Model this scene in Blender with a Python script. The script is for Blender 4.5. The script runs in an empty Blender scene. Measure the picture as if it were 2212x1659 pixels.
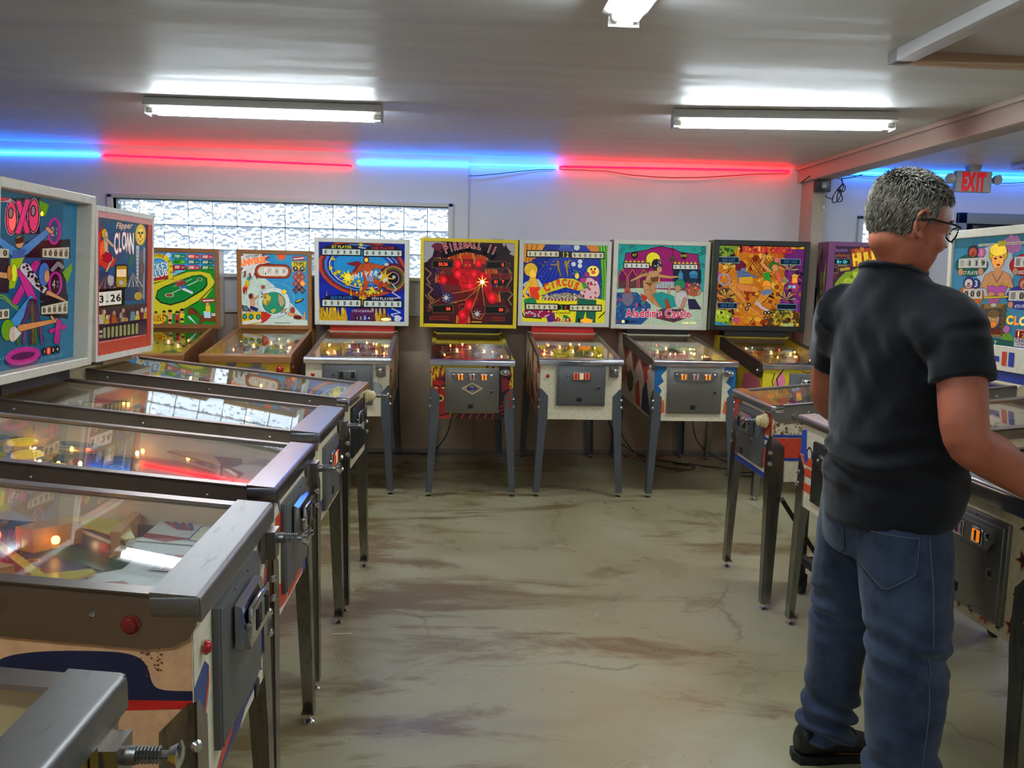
import bpy, bmesh, math, random
import numpy as np
from mathutils import Matrix, Vector
R = math.radians
scene = bpy.context.scene
C = scene.collection

# ------------------------------------------------------------------ camera
cam_d = bpy.data.cameras.new('camera'); cam_d.sensor_fit = 'HORIZONTAL'; cam_d.sensor_width = 36
cam_d.lens = 1831.75 / 2212 * 36; cam_d.clip_start = 0.02
cam = bpy.data.objects.new('camera', cam_d); C.objects.link(cam)
cam.matrix_world = (Matrix.Translation((0, 0, 1.469)) @ Matrix.Rotation(R(-4.0), 4, 'Z')
                    @ Matrix.Rotation(R(90 - 7.071), 4, 'X') @ Matrix.Rotation(R(1.315), 4, 'Z'))
scene.camera = cam

# ------------------------------------------------------------------ world: bright overcast daylight outside
world = bpy.data.worlds.new('world'); scene.world = world; world.use_nodes = True
bg = world.node_tree.nodes['Background']
bg.inputs[0].default_value = (0.80, 0.90, 1.0, 1); bg.inputs[1].default_value = 2.6

# ------------------------------------------------------------------ exposure
vs = scene.view_settings
vs.view_transform = 'Standard'; vs.look = 'None'; vs.gamma = 1.0; vs.use_curve_mapping = False
vs.exposure = 0.0
TUBE_E = 84.0      # fluorescent tubes
NEON_E = 19.0       # neon tubes
ART_K = 0.55       # backlit backglass
BULB_E = 18.0

# ------------------------------------------------------------------ colour / material helpers
def lin(c):
    c = c / 255.0
    return c / 12.92 if c <= 0.04045 else ((c + 0.055) / 1.055) ** 2.4
def col(rgb): return (lin(rgb[0]), lin(rgb[1]), lin(rgb[2]), 1.0)
MATS = {}
def newmat(name):
    m = bpy.data.materials.new(name); m.use_nodes = True
    nt = m.node_tree
    return m, nt, nt.nodes['Principled BSDF']
def node(nt, t, **kw):
    n = nt.nodes.new(t)
    for k, v in kw.items():
        if k.startswith('i_'):
            key = k[2:]
            n.inputs[int(key) if key.isdigit() else key.replace('_', ' ')].default_value = v
        else: setattr(n, k, v)
    return n
def ramp(nt, stops):
    n = nt.nodes.new('ShaderNodeValToRGB')
    e = n.color_ramp.elements
    while len(e) < len(stops): e.new(0.5)
    for k, (p, c) in enumerate(stops):
        e[k].position = p; e[k].color = c
    return n
def mat(name, rgb, rough=0.5, metal=0.0, wear=0.0, wear_rgb=None, scale=30, bump=0.0, stretch=None, spec=None, coat=0.0):
    """procedural material: base colour with noise mottling, optional bump"""
    if name in MATS: return MATS[name]
    m, nt, b = newmat(name); L = nt.links.new
    b.inputs['Roughness'].default_value = rough; b.inputs['Metallic'].default_value = metal
    if spec is not None: b.inputs['Specular IOR Level'].default_value = spec
    if coat: b.inputs['Coat Weight'].default_value = coat; b.inputs['Coat Roughness'].default_value = 0.08
    tc = node(nt, 'ShaderNodeTexCoord'); src = tc.outputs['Object']
    if stretch:
        mp = node(nt, 'ShaderNodeMapping'); mp.inputs['Scale'].default_value = stretch
        L(src, mp.inputs[0]); src = mp.outputs[0]
    n = node(nt, 'ShaderNodeTexNoise', i_Scale=scale, i_Detail=5.0, i_Roughness=0.6); L(src, n.inputs['Vector'])
    c0 = col(rgb); w = wear_rgb and col(wear_rgb) or tuple(x * 0.55 for x in c0[:3]) + (1,)
    if wear > 0:
        r = ramp(nt, [(0.0, w), (max(0.02, wear), tuple(a * .4 + b_ * .6 for a, b_ in zip(w, c0))), (min(0.98, wear + 0.12), c0), (1.0, tuple(min(1, x * 1.08) for x in c0[:3]) + (1,))])
    else:
        r = ramp(nt, [(0.25, tuple(x * 0.88 for x in c0[:3]) + (1,)), (0.75, tuple(min(1, x * 1.08) for x in c0[:3]) + (1,))])
    L(n.outputs[0], r.inputs[0]); L(r.outputs[0], b.inputs['Base Color'])
    if bump:
        bp = node(nt, 'ShaderNodeBump', i_Strength=bump, i_Distance=0.002); L(n.outputs[0], bp.inputs['Height']); L(bp.outputs[0], b.inputs['Normal'])
    MATS[name] = m
    return m
def emat(name, rgb, strength, base=None):
    if name in MATS: return MATS[name]
    m, nt, b = newmat(name)
    b.inputs['Base Color'].default_value = col(base or rgb); b.inputs['Emission Color'].default_value = col(rgb)
    b.inputs['Emission Strength'].default_value = strength; b.inputs['Roughness'].default_value = 0.3
    MATS[name] = m
    return m
def paint(rgb, wear=0.3):
    return mat('cabinet paint %d %d %d' % rgb, rgb, 0.42, 0, wear, scale=26)
def art_mat(name, k, rough):
    m, nt, b = newmat(name); L = nt.links.new
    at = node(nt, 'ShaderNodeAttribute', attribute_name='Col')
    tc = node(nt, 'ShaderNodeTexCoord')
    n = node(nt, 'ShaderNodeTexNoise', i_Scale=55.0, i_Detail=4.0); L(tc.outputs['Object'], n.inputs['Vector'])
    mr = node(nt, 'ShaderNodeMapRange'); mr.inputs[1].default_value = .3; mr.inputs[2].default_value = .7; mr.inputs[3].default_value = .86; mr.inputs[4].default_value = 1.08
    L(n.outputs[0], mr.inputs[0])
    mx = node(nt, 'ShaderNodeVectorMath', operation='SCALE'); L(at.outputs['Color'], mx.inputs[0]); L(mr.outputs[0], mx.inputs['Scale'])
    if k:
        m0 = node(nt, 'ShaderNodeVectorMath', operation='SCALE'); m0.inputs['Scale'].default_value = .5; L(mx.outputs[0], m0.inputs[0]); L(m0.outputs[0], b.inputs['Base Color'])
    else: L(mx.outputs[0], b.inputs['Base Color'])
    b.inputs['Roughness'].default_value = rough
    if k:
        L(mx.outputs[0], b.inputs['Emission Color'])
        ml = node(nt, 'ShaderNodeMath', operation='MULTIPLY'); ml.inputs[1].default_value = k
        L(at.outputs['Alpha'], ml.inputs[0]); L(ml.outputs[0], b.inputs['Emission Strength'])
    return m
M_GLASSART = art_mat('printed backglass', ART_K, 0.12)
M_PRINT = art_mat('printed art', 0.0, 0.4)

def glass_pane():
    m, nt, b = newmat('clear glass pane'); L = nt.links.new
    nt.nodes.remove(b)
    out = nt.nodes['Material Output']
    tr = node(nt, 'ShaderNodeBsdfTransparent'); tr.inputs[0].default_value = (0.93, 0.95, 0.94, 1)
    gl = node(nt, 'ShaderNodeBsdfGlossy', i_Roughness=0.012)
    fr = node(nt, 'ShaderNodeFresnel', i_IOR=1.5)
    ge = node(nt, 'ShaderNodeNewGeometry'); mi = node(nt, 'ShaderNodeMapRange'); mi.inputs[3].default_value = 1.5; mi.inputs[4].default_value = 1 / 1.5
    L(ge.outputs['Backfacing'], mi.inputs[0]); L(mi.outputs[0], fr.inputs[0])
    m2 = node(nt, 'ShaderNodeMath', operation='MULTIPLY'); m2.inputs[1].default_value = 1.0; m2.use_clamp = True
    mx = node(nt, 'ShaderNodeMixShader')
    L(fr.outputs[0], m2.inputs[0]); L(m2.outputs[0], mx.inputs[0]); L(tr.outputs[0], mx.inputs[1]); L(gl.outputs[0], mx.inputs[2]); L(mx.outputs[0], out.inputs[0])
    return m
M_PANE = glass_pane()
CHROME = mat('polished chrome', (205, 206, 210), 0.13, 1.0, 0.28, (150, 146, 140), 18)
STEEL = mat('brushed stainless steel', (136, 135, 134), 0.43, 1.0, 0.3, (96, 92, 88), 14, stretch=(1, 6, 6))
WCHROME = mat('worn chrome lockbar', (140, 142, 150), 0.26, 1.0, 0.3, (104, 102, 100), 16)
YLIT = emat('lit yellow bumper cap', (250, 206, 20), .55)
DSTEEL = mat('dull rail steel', (142, 134, 128), 0.36, 1.0, 0.3, (96, 86, 78), 10)
DOORG = mat('grey coin door enamel', (98, 98, 98), 0.42, 0.35, 0.25, scale=40)
BLACK = mat('black plastic', (18, 18, 19), 0.45, scale=30)
LEGG = mat('grey painted leg', (84, 86, 90), 0.42, 0.25, 0.2, scale=30)
LEGC = mat('worn chrome leg', (150, 148, 142), 0.27, 1.0, 0.35, (84, 78, 70), 16, stretch=(4, 4, 1))
WOOD = mat('varnished wood', (150, 98, 52), 0.35, 0, 0.35, (96, 58, 28), 8, stretch=(1, 9, 9), coat=.3)
RAWWOOD = mat('raw pine', (196, 142, 92), 0.55, 0, 0.3, (150, 100, 60), 9, stretch=(1, 8, 8))
RUBBER = mat('white rubber', (214, 206, 190), 0.6)
REDP = mat('red plastic', (178, 26, 22), 0.25, coat=.3)
YELP = mat('yellow plastic', (236, 196, 20), 0.25, coat=.3)
WHITEP = mat('white plastic', (226, 222, 210), 0.35)
CREAMP = mat('cream plastic', (220, 200, 150), 0.35)
BRASS = mat('old brass', (170, 128, 70), 0.35, 1.0)
AMBER = emat('amber bulb', (255, 176, 70), BULB_E)
WARM = emat('warm bulb', (255, 214, 150), BULB_E)
REDBULB = emat('red bulb', (255, 60, 30), BULB_E * .8)

# ------------------------------------------------------------------ mesh builder
class MB:
    def __init__(s): s.bm = bmesh.new()
    def _mark(s):
        for f in s.bm.faces: f.tag = True
    def _set(s, mi):
        for f in s.bm.faces:
            if not f.tag: f.material_index = mi
    def box(s, x0, x1, y0, y1, z0, z1, bev=0, mi=0, M=None, seg=2):
        s._mark()
        m = Matrix.Translation(((x0 + x1) / 2, (y0 + y1) / 2, (z0 + z1) / 2)) @ Matrix.Diagonal((abs(x1 - x0), abs(y1 - y0), abs(z1 - z0), 1))
        if M is not None: m = M @ m
        r = bmesh.ops.create_cube(s.bm, size=1, matrix=m)
        if bev:
            ed = list({e for v in r['verts'] for e in v.link_edges})
            bmesh.ops.bevel(s.bm, geom=ed, offset=bev, segments=seg, affect='EDGES', profile=0.5)
        s._set(mi); return s
    def prism(s, pts, a, b, fn, mi=0):
        """polygon pts (2D) extruded from a to b; fn(u, v, t) -> xyz"""
        s._mark(); bm = s.bm
        A = [bm.verts.new(fn(u, v, a)) for u, v in pts]; B = [bm.verts.new(fn(u, v, b)) for u, v in pts]
        n = len(pts)
        bm.faces.new(A); bm.faces.new(B[::-1])
        for i in range(n): bm.faces.new((A[(i + 1) % n], A[i], B[i], B[(i + 1) % n]))
        s._set(mi); return s
    def cyl(s, p0, p1, r0, r1=None, n=14, mi=0):
        return s.lathe([(r0, 0), (r0 if r1 is None else r1, (Vector(p1) - Vector(p0)).length)], p0, Vector(p1) - Vector(p0), n, mi, True)
    def lathe(s, prof, o, axis=(0, 0, 1), n=16, mi=0, cap=True):
        s._mark(); bm = s.bm
        q = Vector(axis).normalized().to_track_quat('Z', 'Y'); o = Vector(o)
        rings = []
        for r, h in prof:
            rings.append([bm.verts.new(o + q @ Vector((r * math.cos(2 * math.pi * i / n), r * math.sin(2 * math.pi * i / n), h))) for i in range(n)])
        for A, B in zip(rings, rings[1:]):
            for i in range(n): bm.faces.new((A[i], A[(i + 1) % n], B[(i + 1) % n], B[i]))
        if cap: bm.faces.new(rings[0][::-1]); bm.faces.new(rings[-1])
        s._set(mi); return s
    def ball(s, c, r, n=10, mi=0, sc=(1, 1, 1)):
        s._mark()
        bmesh.ops.create_uvsphere(s.bm, u_segments=n, v_segments=max(5, n // 2 + 1), radius=r, matrix=Matrix.Translation(c) @ Matrix.Diagonal((*sc, 1)))
        s._set(mi); return s
    def tube(s, path, r, n=6, mi=0, closed=False):
        s._mark(); bm = s.bm
        P = [Vector(p) for p in path]; rings = []
        for i, p in enumerate(P):
            if closed: t = P[(i + 1) % len(P)] - P[i - 1]
            else: t = P[min(i + 1, len(P) - 1)] - P[max(i - 1, 0)]
            t.normalize()
            up = Vector((0, 0, 1)) if abs(t.z) < .9 else Vector((1, 0, 0))
            a = t.cross(up).normalized(); b = t.cross(a)
            rr = r[i] if isinstance(r, (list, tuple)) else r
            rings.append([bm.verts.new(p + rr * (math.cos(2 * math.pi * k / n) * a + math.sin(2 * math.pi * k / n) * b)) for k in range(n)])
        m = len(rings)
        for i in range(m if closed else m - 1):
            A, B = rings[i], rings[(i + 1) % m]
            for k in range(n): bm.faces.new((A[k], A[(k + 1) % n], B[(k + 1) % n], B[k]))
        if not closed: bm.faces.new(rings[0][::-1]); bm.faces.new(rings[-1])
        s._set(mi); return s
    def build(s, name, mats, parent=None, smooth=True, ang=0.55):
        bm = s.bm
        bmesh.ops.recalc_face_normals(bm, faces=bm.faces)
        if smooth:
            for f in bm.faces: f.smooth = True
            for e in bm.edges:
                if len(e.link_faces) == 2 and e.calc_face_angle(0) > ang: e.smooth = False
        me = bpy.data.meshes.new(name); bm.to_mesh(me); bm.free()
        for m in (mats if isinstance(mats, (list, tuple)) else [mats]): me.materials.append(m)
        o = bpy.data.objects.new(name, me); C.objects.link(o)
        if parent is not None: o.parent = parent
        return o
def tag(o, label=None, cat=None, group=None, kind=None):
    if label: o['label'] = label
    if cat: o['category'] = cat
    if group: o['group'] = group
    if kind: o['kind'] = kind
    return o
def empty(name, loc=(0, 0, 0), rz=0):
    o = bpy.data.objects.new(name, None); C.objects.link(o); o.location = loc; o.rotation_euler = (0, 0, rz); o.empty_display_size = .1
    return o
def share(src, name, parent, M=None):
    o = bpy.data.objects.new(name, src.data); C.objects.link(o); o.parent = parent
    if M is not None: o.matrix_local = M
    return o

# ------------------------------------------------------------------ lettering
GL = {}
def load_glyphs(chars):
    tmp = []
    for wt in (0.0, 0.025, 0.06):
        for ch in chars:
            cu = bpy.data.curves.new('glyph', 'FONT'); cu.body = ch; cu.size = 1; cu.offset = wt; cu.fill_mode = 'FRONT'; cu.resolution_u = 3
            ob = bpy.data.objects.new('glyph', cu); C.objects.link(ob); tmp.append((wt, ch, ob, cu))
    bpy.context.view_layer.update()
    dg = bpy.context.evaluated_depsgraph_get()
    for wt, ch, ob, cu in tmp:
        me = ob.evaluated_get(dg).to_mesh()
        vv = [(v.co.x, v.co.y) for v in me.vertices]; ff = [tuple(p.vertices) for p in me.polygons]
        GL[(wt, ch)] = (vv, ff)
        ob.evaluated_get(dg).to_mesh_clear()
    for wt, ch, ob, cu in tmp:
        bpy.data.objects.remove(ob); bpy.data.curves.remove(cu)
load_glyphs("ABCDEFGHIJKLMNOPQRSTUVWXYZabcdefghijklmnopqrstuvwxyz0123456789'.,&-")
CAPH = 0.70
def adv(ch):
    v = GL.get((0.0, ch), ((), ()))[0]
    return 0.28 if not v else max(p[0] for p in v) + 0.07
# ------------------------------------------------------------------ flat print: layered coloured polygons clipped to a rectangle
def homography(q):
    A = []; B = []
    for (x, y), (u, v) in zip(q, ((0, 1), (1, 1), (1, 0), (0, 0))):
        A += [[x, y, 1, 0, 0, 0, -u * x, -u * y], [0, 0, 0, x, y, 1, -v * x, -v * y]]; B += [u, v]
    return list(np.linalg.solve(np.array(A, float), np.array(B, float))) + [1.0]
def clip01(P):
    for ax, lo in ((0, 1), (0, 0), (1, 1), (1, 0)):
        Q = []
        ins = (lambda p: p[ax] >= 0) if lo else (lambda p: p[ax] <= 1)
        lim = 0.0 if lo else 1.0
        for i in range(len(P)):
            a, b = P[i - 1], P[i]
            if ins(a) != ins(b):
                t = (lim - a[ax]) / (b[ax] - a[ax]); Q.append((a[0] + t * (b[0] - a[0]), a[1] + t * (b[1] - a[1])))
            if ins(b): Q.append(b)
        P = Q
        if len(P) < 3: return []
    return P
class Art:
    """2D picture; coordinates are those of the quad TL, TR, BR, BL"""
    def __init__(s, quad): s.H = homography(quad); s.items = []; s.layer = 0; s.glow = 1.0; s.ink = 0; s.rnd = random.Random(5)
    def uv(s, p):
        h = s.H; d = h[6] * p[0] + h[7] * p[1] + h[8]
        return ((h[0] * p[0] + h[1] * p[1] + h[2]) / d, (h[3] * p[0] + h[4] * p[1] + h[5]) / d)
    def poly(s, pts, c, glow=None, same=False):
        if not same:
            if s.ink and len(pts) > 4: k_, s.ink = s.ink, 0; s.line(list(pts) + [pts[0]], 2 * k_, (18, 14, 18), .3); s.ink = k_
            s.layer += 1
        q = clip01([s.uv(p) for p in pts])
        if len(q) >= 3: s.items.append((q, c, s.glow if glow is None else glow, s.layer))
        return s
    def rect(s, x0, y0, x1, y1, c, glow=None): return s.poly([(x0, y0), (x1, y0), (x1, y1), (x0, y1)], c, glow)
    def rrect(s, x0, y0, x1, y1, r, c, glow=None):
        P = []
        for cx, cy, a0 in ((x1 - r, y0 + r, -90), (x1 - r, y1 - r, 0), (x0 + r, y1 - r, 90), (x0 + r, y0 + r, 180)):
            for k in range(5): a = R(a0 + k * 22.5); P.append((cx + r * math.cos(a), cy + r * math.sin(a)))
        return s.poly(P, c, glow)
    def ell(s, x, y, rx, ry, c, rot=0, glow=None, n=22):
        ca, sa = math.cos(R(rot)), math.sin(R(rot))
        if s.ink and min(rx, ry) > 7: k_, s.ink = s.ink, 0; s.ell(x, y, rx + k_, ry + k_, (18, 14, 18), rot, .3); s.ink = k_; k2 = s.ink; s.ink = 0; s.ell(x, y, rx, ry, c, rot, glow, n); s.ink = k2; return s
        return s.poly([(x + ca * rx * math.cos(t) - sa * ry * math.sin(t), y + sa * rx * math.cos(t) + ca * ry * math.sin(t)) for t in [2 * math.pi * k / n for k in range(n)]], c, glow)
    def ring(s, x, y, rx, ry, w, c, rot=0, glow=None, n=26):
        ca, sa = math.cos(R(rot)), math.sin(R(rot)); s.layer += 1
        def pt(k, f, g): t = 2 * math.pi * k / n; a, b = f * math.cos(t), g * math.sin(t); return (x + ca * a - sa * b, y + sa * a + ca * b)
        for k in range(n): s.poly([pt(k, rx, ry), pt(k + 1, rx, ry), pt(k + 1, rx - w, ry - w), pt(k, rx - w, ry - w)], c, glow, True)
        return s
    def star(s, x, y, r, c, n=5, r2=.42, rot=0, glow=None):
        return s.poly([(x + (r if k % 2 == 0 else r * r2) * math.sin(R(rot) + math.pi * k / n), y - (r if k % 2 == 0 else r * r2) * math.cos(R(rot) + math.pi * k / n)) for k in range(2 * n)], c, glow)
    def line(s, pts, w, c, glow=None, w1=None):
        if s.ink and w > 11: k_, s.ink = s.ink, 0; s.line(pts, w + 2 * k_, (18, 14, 18), .3, (w if w1 is None else w1) + 2 * k_); s.ink = k_
        s.layer += 1; n = len(pts)
        W = [w + ((w1 if w1 is not None else w) - w) * k / max(1, n - 1) for k in range(n)]
        for k in range(n - 1):
            (x0, y0), (x1, y1) = pts[k], pts[k + 1]; d = math.hypot(x1 - x0, y1 - y0) or 1; nx, ny = -(y1 - y0) / d, (x1 - x0) / d; a, b = W[k] / 2, W[k + 1] / 2
            s.poly([(x0 + nx * a, y0 + ny * a), (x1 + nx * b, y1 + ny * b), (x1 - nx * b, y1 - ny * b), (x0 - nx * a, y0 - ny * a)], c, glow, True)
        for k in range(n):
            r = W[k] / 2
            if r > 0: s.poly([(pts[k][0] + r * math.cos(t), pts[k][1] + r * math.sin(t)) for t in [2 * math.pi * j / 9 for j in range(9)]], c, glow, True)
        return s
    def blob(s, x, y, rx, ry, c, amp=.25, n=18, glow=None, seed=None):
        q = random.Random(seed) if seed is not None else s.rnd
        return s.poly([(x + rx * (1 + amp * (q.random() * 2 - 1)) * math.cos(2 * math.pi * k / n), y + ry * (1 + amp * (q.random() * 2 - 1)) * math.sin(2 * math.pi * k / n)) for k in range(n)], c, glow)
    def flame(s, x, y, w, h, c, glow=None, n=5):
        """a tongue of flame with n tips, base centre x, y, rising h"""
        P = [(x - w / 2, y)]
        for k in range(n):
            u = (k + .5) / n; P.append((x - w / 2 + w * (u - .25 / n), y - h * (.45 + .55 * s.rnd.random()))); P.append((x - w / 2 + w * (u + .45 / n), y - h * (.1 + .25 * s.rnd.random())))
        P.append((x + w / 2, y)); return s.poly(P, c, glow)
    def text(s, t, x, y, h, c, out=None, wt=0.025, sx=1.0, slant=0, arc=0, rot=0, align='c', glow=None, vary=None):
        """cap height h in quad units, centred on x, baseline y (image y grows downwards)"""
        k = h / CAPH; tot = sum(adv(ch) for ch in t) * k * sx
        cx = {'c': -tot / 2, 'l': 0, 'r': -tot}[align]
        ca, sa = math.cos(R(rot)), math.sin(R(rot))
        for pas, (w_, cc) in enumerate(((0.06, out), (wt, c))):
            if cc is None: continue
            s.layer += 1; pen = cx
            for ci, ch in enumerate(t):
                vv, ff = GL.get((w_, ch), ((), ()))
                hh = 1.0 if vary is None else 1 + vary * abs(2 * ci / max(1, len(t) - 1) - 1)
                for f in ff:
                    P = []
                    for i in f:
                        px = pen + vv[i][0] * k * sx + slant * vv[i][1] * k; py = vv[i][1] * k * hh
                        q = py + arc * (1 - (2 * px / max(tot, 1e-6)) ** 2) if align == 'c' else py
                        P.append((x + ca * px + sa * q, y + sa * px - ca * q))
                    s.poly(P, cc, glow, True)
                pen += adv(ch) * k * sx
        return s
    def speck(s, x0, y0, x1, y1, n, size, cols, glow=None, seed=1, stretch=1.0):
        q = random.Random(seed); s.layer += 1
        for _ in range(n):
            x, y = q.uniform(x0, x1), q.uniform(y0, y1); r = size * q.uniform(.4, 1.3); m = q.choice((3, 4, 5, 6)); a0 = q.random() * 6
            if _ % 12 == 0: s.layer += 1
            s.poly([(x + r * stretch * q.uniform(.5, 1) * math.cos(a0 + 6.283 * k / m), y + r * q.uniform(.5, 1) * math.sin(a0 + 6.283 * k / m)) for k in range(m)], q.choice(cols), glow, True)
        return s
    def reels(s, x0, y0, x1, y1, digits, n, panel=(222, 214, 190), slot=(196, 176, 140), dig=(30, 26, 24), frame=None, glow=None, dw=.55, y2=None, y3=None):
        """row of score reels; y0,y1 left top/bottom, y2,y3 right top/bottom"""
        y2 = y0 if y2 is None else y2; y3 = y1 if y3 is None else y3
        if frame: e = (y1 - y0) * .22; s.poly([(x0 - e, y0 - e), (x1 + e, y2 - e), (x1 + e, y3 + e), (x0 - e, y1 + e)], frame, .2)
        s.poly([(x0, y0), (x1, y2), (x1, y3), (x0, y1)], panel, glow)
        for k in range(n):
            a, b = (k + .5 - dw / 2) / n, (k + .5 + dw / 2) / n; f = lambda t, e: (x0 + (x1 - x0) * t, (y0 + (y2 - y0) * t) * (1 - e) + (y1 + (y3 - y1) * t) * e)
            s.poly([f(a, .14), f(b, .14), f(b, .86), f(a, .86)], slot, glow)
            if k < len(digits) and digits[k] != ' ':
                c = f((a + b) / 2, .76); s.text(digits[k], c[0], c[1], (y1 - y0) * .5, dig, glow=.3)
        return s
    def build(s, name, parent, fn, m, step=0.00022):
        """fn(u, v, lift) -> xyz with u, v in 0..1"""
        V = []; F = []; K = []
        for q, c, g, l in s.items:
            n = len(V); F.append(tuple(range(n, n + len(q))))
            for u, v in q: V.append(fn(u, v, l * step))
            K += [(lin(c[0]), lin(c[1]), lin(c[2]), g)] * len(q)
        me = bpy.data.meshes.new(name); me.from_pydata(V, [], F)
        ca = me.color_attributes.new('Col', 'FLOAT_COLOR', 'CORNER')
        ca.data.foreach_set('color', np.array(K, 'f').ravel())
        me.materials.append(m)
        o = bpy.data.objects.new(name, me); C.objects.link(o); o.parent = parent
        return o
# ================================================================== the room
YW = 7.03; ZC = 2.44; XL = -4.2; XR = 5.7; YB = -3.6
def floor_mat():
    m, nt, b = newmat('worn painted concrete'); L = nt.links.new
    tc = node(nt, 'ShaderNodeTexCoord')
    n1 = node(nt, 'ShaderNodeTexNoise', i_Scale=0.9, i_Detail=7.0, i_Roughness=0.62, i_Distortion=0.6); L(tc.outputs['Object'], n1.inputs['Vector'])
    mp = node(nt, 'ShaderNodeMapping'); mp.inputs['Scale'].default_value = (1.0, 3.0, 1); mp.inputs['Location'].default_value = (3.1, 1.2, 0); L(tc.outputs['Object'], mp.inputs[0])
    n2 = node(nt, 'ShaderNodeTexNoise', i_Scale=1.0, i_Detail=10.0, i_Roughness=0.68, i_Distortion=0.5); L(mp.outputs[0], n2.inputs['Vector'])
    n3 = node(nt, 'ShaderNodeTexNoise', i_Scale=55.0, i_Detail=3.0); L(tc.outputs['Object'], n3.inputs['Vector'])
    base = ramp(nt, [(0.28, col((138, 126, 92))), (0.5, col((156, 147, 114))), (0.72, col((168, 163, 138)))]); L(n1.outputs[0], base.inputs[0])
    # brown worn patches, denser on the aisle's left
    sp = node(nt, 'ShaderNodeSeparateXYZ'); L(tc.outputs['Object'], sp.inputs[0])
    gx = node(nt, 'ShaderNodeMapRange'); gx.inputs[1].default_value = -1.2; gx.inputs[2].default_value = 1.0; gx.inputs[3].default_value = 0.06; gx.inputs[4].default_value = -0.06; L(sp.outputs[0], gx.inputs[0])
    ad = node(nt, 'ShaderNodeMath', operation='ADD'); L(n2.outputs[0], ad.inputs[0]); L(gx.outputs[0], ad.inputs[1])
    st = ramp(nt, [(0.485, (0, 0, 0, 1)), (0.53, (.45, .45, .45, 1)), (0.58, (.9, .9, .9, 1))]); L(ad.outputs[0], st.inputs[0])
    mix = node(nt, 'ShaderNodeMix', data_type='RGBA'); L(st.outputs[0], mix.inputs[0]); L(base.outputs[0], mix.inputs[6]); mix.inputs[7].default_value = col((112, 92, 56))
    vo = node(nt, 'ShaderNodeTexVoronoi', feature='DISTANCE_TO_EDGE', i_Scale=0.75); 
    nd = node(nt, 'ShaderNodeTexNoise', i_Scale=2.5, i_Detail=6.0); L(tc.outputs['Object'], nd.inputs['Vector'])
    mv = node(nt, 'ShaderNodeMix', data_type='VECTOR'); mv.inputs[0].default_value = .28; L(tc.outputs['Object'], mv.inputs[4]); L(nd.outputs['Color'], mv.inputs[5]); L(mv.outputs[1], vo.inputs['Vector'])
    cr = ramp(nt, [(0.0, (1, 1, 1, 1)), (0.0035, (.6, .6, .6, 1)), (0.006, (0, 0, 0, 1))]); L(vo.outputs['Distance'], cr.inputs[0])
    mk = node(nt, 'ShaderNodeMath', operation='MULTIPLY'); L(cr.outputs[0], mk.inputs[0])
    mkr = ramp(nt, [(.5, (0, 0, 0, 1)), (.6, (.55, .55, .55, 1))]); L(n1.outputs[0], mkr.inputs[0]); L(mkr.outputs[0], mk.inputs[1])
    mix2 = node(nt, 'ShaderNodeMix', data_type='RGBA'); L(mk.outputs[0], mix2.inputs[0]); L(mix.outputs[2], mix2.inputs[6]); mix2.inputs[7].default_value = col((96, 82, 62))
    sk = ramp(nt, [(0.27, col((110, 98, 78))), (0.31, (1, 1, 1, 1))]); L(n3.outputs[0], sk.inputs[0])
    mix3 = node(nt, 'ShaderNodeMix', data_type='RGBA', blend_type='MULTIPLY'); mix3.inputs[0].default_value = .7; L(mix2.outputs[2], mix3.inputs[6]); L(sk.outputs[0], mix3.inputs[7])
    L(mix3.outputs[2], b.inputs['Base Color'])
    rr = node(nt, 'ShaderNodeMapRange'); rr.inputs[1].default_value = .3; rr.inputs[2].default_value = .7; rr.inputs[3].default_value = .2; rr.inputs[4].default_value = .48; L(n1.outputs[0], rr.inputs[0]); L(rr.outputs[0], b.inputs['Roughness'])
    b.inputs['Specular IOR Level'].default_value = .45
    bp = node(nt, 'ShaderNodeBump', i_Strength=.22, i_Distance=.01); L(n2.outputs[0], bp.inputs['Height']); L(bp.outputs[0], b.inputs['Normal'])
    return m
def wall_mat(name, rgb, rough=.6, scale=2.0, bump=.08):
    m, nt, b = newmat(name); L = nt.links.new
    tc = node(nt, 'ShaderNodeTexCoord')
    n1 = node(nt, 'ShaderNodeTexNoise', i_Scale=scale, i_Detail=5.0); L(tc.outputs['Object'], n1.inputs['Vector'])
    c0 = col(rgb); r = ramp(nt, [(.3, tuple(x * .93 for x in c0[:3]) + (1,)), (.7, c0)]); L(n1.outputs[0], r.inputs[0]); L(r.outputs[0], b.inputs['Base Color'])
    n2 = node(nt, 'ShaderNodeTexNoise', i_Scale=140.0, i_Detail=2.0); L(tc.outputs['Object'], n2.inputs['Vector'])
    bp = node(nt, 'ShaderNodeBump', i_Strength=bump, i_Distance=.003); L(n2.outputs[0], bp.inputs['Height']); L(bp.outputs[0], b.inputs['Normal'])
    b.inputs['Roughness'].default_value = rough
    return m
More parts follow.
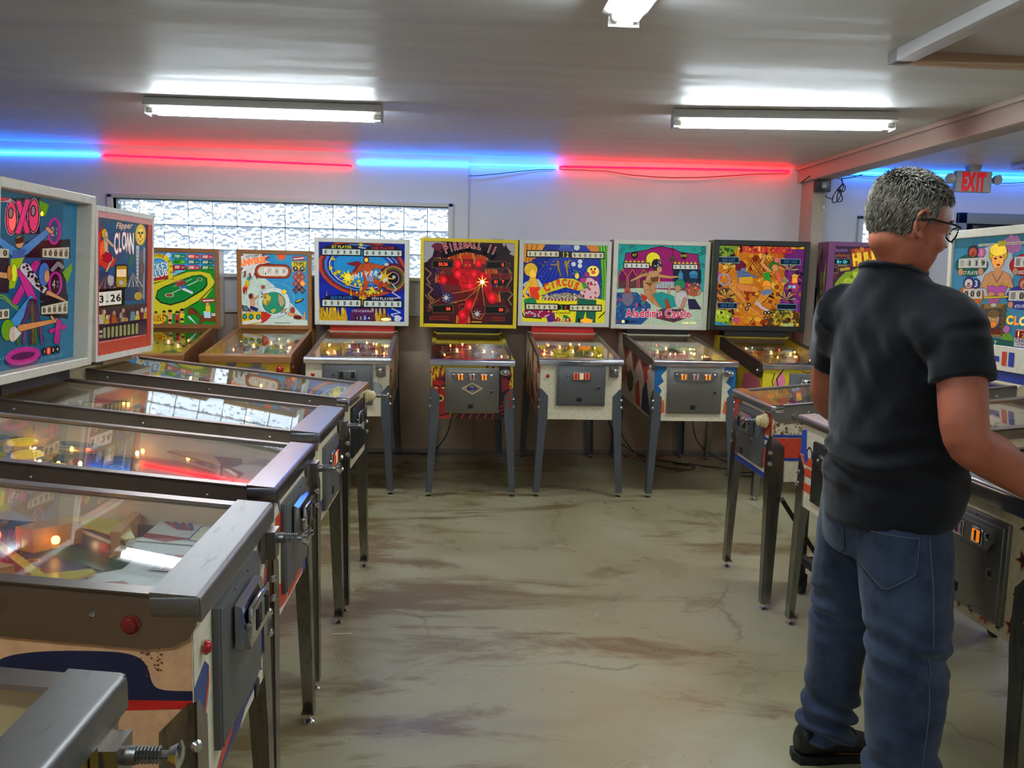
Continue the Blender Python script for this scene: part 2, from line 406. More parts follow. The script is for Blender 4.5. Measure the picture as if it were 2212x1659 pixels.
def ceil_mat():
    m, nt, b = newmat('painted ceiling board'); L = nt.links.new
    tc = node(nt, 'ShaderNodeTexCoord')
    mp = node(nt, 'ShaderNodeMapping'); mp.inputs['Scale'].default_value = (.35, 3.5, 1); L(tc.outputs['Object'], mp.inputs[0])
    n1 = node(nt, 'ShaderNodeTexNoise', i_Scale=2.2, i_Detail=6.0, i_Roughness=.55); L(mp.outputs[0], n1.inputs['Vector'])
    r = ramp(nt, [(.32, col((196, 196, 194))), (.6, col((214, 214, 212)))]); L(n1.outputs[0], r.inputs[0]); L(r.outputs[0], b.inputs['Base Color'])
    rr = ramp(nt, [(.35, (.42, .42, .42, 1)), (.65, (.62, .62, .62, 1))]); L(n1.outputs[0], rr.inputs[0]); L(rr.outputs[0], b.inputs['Roughness'])
    bp = node(nt, 'ShaderNodeBump', i_Strength=.12, i_Distance=.02); L(n1.outputs[0], bp.inputs['Height']); L(bp.outputs[0], b.inputs['Normal'])
    return m
M_FLOOR = floor_mat(); M_WALL = wall_mat('white wall paint', (214, 210, 212)); M_BROWN = wall_mat('taupe wall paint', (178, 156, 134), .5, 3.0)
M_CEIL = ceil_mat(); M_TRIM = wall_mat('cream trim paint', (206, 204, 196), .45); M_BEAM = wall_mat('beam paint', (176, 158, 140), .5, 3.0)
M_GREYTRIM = wall_mat('grey door paint', (128, 132, 140), .5)

def st(o, label=None): o['kind'] = 'structure'; return o
st(MB().box(XL, XR, YB, YW + .15, -.1, 0).build('floor', M_FLOOR, smooth=False))
st(MB().box(XL, XR, YB, YW + .15, ZC, ZC + .1).build('ceiling', M_CEIL, smooth=False))
st(MB().box(XL - .1, XL, YB, YW + .15, 0, ZC).build('wall_left', M_WALL, smooth=False))
st(MB().box(XR, XR + .1, YB, YW + .15, 0, ZC).build('wall_right', M_WALL, smooth=False))
st(MB().box(XL, XR, YB - .1, YB, 0, ZC).build('wall_front', M_WALL, smooth=False))
# far wall with the openings of the two block windows
WX0, WX1, WZ0, WZ1 = -2.69, -0.06, 1.46, 2.03        # clear glass opening
W2X0, W2X1 = 3.41, 3.99
DX0, DX1, DZ = 4.24, 4.80, 2.06
wb = MB()
ZS = 1.18
wb.box(XL, WX0, YW, YW + .15, ZS, ZC); wb.box(WX1, W2X0, YW, YW + .15, ZS, ZC)
wb.box(WX0, WX1, YW, YW + .15, ZS, WZ0); wb.box(WX0, WX1, YW, YW + .15, WZ1, ZC)
wb.box(W2X0, W2X1, YW, YW + .15, ZS, WZ0); wb.box(W2X0, W2X1, YW, YW + .15, WZ1, ZC)
wb.box(W2X1, DX0, YW, YW + .15, ZS, ZC); wb.box(DX1 + .35, XR, YW, YW + .15, ZS, ZC); wb.box(DX0, DX1 + .35, YW, YW + .15, DZ, ZC)
wb.box(XL, DX0, YW, YW + .15, 0, ZS); wb.box(DX1 + .35, XR, YW, YW + .15, 0, ZS)
wall_back = st(wb.build('wall_back', M_WALL, smooth=False))
# slightly proud wall board left of the seam
MBs = MB().box(XL, WX0 - .0, YW - .03, YW, ZS, ZC).box(WX1, .10, YW - .03, YW, ZS, ZC).box(WX0, WX1, YW - .03, YW, WZ1, ZC).box(WX0, WX1, YW - .03, YW, ZS, WZ0)
MBs.build('wall_board', M_WALL, wall_back, smooth=False)
# taupe lower boards with open joints, cap strip above
xs = [XL, -3.0, -1.78, -.56, .18, 1.40, 2.62, 2.90]
for a, b in zip(xs, xs[1:]):
    MB().box(a + .002, b - .002, YW - .022, YW, .045, ZS - .03, .0015).build('wall_panel', M_BROWN, wall_back)
for a, b in zip((3.12, 4.0), (4.0, 4.16)):
    MB().box(a + .002, b - .002, YW - .022, YW, .045, ZS - .03, .0015).build('wall_panel', M_BROWN, wall_back)
st(MB().box(XL, 2.9, YW - .045, YW, ZS - .03, ZS, .003).build('trim_1', M_TRIM))
st(MB().box(XL, 2.9, YW - .03, YW, 0, .045, .003).build('baseboard_back', wall_mat('dirty sill paint', (120, 110, 100), .6)))
# glass block windows
def block_mat():
    m, nt, b = newmat('wavy glass block'); L = nt.links.new
    nt.nodes.remove(b); out = nt.nodes['Material Output']
    gl = node(nt, 'ShaderNodeBsdfGlass', i_IOR=1.42, i_Roughness=.0); gl.inputs[0].default_value = (.95, .98, 1, 1)
    tr = node(nt, 'ShaderNodeBsdfTransparent'); tr.inputs[0].default_value = (.92, .96, 1, 1)
    mx = node(nt, 'ShaderNodeMixShader'); mx.inputs[0].default_value = .97; L(tr.outputs[0], mx.inputs[1]); L(gl.outputs[0], mx.inputs[2]); L(mx.outputs[0], out.inputs[0])
    return m
from mathutils import noise
def block_mesh(parent, seed):
    """glass block: two wavy pressed faces and plain rims"""
    q = random.Random(seed); G = 22; W = .0925
    wv = [(q.uniform(20, 95), q.uniform(20, 95) * q.choice((-1, 1)), q.random() * 6.28) for _ in range(6)]
    bm = bmesh.new(); F = []
    for sy in (-1, 1):
        g = [[None] * (G + 1) for _ in range(G + 1)]
        for i in range(G + 1):
            for j in range(G + 1):
                x, z = -W + 2 * W * i / G, -W + 2 * W * j / G
                e = min(1, min(i, j, G - i, G - j) / 2.0)
                d = (noise.noise(Vector((x * 62 + 9 * seed, z * 62 + sy * 3, 5.1 * seed))) * .011 + noise.noise(Vector((x * 24 - 7 * seed, z * 24 + sy * 5, 2.3 * seed))) * .009) * e - .005 * (1 - e)
                g[i][j] = bm.verts.new((x, sy * (.034 + d), z))
        for i in range(G):
            for j in range(G): bm.faces.new((g[i][j], g[i + 1][j], g[i + 1][j + 1], g[i][j + 1]))
        F.append(g)
    a, b = F
    for k in range(G):
        for (i0, j0, i1, j1) in ((k, 0, k + 1, 0), (k, G, k + 1, G), (0, k, 0, k + 1), (G, k, G, k + 1)): bm.faces.new((a[i0][j0], a[i1][j1], b[i1][j1], b[i0][j0]))
    mb = MB(); mb.bm.free(); mb.bm = bm
    return mb.build('glass_block', M_BLOCK, parent, ang=.9)
def mortar_mat():
    m, nt, b = newmat('pale translucent mortar'); L = nt.links.new; out = nt.nodes['Material Output']
    b.inputs['Base Color'].default_value = col((214, 222, 226)); tl = node(nt, 'ShaderNodeBsdfTranslucent'); tl.inputs[0].default_value = col((206, 222, 236))
    mx = node(nt, 'ShaderNodeMixShader'); mx.inputs[0].default_value = .7; L(b.outputs[0], mx.inputs[1]); L(tl.outputs[0], mx.inputs[2]); L(mx.outputs[0], out.inputs[0])
    return m
M_BLOCK = block_mat(); M_MORTAR = mortar_mat()
bp_ = .191; blk = []
def block_window(n, x0, x1, z0, z1, xs0, cols, rows, trim):
    global blk
    w = st(empty('window_%d' % n, ((x0 + x1) / 2, YW, z0)))
    ox, oz = (x0 + x1) / 2, z0
    mo = MB()
    for k in range(cols + 1): mo.box(xs0 + k * bp_ - .0045 - ox, xs0 + k * bp_ + .0045 - ox, .066, .071, 0, z1 - z0)
    for k in range(rows + 1): mo.box(x0 - ox, x1 - ox, .066, .071, k * bp_ - .0045 - .003, k * bp_ + .0045 - .003)
    mo.build('mortar', M_MORTAR, w, smooth=False)
    for i in range(cols):
        for j in range(rows):
            cx, cz = xs0 + (i + .5) * bp_ - ox, (j + .5) * bp_ - .003
            if len(blk) < 5: o = block_mesh(w, len(blk)); blk.append(o)
            else: o = share(blk[(i * 3 + j * 2) % 5], 'glass_block', w)
            o.location = (cx, .07, cz); o.rotation_euler = (0, R(90 * ((i * 7 + j * 5) % 4)), 0)
    t = MB(); a, b = x0 - ox, x1 - ox; h = z1 - z0; d = trim
    t.box(a - .04, a, -d, .03, -.03, h + .03, .004).box(b, b + .04, -d, .03, -.03, h + .03, .004).box(a - .04, b + .04, -d, .03, h, h + .035, .004).box(a - .04, b + .04, -d - .02, .03, -.03, 0, .004)
    t.build('window_frame', M_TRIM, w)
    return w
block_window(1, WX0, WX1, WZ0, WZ1, WX0 - .022, 14, 3, .06)
block_window(2, W2X0, W2X1, WZ0, WZ1, W2X0, 3, 3, .03)
# door at right of the far wall
d1 = st(empty('door_1', ((DX0 + DX1) / 2 + .17, YW, 0)))
MB().box(-.40, .40, .03, .07, 0, DZ - .03, .004).build('door_leaf', mat('dark door paint', (52, 58, 70), .4), d1)
MB().box(-.46, -.38, -.03, .15, 0, DZ + .05, .004).box(.38, .46, -.03, .15, 0, DZ + .05, .004).box(-.46, .46, -.03, .15, DZ - .04, DZ + .05, .004).build('door_frame', M_GREYTRIM, d1)
MB().box(-.30, .22, -.01, .03, DZ - .10, DZ - .06, .006).box(-.34, -.24, -.05, .03, DZ - .12, DZ - .05, .006).build('door_closer', mat('dark closer metal', (60, 62, 66), .4, .6), d1)
MB().lathe([(.028, 0), (.028, .02), (.012, .03), (.012, .05), (.026, .06), (.028, .075), (.016, .085)], (-.32, .03, 1.0), (0, -1, 0), 14).build('door_handle', STEEL, d1)
# post and beam that divide the room
st(MB().box(2.87, 2.98, YW - .24, YW, 0, ZC - .12, .003).build('trim_2', M_BEAM))
st(MB().box(2.83, 2.99, YB, YW, ZC - .13, ZC, .003).build('trim_3', M_BEAM))
st(MB().box(2.805, 2.83, YB, YW, ZC - .03, ZC, .003).build('trim_4', M_BEAM))
# attic hatch frame on the ceiling
h = empty('trim_5', (2.45, 2.85, ZC)); st(h)
HB = wall_mat('hatch trim paint', (200, 198, 194), .5)
MB().box(-.66, -.58, -.75, .72, -.05, 0, .003).build('hatch_rail', HB, h)
MB().box(.52, .60, -.75, .72, -.05, 0, .003).build('hatch_rail', HB, h)
MB().box(-.66, .60, .64, .72, -.05, 0, .003).build('hatch_rail', wall_mat('bare hatch wood', (190, 158, 128), .55), h)
MB().box(-.66, .60, -.75, -.67, -.05, 0, .003).build('hatch_rail', HB, h)
MB().box(-.58, .52, -.67, .64, -.012, 0, .001).build('hatch_panel', wall_mat('hatch panel paint', (180, 172, 166), .5), h)
# ground outside
st(MB().box(-80, 80, YW + .3, 160, -.3, -.2).build('floor_outside', wall_mat('outside concrete', (112, 118, 128), .9)))

# ================================================================== ceiling lamps
M_TUBE = emat('fluorescent tube', (230, 244, 252), TUBE_E); M_HOUS = mat('white enamel lamp housing', (196, 192, 184), .4)
def lamp(loc, rz, label, drop=.01, hh=.07, hang=False, wide=.11, hl=.615):
    """strip fitting with two tubes; loc is the ceiling point"""
    t = tag(empty('ceiling_lamp', loc, rz), label, 'lamp', 'fluorescent ceiling lamps')
    top = -drop
    MB().prism([(-.06, 0), (.06, 0), (.078, -hh * .8), (.05, -hh), (-.05, -hh), (-.078, -hh * .8)], -hl, hl, lambda u, v, s: (s, u, top + v)).build('housing', M_HOUS, t)
    for sx in (-1, 1):
        MB().box(sx * (hl - .003) - .004, sx * (hl - .003) + .004, -wide / 2, wide / 2, top - hh - .035, top - hh + .03, .003).build('end_plate', M_HOUS, t)
    for sy in (-1, 1):
        y = sy * .034; z = top - hh - .012
        MB().cyl((-hl + .05, y, z), (hl - .05, y, z), .0155, n=14).build('tube', M_TUBE, t)
        for sx in (-1, 1):
            MB().cyl((sx * (hl - .05), y, z), (sx * (hl - .009), y, z), .014, n=12).build('lamp_socket', WHITEP, t)
    if drop > .03:
        for sx in (-1, 1):
            MB().tube([(sx * .6, 0, 0), (sx * .6, .0, -drop)], .004).build('hanger', STEEL, t)
    return t
lamp((-1.095, 5.10, ZC), R(-1), 'fluorescent lamp above the left machines and the block window', .004, .055, hl=.665)
lamp((1.83, 4.82, ZC), R(-7), 'fluorescent lamp near the beam, right of the aisle', .005, .06)
lamp((.57, 2.42, ZC), R(90), 'fluorescent lamp pointing along the aisle at the top edge', .005, .06)
lamp((4.6, 4.4, ZC), 0, 'fluorescent lamp beyond the beam at the far right', .005, .06)
lamp((-1.15, .30, ZC), 0, 'fluorescent lamp behind the viewer on the left', .005, .06)
lamp((2.0, -2.0, ZC), 0, 'fluorescent lamp behind the viewer on the right', .005, .06)
lamp((4.3, 2.2, ZC), R(90), 'fluorescent lamp beyond the beam near the hatch', .005, .06)
# neon tubes along the far wall
M_NB = emat('blue neon', (24, 118, 255), NEON_E * 1.8); M_NR = emat('red neon', (255, 4, 22), NEON_E)
def neon(p0, p1, m, label, sag):
    t = tag(empty('neon_tube', ((p0[0] + p1[0]) / 2, YW, p0[1])), label, 'neon tube', 'neon tubes along the far wall')
    ox = (p0[0] + p1[0]) / 2; y = -.045
    a = Vector((p0[0] - ox, y, 0)); b = Vector((p1[0] - ox, y, p1[1] - p0[1])); d = (b - a).normalized()
    back = Vector((0, .03, -.012))
    MB().tube([a + back - d * 0 , a + back * .3, a + d * .012] + [a + (b - a) * k / 6 for k in range(1, 6)] + [b - d * .012, b + back * .3, b + back], .0075, 8).build('tube', m, t)
    for k in (.02, .27, .73, .98):
        p = a + (b - a) * k
        MB().tube([p + Vector((0, .045, 0)), p + Vector((0, .012, 0)), p + Vector((0, .0, .014))], .004, 5).build('tube_clip', WHITEP, t)
    P = [(a + (b - a) * k / 10) + Vector((0, .03, -.02 - sag * math.sin(math.pi * k / 10) ** 2 * (1 if k > 2 else .4))) for k in range(11)]
    MB().tube(P, .003, 5).build('wire', BLACK, t)
neon((-3.95, 2.345), (-2.785, 2.36), M_NB, 'blue neon tube at the far left of the wall', .05)
neon((-2.75, 2.355), (-.835, 2.335), M_NR, 'red neon tube over the glass block window', .02)
neon((-.785, 2.365), (.812, 2.379), M_NB, 'blue neon tube in the middle of the wall', .07)
neon((.84, 2.38), (2.74, 2.405), M_NR, 'red neon tube ending at the post', .05)
neon((3.23, 2.405), (5.2, 2.41), M_NB, 'blue neon tube right of the beam, behind the exit sign', .04)
# ================================================================== pinball machines
MACH = {}
SL = 0.10           # slope of rails and glass
CORD = []
def leg_mesh(mb, sx, sy, cx, cy, ztop, zbot, fx, fy, low):
    """angle-iron leg: corner line from (cx,cy,ztop) to (fx,fy,.035); flanges run inwards (-sx, -sy)"""
    th = .004
    def P(z): t = (ztop - z) / (ztop - .035); return cx + (fx - cx) * t, cy + (fy - cy) * t
    zz = [ztop, ztop - .05, zbot, zbot - .10, .035]; ww = [.014, .062, .066, .056, .042]
    for ax in (0, 1):
        A = []; B = []
        for z, w in zip(zz, ww):
            x, y = P(z)
            o = Vector((x, y, z)); i = Vector((x - sx * w, y, z)) if ax == 0 else Vector((x, y - sy * w, z))
            A.append((o, i))
        off = Vector((0, -sy * th, 0)) if ax == 0 else Vector((-sx * th, 0, 0))
        bm = mb.bm
        O = [bm.verts.new(o) for o, i in A]; I = [bm.verts.new(i) for o, i in A]
        O2 = [bm.verts.new(o + off) for o, i in A]; I2 = [bm.verts.new(i + off) for o, i in A]
        for k in range(len(A) - 1):
            bm.faces.new((O[k], O[k + 1], I[k + 1], I[k])); bm.faces.new((O2[k], I2[k], I2[k + 1], O2[k + 1])); bm.faces.new((I[k], I[k + 1], I2[k + 1], I2[k])); bm.faces.new((O[k], O2[k], O2[k + 1], O[k + 1]))
        bm.faces.new((O[0], I[0], I2[0], O2[0])); bm.faces.new((O[-1], O2[-1], I2[-1], I[-1]))

def add_legs(t, cw, D, zf, zr, m, yfoot=.012, foot=CHROME):
    for sx in (-1, 1):
        for sy, cy, zb in ((-1, .004, zf), (1, D, zr)):
            cx = sx * (cw / 2 + .005); y0 = cy + sy * .005
            fx, fy = sx * (cw / 2 + .03), (yfoot - .02 if sy < 0 else D + .02)
            top = zb + .21
            mb = MB(); leg_mesh(mb, sx, sy, cx, y0, top, zb, fx, fy, 0)
            mb.box(min(fx, fx - sx * .042), max(fx, fx - sx * .042), min(fy, fy - sy * .042), max(fy, fy - sy * .042), .032, .037)
            lg = mb.build('leg', m, t, smooth=False)
            px, py = fx - sx * .02, fy - sy * .02
            MB().cyl((px, py, .006), (px, py, .034), .006, n=8).lathe([(.021, 0), (.021, .004), (.012, .010), (.008, .012)], (px, py, 0), n=14).build('foot', foot, lg)
            for dz in (.075, .125):
                z = top - dz; tt = (top - z) / (top - .035)
                bx = cx + (fx - cx) * tt - sx * .010; by = y0 + (fy - y0) * tt - sy * .010
                MB().lathe([(.011, -.004), (.0115, .004), (.008, .010), (.003, .012)], (bx + sx * .006, by + sy * .006, z), (sx, sy, 0), 10).build('leg_bolt', foot, lg)

def rail(t, cw, h, D, sx, m, rs, wide, y0=-.004, screws=0, rnd=False):
    z = lambda y: h + SL * y
    x1 = sx * (cw / 2 + .006); x0 = sx * (cw / 2 - .022 - wide)
    mb = MB()
    mb.prism([(y0, z(y0)), (D, z(D)), (D, z(D) - .008), (y0, z(y0) - .008)], x0, x1, lambda u, v, s: (s, u, v))
    low = [(y0, z(y0) - .004)] 
    if rnd: pts = [(y0, z(y0) - .002), (y0, z(y0) - rs * .55), (y0 + .012, z(y0) - rs * .8), (y0 + .04, z(y0) - rs * .96), (y0 + .08, z(y0) - rs), (D, z(D) - rs), (D, z(D) - .002)]
    else: pts = [(y0, z(y0) - .002), (y0, z(y0) - rs), (D, z(D) - rs), (D, z(D) - .002)]
    mb.prism(pts, sx * (cw / 2 + .0015), x1, lambda u, v, s: (s, u, v))
    o = mb.build('side_rail', m, t)
    for k in range(screws):
        y = .16 + (D - .25) * k / max(1, screws - 1)
        MB().lathe([(.006, 0), (.005, .003), (.002, .0045)], (x1 - sx * .0005, y, z(y) - rs * .5), (sx, 0, 0), 8).build('screw', CHROME, o)
    return o

def lockbar(t, w, h, d, m, drop=.034, lip=.05):
    r = .010
    prof = [(-.014, -drop), (-.014, -r)] + [(-.014 + r * (1 - math.cos(a)), -r + (r + .004) * math.sin(a)) for a in [R(k * 22.5) for k in range(1, 5)]] + [(d, .004 + SL * d), (d + .002, SL * d - .004), (d - .004, -.014), (.004, -.016), (.004, -drop)]
    mb = MB(); mb.prism(prof, -w / 2 - .004, w / 2 + .004, lambda u, v, s: (s, u, h + v))
    for sx in (-1, 1): mb.box(sx * (w / 2 - .002), sx * (w / 2 + .007), -.012, d, h - .03, h + .002, .003)
    return mb.build('lockbar', m, t)

def coin_door(t, x0, x1, z0, z1, style, glow=1):
    y = -.004; root = MB()
    root.box(x0, x1, y - .006, y + .01, z0, z1, .003)
    if style in ('bally', 'zac'): root.box(x0 + .014, x1 - .014, y - .010, y, z0 + .014, z1 - .014, .004)
    else: root.box(x0 + .006, x1 - .006, y - .009, y, z0 + .006, z1 - .006, .003)
    dm = {'bally': mat('bare steel coin door', (128, 124, 118), .38, .8, .3, scale=22, stretch=(1, 1, 6)), 'zac': DOORG, 'grey': DOORG, 'black': mat('black coin door', (30, 30, 32), .4, .2)}[style]
    d = root.build('coin_door', dm, t)
    yf = y - .010; w = x1 - x0; cx = (x0 + x1) / 2
    # rim screws
    for k in range(4):
        for zz in (z0 + .006, z1 - .006):
            MB().ball((x0 + .01 + (w - .02) * k / 3, yf + .002, zz), .0032, 6).build('screw', STEEL, d)
    on = [emat('lit coin slot', (255, 140, 30), .6), emat('lit coin slot pale', (255, 200, 160), .25), emat('lit coin slot red', (230, 80, 40), .4)]
    if style == 'bally':
        zt = z1 - .03
        pl = MB().prism([(cx - w * .39, zt), (cx + w * .39, zt), (cx + w * .39, zt - .035), (cx + w * .34, zt - .062), (cx - w * .34, zt - .062), (cx - w * .39, zt - .035)], yf - .008, yf, lambda u, v, s: (u, s, v)).build('coin_plate', STEEL, d)
        for k, q in ((-1, 0), (0, 1), (1, 0)):
            MB().box(cx + k * w * .22 - .024, cx + k * w * .22 + .024, yf - .012, yf - .006, zt - .054, zt - .008, .003).build('coin_bezel', CHROME, pl)
            MB().box(cx + k * w * .22 - .016, cx + k * w * .22 + .016, yf - .0135, yf - .011, zt - .048, zt - .014).build('coin_slot', BLACK if glow == 0 else (on[0] if q == 0 else mat('pink coin insert', (210, 150, 150), .4)), pl)
            MB().box(cx + k * w * .22 - .004, cx + k * w * .22 + .004, yf - .015, yf - .013, zt - .046, zt - .016).build('slot_bar', BLACK, pl)
        for k, m in ((-1, DSTEEL), (1, CHROME)):
            MB().lathe([(.011, 0), (.011, .006), (.006, .01)], (cx + k * w * .345, yf - .008, zt - .02), (0, -1, 0), 12).build('button', m, pl)
    else:
        zt = z1 - .035; pw = .062 if style == 'zac' else .075
        if style == 'grey' and not glow: MB().prism([(yf - .004, zt + .01), (yf - .018, zt + .004), (yf - .034, zt - .075), (yf - .004, zt - .082)], cx - .085, cx + .085, lambda u, v, s: (s, u, v)).build('coin_housing', CHROME, d); yf -= .026
        pl = MB().box(cx - pw, cx + pw, yf - .010, yf, zt - .062, zt, .004).build('coin_plate', STEEL if style == 'zac' else CHROME, d)
        for k, q in ((-1, 2), (0, 1), (1, 2)):
            MB().box(cx + k * .038 - .013, cx + k * .038 + .013, yf - .0125, yf - .009, zt - .054, zt - .012).build('coin_slot', on[q] if glow else (BLACK if q != 1 else DOORG), pl)
            if q != 1: MB().box(cx + k * .038 - .004, cx + k * .038 + .004, yf - .014, yf - .0122, zt - .05, zt - .016).build('slot_bar', BLACK, pl)
        MB().ball((x0 + w * .22, yf - .003, zt - .03), .007, 8).build('button', DSTEEL, d)
    MB().lathe([(.016, 0), (.016, .003), (.010, .004), (.010, .001)], (x1 - .05, yf, (z0 + z1) / 2 - .01), (0, -1, 0), 14).build('lock', STEEL, d)
    MB().cyl((x1 - .05, yf - .0045, (z0 + z1) / 2 - .01), (x1 - .05, yf + .001, (z0 + z1) / 2 - .01), .0085, n=12).build('lock_hole', BLACK, d)
    MB().box(cx - .017 - .01, cx + .017 - .01, yf - .002, yf + .002, z0 + .03, z0 + .058, .001).build('coin_return', BLACK, d)
    return d

def plunger(t, x, z, style):
    y = -.004
    if style == 'bally':
        p = MB().prism([(x + .036 * math.cos(2 * math.pi * k / 18), z + .021 * math.sin(2 * math.pi * k / 18)) for k in range(18)], y - .02, y, lambda u, v, s: (u, s, v)).build('plunger', CHROME, t); L0 = .05
    elif style == 'cone':
        p = MB().lathe([(.032, 0), (.034, .01), (.027, .014), (.029, .024), (.022, .028), (.024, .038), (.016, .046), (.008, .052)], (x, y, z), (0, -1, 0), 16).build('plunger', CREAMP, t); L0 = .10
    elif style == 'ball':
        p = MB().cyl((x, y, z), (x, y - .03, z), .008).build('plunger', STEEL, t)
        MB().ball((x, y - .045, z), .024, 14).build('knob', REDP, p); return p
    else:
        p = MB().prism([(x - .032, z + .036), (x + .032, z + .036), (x + .032, z - .05), (x - .032, z - .05)], y - .010, y, lambda u, v, s: (u, s, v))
        p.prism([(x - .026, z + .02), (x + .026, z + .02), (x + .020, z - .044), (x - .020, z - .044)], y - .03, y - .008, lambda u, v, s: (u, s, v))
        p = p.build('plunger', DSTEEL, t); L0 = .085
    MB().cyl((x, y - .02, z), (x, y - .045, z), .012, n=12).cyl((x, y - .03, z), (x, y - L0, z), .0055, n=8).build('rod', STEEL, p)
    if L0 > .06:
        H = [(x + .010 * math.cos(k * 1.05), y - .045 - (L0 - .055) * k / 40, z + .010 * math.sin(k * 1.05)) for k in range(41)]
        MB().tube(H, .0017, 5).build('spring', STEEL, p)
    MB().lathe([(.008, 0), (.012, .002), (.017, .011), (.018, .013), (.010, .017)], (x, y - L0, z), (0, -1, 0), 14).build('knob', CHROME, p)
    return p

def playfield(t, w, h, spec, lit=1):
    """board, printed art, apron, bumpers, posts, slingshots, flippers, bulbs and coloured plastics"""
    q = random.Random(spec.get('seed', 1)); iw = w - .045; D = 1.10
    zp = lambda y: h - .082 + .088 * y
    y0 = .03
    bd = MB(); bd.prism([(y0, zp(y0)), (D, zp(D)), (D, zp(D) - .014), (y0, zp(y0) - .014)], -iw / 2, iw / 2, lambda u, v, s: (s, u, v)); bd = bd.build('playfield', RAWWOOD, t, smooth=False)
    a = Art([(-iw / 2, D), (iw / 2, D), (iw / 2, y0), (-iw / 2, y0)]); X = iw / 2
    base, pal = spec['base'], spec['pal']
    a.rect(-X, y0, X, D, base)
    for k in range(9): a.blob(q.uniform(-X, X * .8), q.uniform(.25, D), q.uniform(.05, .12), q.uniform(.05, .14), q.choice(pal), .35, 12)
    for k in range(14): a.line([(q.uniform(-X, X), q.uniform(.2, 1)) for _ in range(3)], .012, q.choice(pal), w1=.004)
    a.speck(-X, .15, X, D, 130, .018, pal, seed=spec.get('seed', 1) + 9)
    for k in range(5): a.ell(-.1 + .05 * k, .45 + .02 * (k - 2) ** 2, .016, .016, (236, 214, 120)).ell(-.1 + .05 * k, .45 + .02 * (k - 2) ** 2, .011, .011, q.choice(pal))
    for sx in (-1, 1):
        for k in range(3): a.poly([(sx * (.17 + .02 * k), .30 + .05 * k), (sx * (.19 + .02 * k), .33 + .05 * k), (sx * (.15 + .02 * k), .34 + .05 * k)], (240, 220, 80))
    a.rect(X - .035, y0, X, .95, spec.get('lane', (196, 160, 110)))
    if 'extra' in spec: spec['extra'](a, X, D)
    a.build('playfield_art', bd, lambda u, v, l: (-X + 2 * X * u, y0 + (D - y0) * v, zp(y0 + (D - y0) * v) + .0006 + l * .12), M_PRINT)
    # inner side boards
    for sx in (-1, 1): MB().prism([(.02, h + SL * .02 - .014), (D, h + SL * D - .014), (D, zp(D) - .02), (.02, zp(.02) - .02)], sx * (iw / 2 + .0005), sx * (iw / 2 + .004), lambda u, v, s: (s, u, v)).build('inner_side', spec.get('side', RAWWOOD), bd, smooth=False)
    # apron
    za = lambda y: zp(y) + .034 - .012 * (y / .15)
    ad = spec.get('apron_d', .135)
    ap = MB().prism([(-X, .02), (X, .02), (X, ad * .75), (.10, ad), (.05, ad - .05), (-.05, ad - .05), (-.10, ad), (-X, ad * .75)], 0, .03, lambda u, v, s: (u, v, zp(v) + s)).build('apron', mat('apron %d' % spec.get('seed', 1), spec.get('apron', (205, 205, 198)), .4), bd, smooth=False)
    for sx in (-1, 1):
        c = Art([(0, 0), (1, 0), (1, 1), (0, 1)]); c.rect(0, 0, 1, 1, (232, 226, 206))
        for k in range(7): c.line([(.12, .25 + .1 * k), (.5 + .38 * q.random(), .25 + .1 * k)], .03, (70, 70, 90))
        c.rect(.1, .06, .9, .16, (150, 40, 40))
        c.build('instruction_card', ap, lambda u, v, l, sx=sx: (sx * .165 - .07 + .14 * u, .032 + .058 * v, zp(.032 + .058 * v) + .0312 + l), M_PRINT)
    # bumpers
    for (bx, by, cm) in spec['bump']:
        z = zp(by)
        b = MB().lathe([(.030, 0), (.033, .004), (.033, .008), (.022, .012), (.020, .036), (.022, .040)], (bx, by, z), n=18).build('bumper', WHITEP, bd)
        cap = MB().lathe([(.040, .040), (.041, .046), (.034, .052), (.02, .055), (.004, .056)], (bx, by, z), n=20).build('bumper_cap', cm, b)
        MB().tube([(bx + .034 * math.cos(2 * math.pi * k / 16), by + .034 * math.sin(2 * math.pi * k / 16), z + .022) for k in range(16)], .0025, 5, closed=True).build('bumper_ring', CHROME, b)
        MB().ball((bx + .012, by - .026, z + .022), .006, 8).build('bulb', WARM, b)
    # posts + rubbers
    posts = [(-.205, .30), (-.10, .20 + .04), (.205, .30), (.10, .24), (-.19, .56), (.17, .58), (-.15, .66), (.19, .74), (-.2, .80), (-.06, 1.0), (.06, 1.0), (-.13, .98), (.13, .98), (0, .6)] + spec.get('posts', [])
    for (px, py) in posts:
        z = zp(py); MB().lathe([(.008, 0), (.006, .008), (.0065, .028), (.009, .03), (.009, .036), (.003, .04)], (px, py, z), n=10).build('post', RUBBER if q.random() < .6 else REDP, bd)
    def rubber(P, zoff=.018): MB().tube([(x, y, zp(y) + zoff) for x, y in P], .0042, 6, closed=True).build('rubber_ring', RUBBER, bd)
    for sx in (-1, 1):
        rubber([(sx * .21, .30), (sx * .213, .38), (sx * .20, .40), (sx * .095, .245), (sx * .10, .235)])
        pc = q.choice(pal)
        MB().prism([(sx * .215, .29), (sx * .215, .41), (sx * .195, .415), (sx * .09, .245), (sx * .10, .23)], .036, .040, lambda u, v, s: (u, v, zp(v) + s)).build('slingshot_plastic', mat('plastic %d %d %d' % pc, pc, .2, coat=.4), bd, smooth=False)
        MB().prism([(sx * .095, .205), (sx * .090, .222), (sx * .028, .176), (sx * .026, .168), (sx * .034, .164)], .010, .028, lambda u, v, s: (u, v, zp(v) + s)).build('flipper', spec.get('flip', WHITEP), bd)
        MB().prism([(sx * .224, .2), (sx * .226, .2), (sx * .226, .34), (sx * .224, .34)], 0, .03, lambda u, v, s: (u, v, zp(v) + s)).build('lane_guide', STEEL, bd, smooth=False)
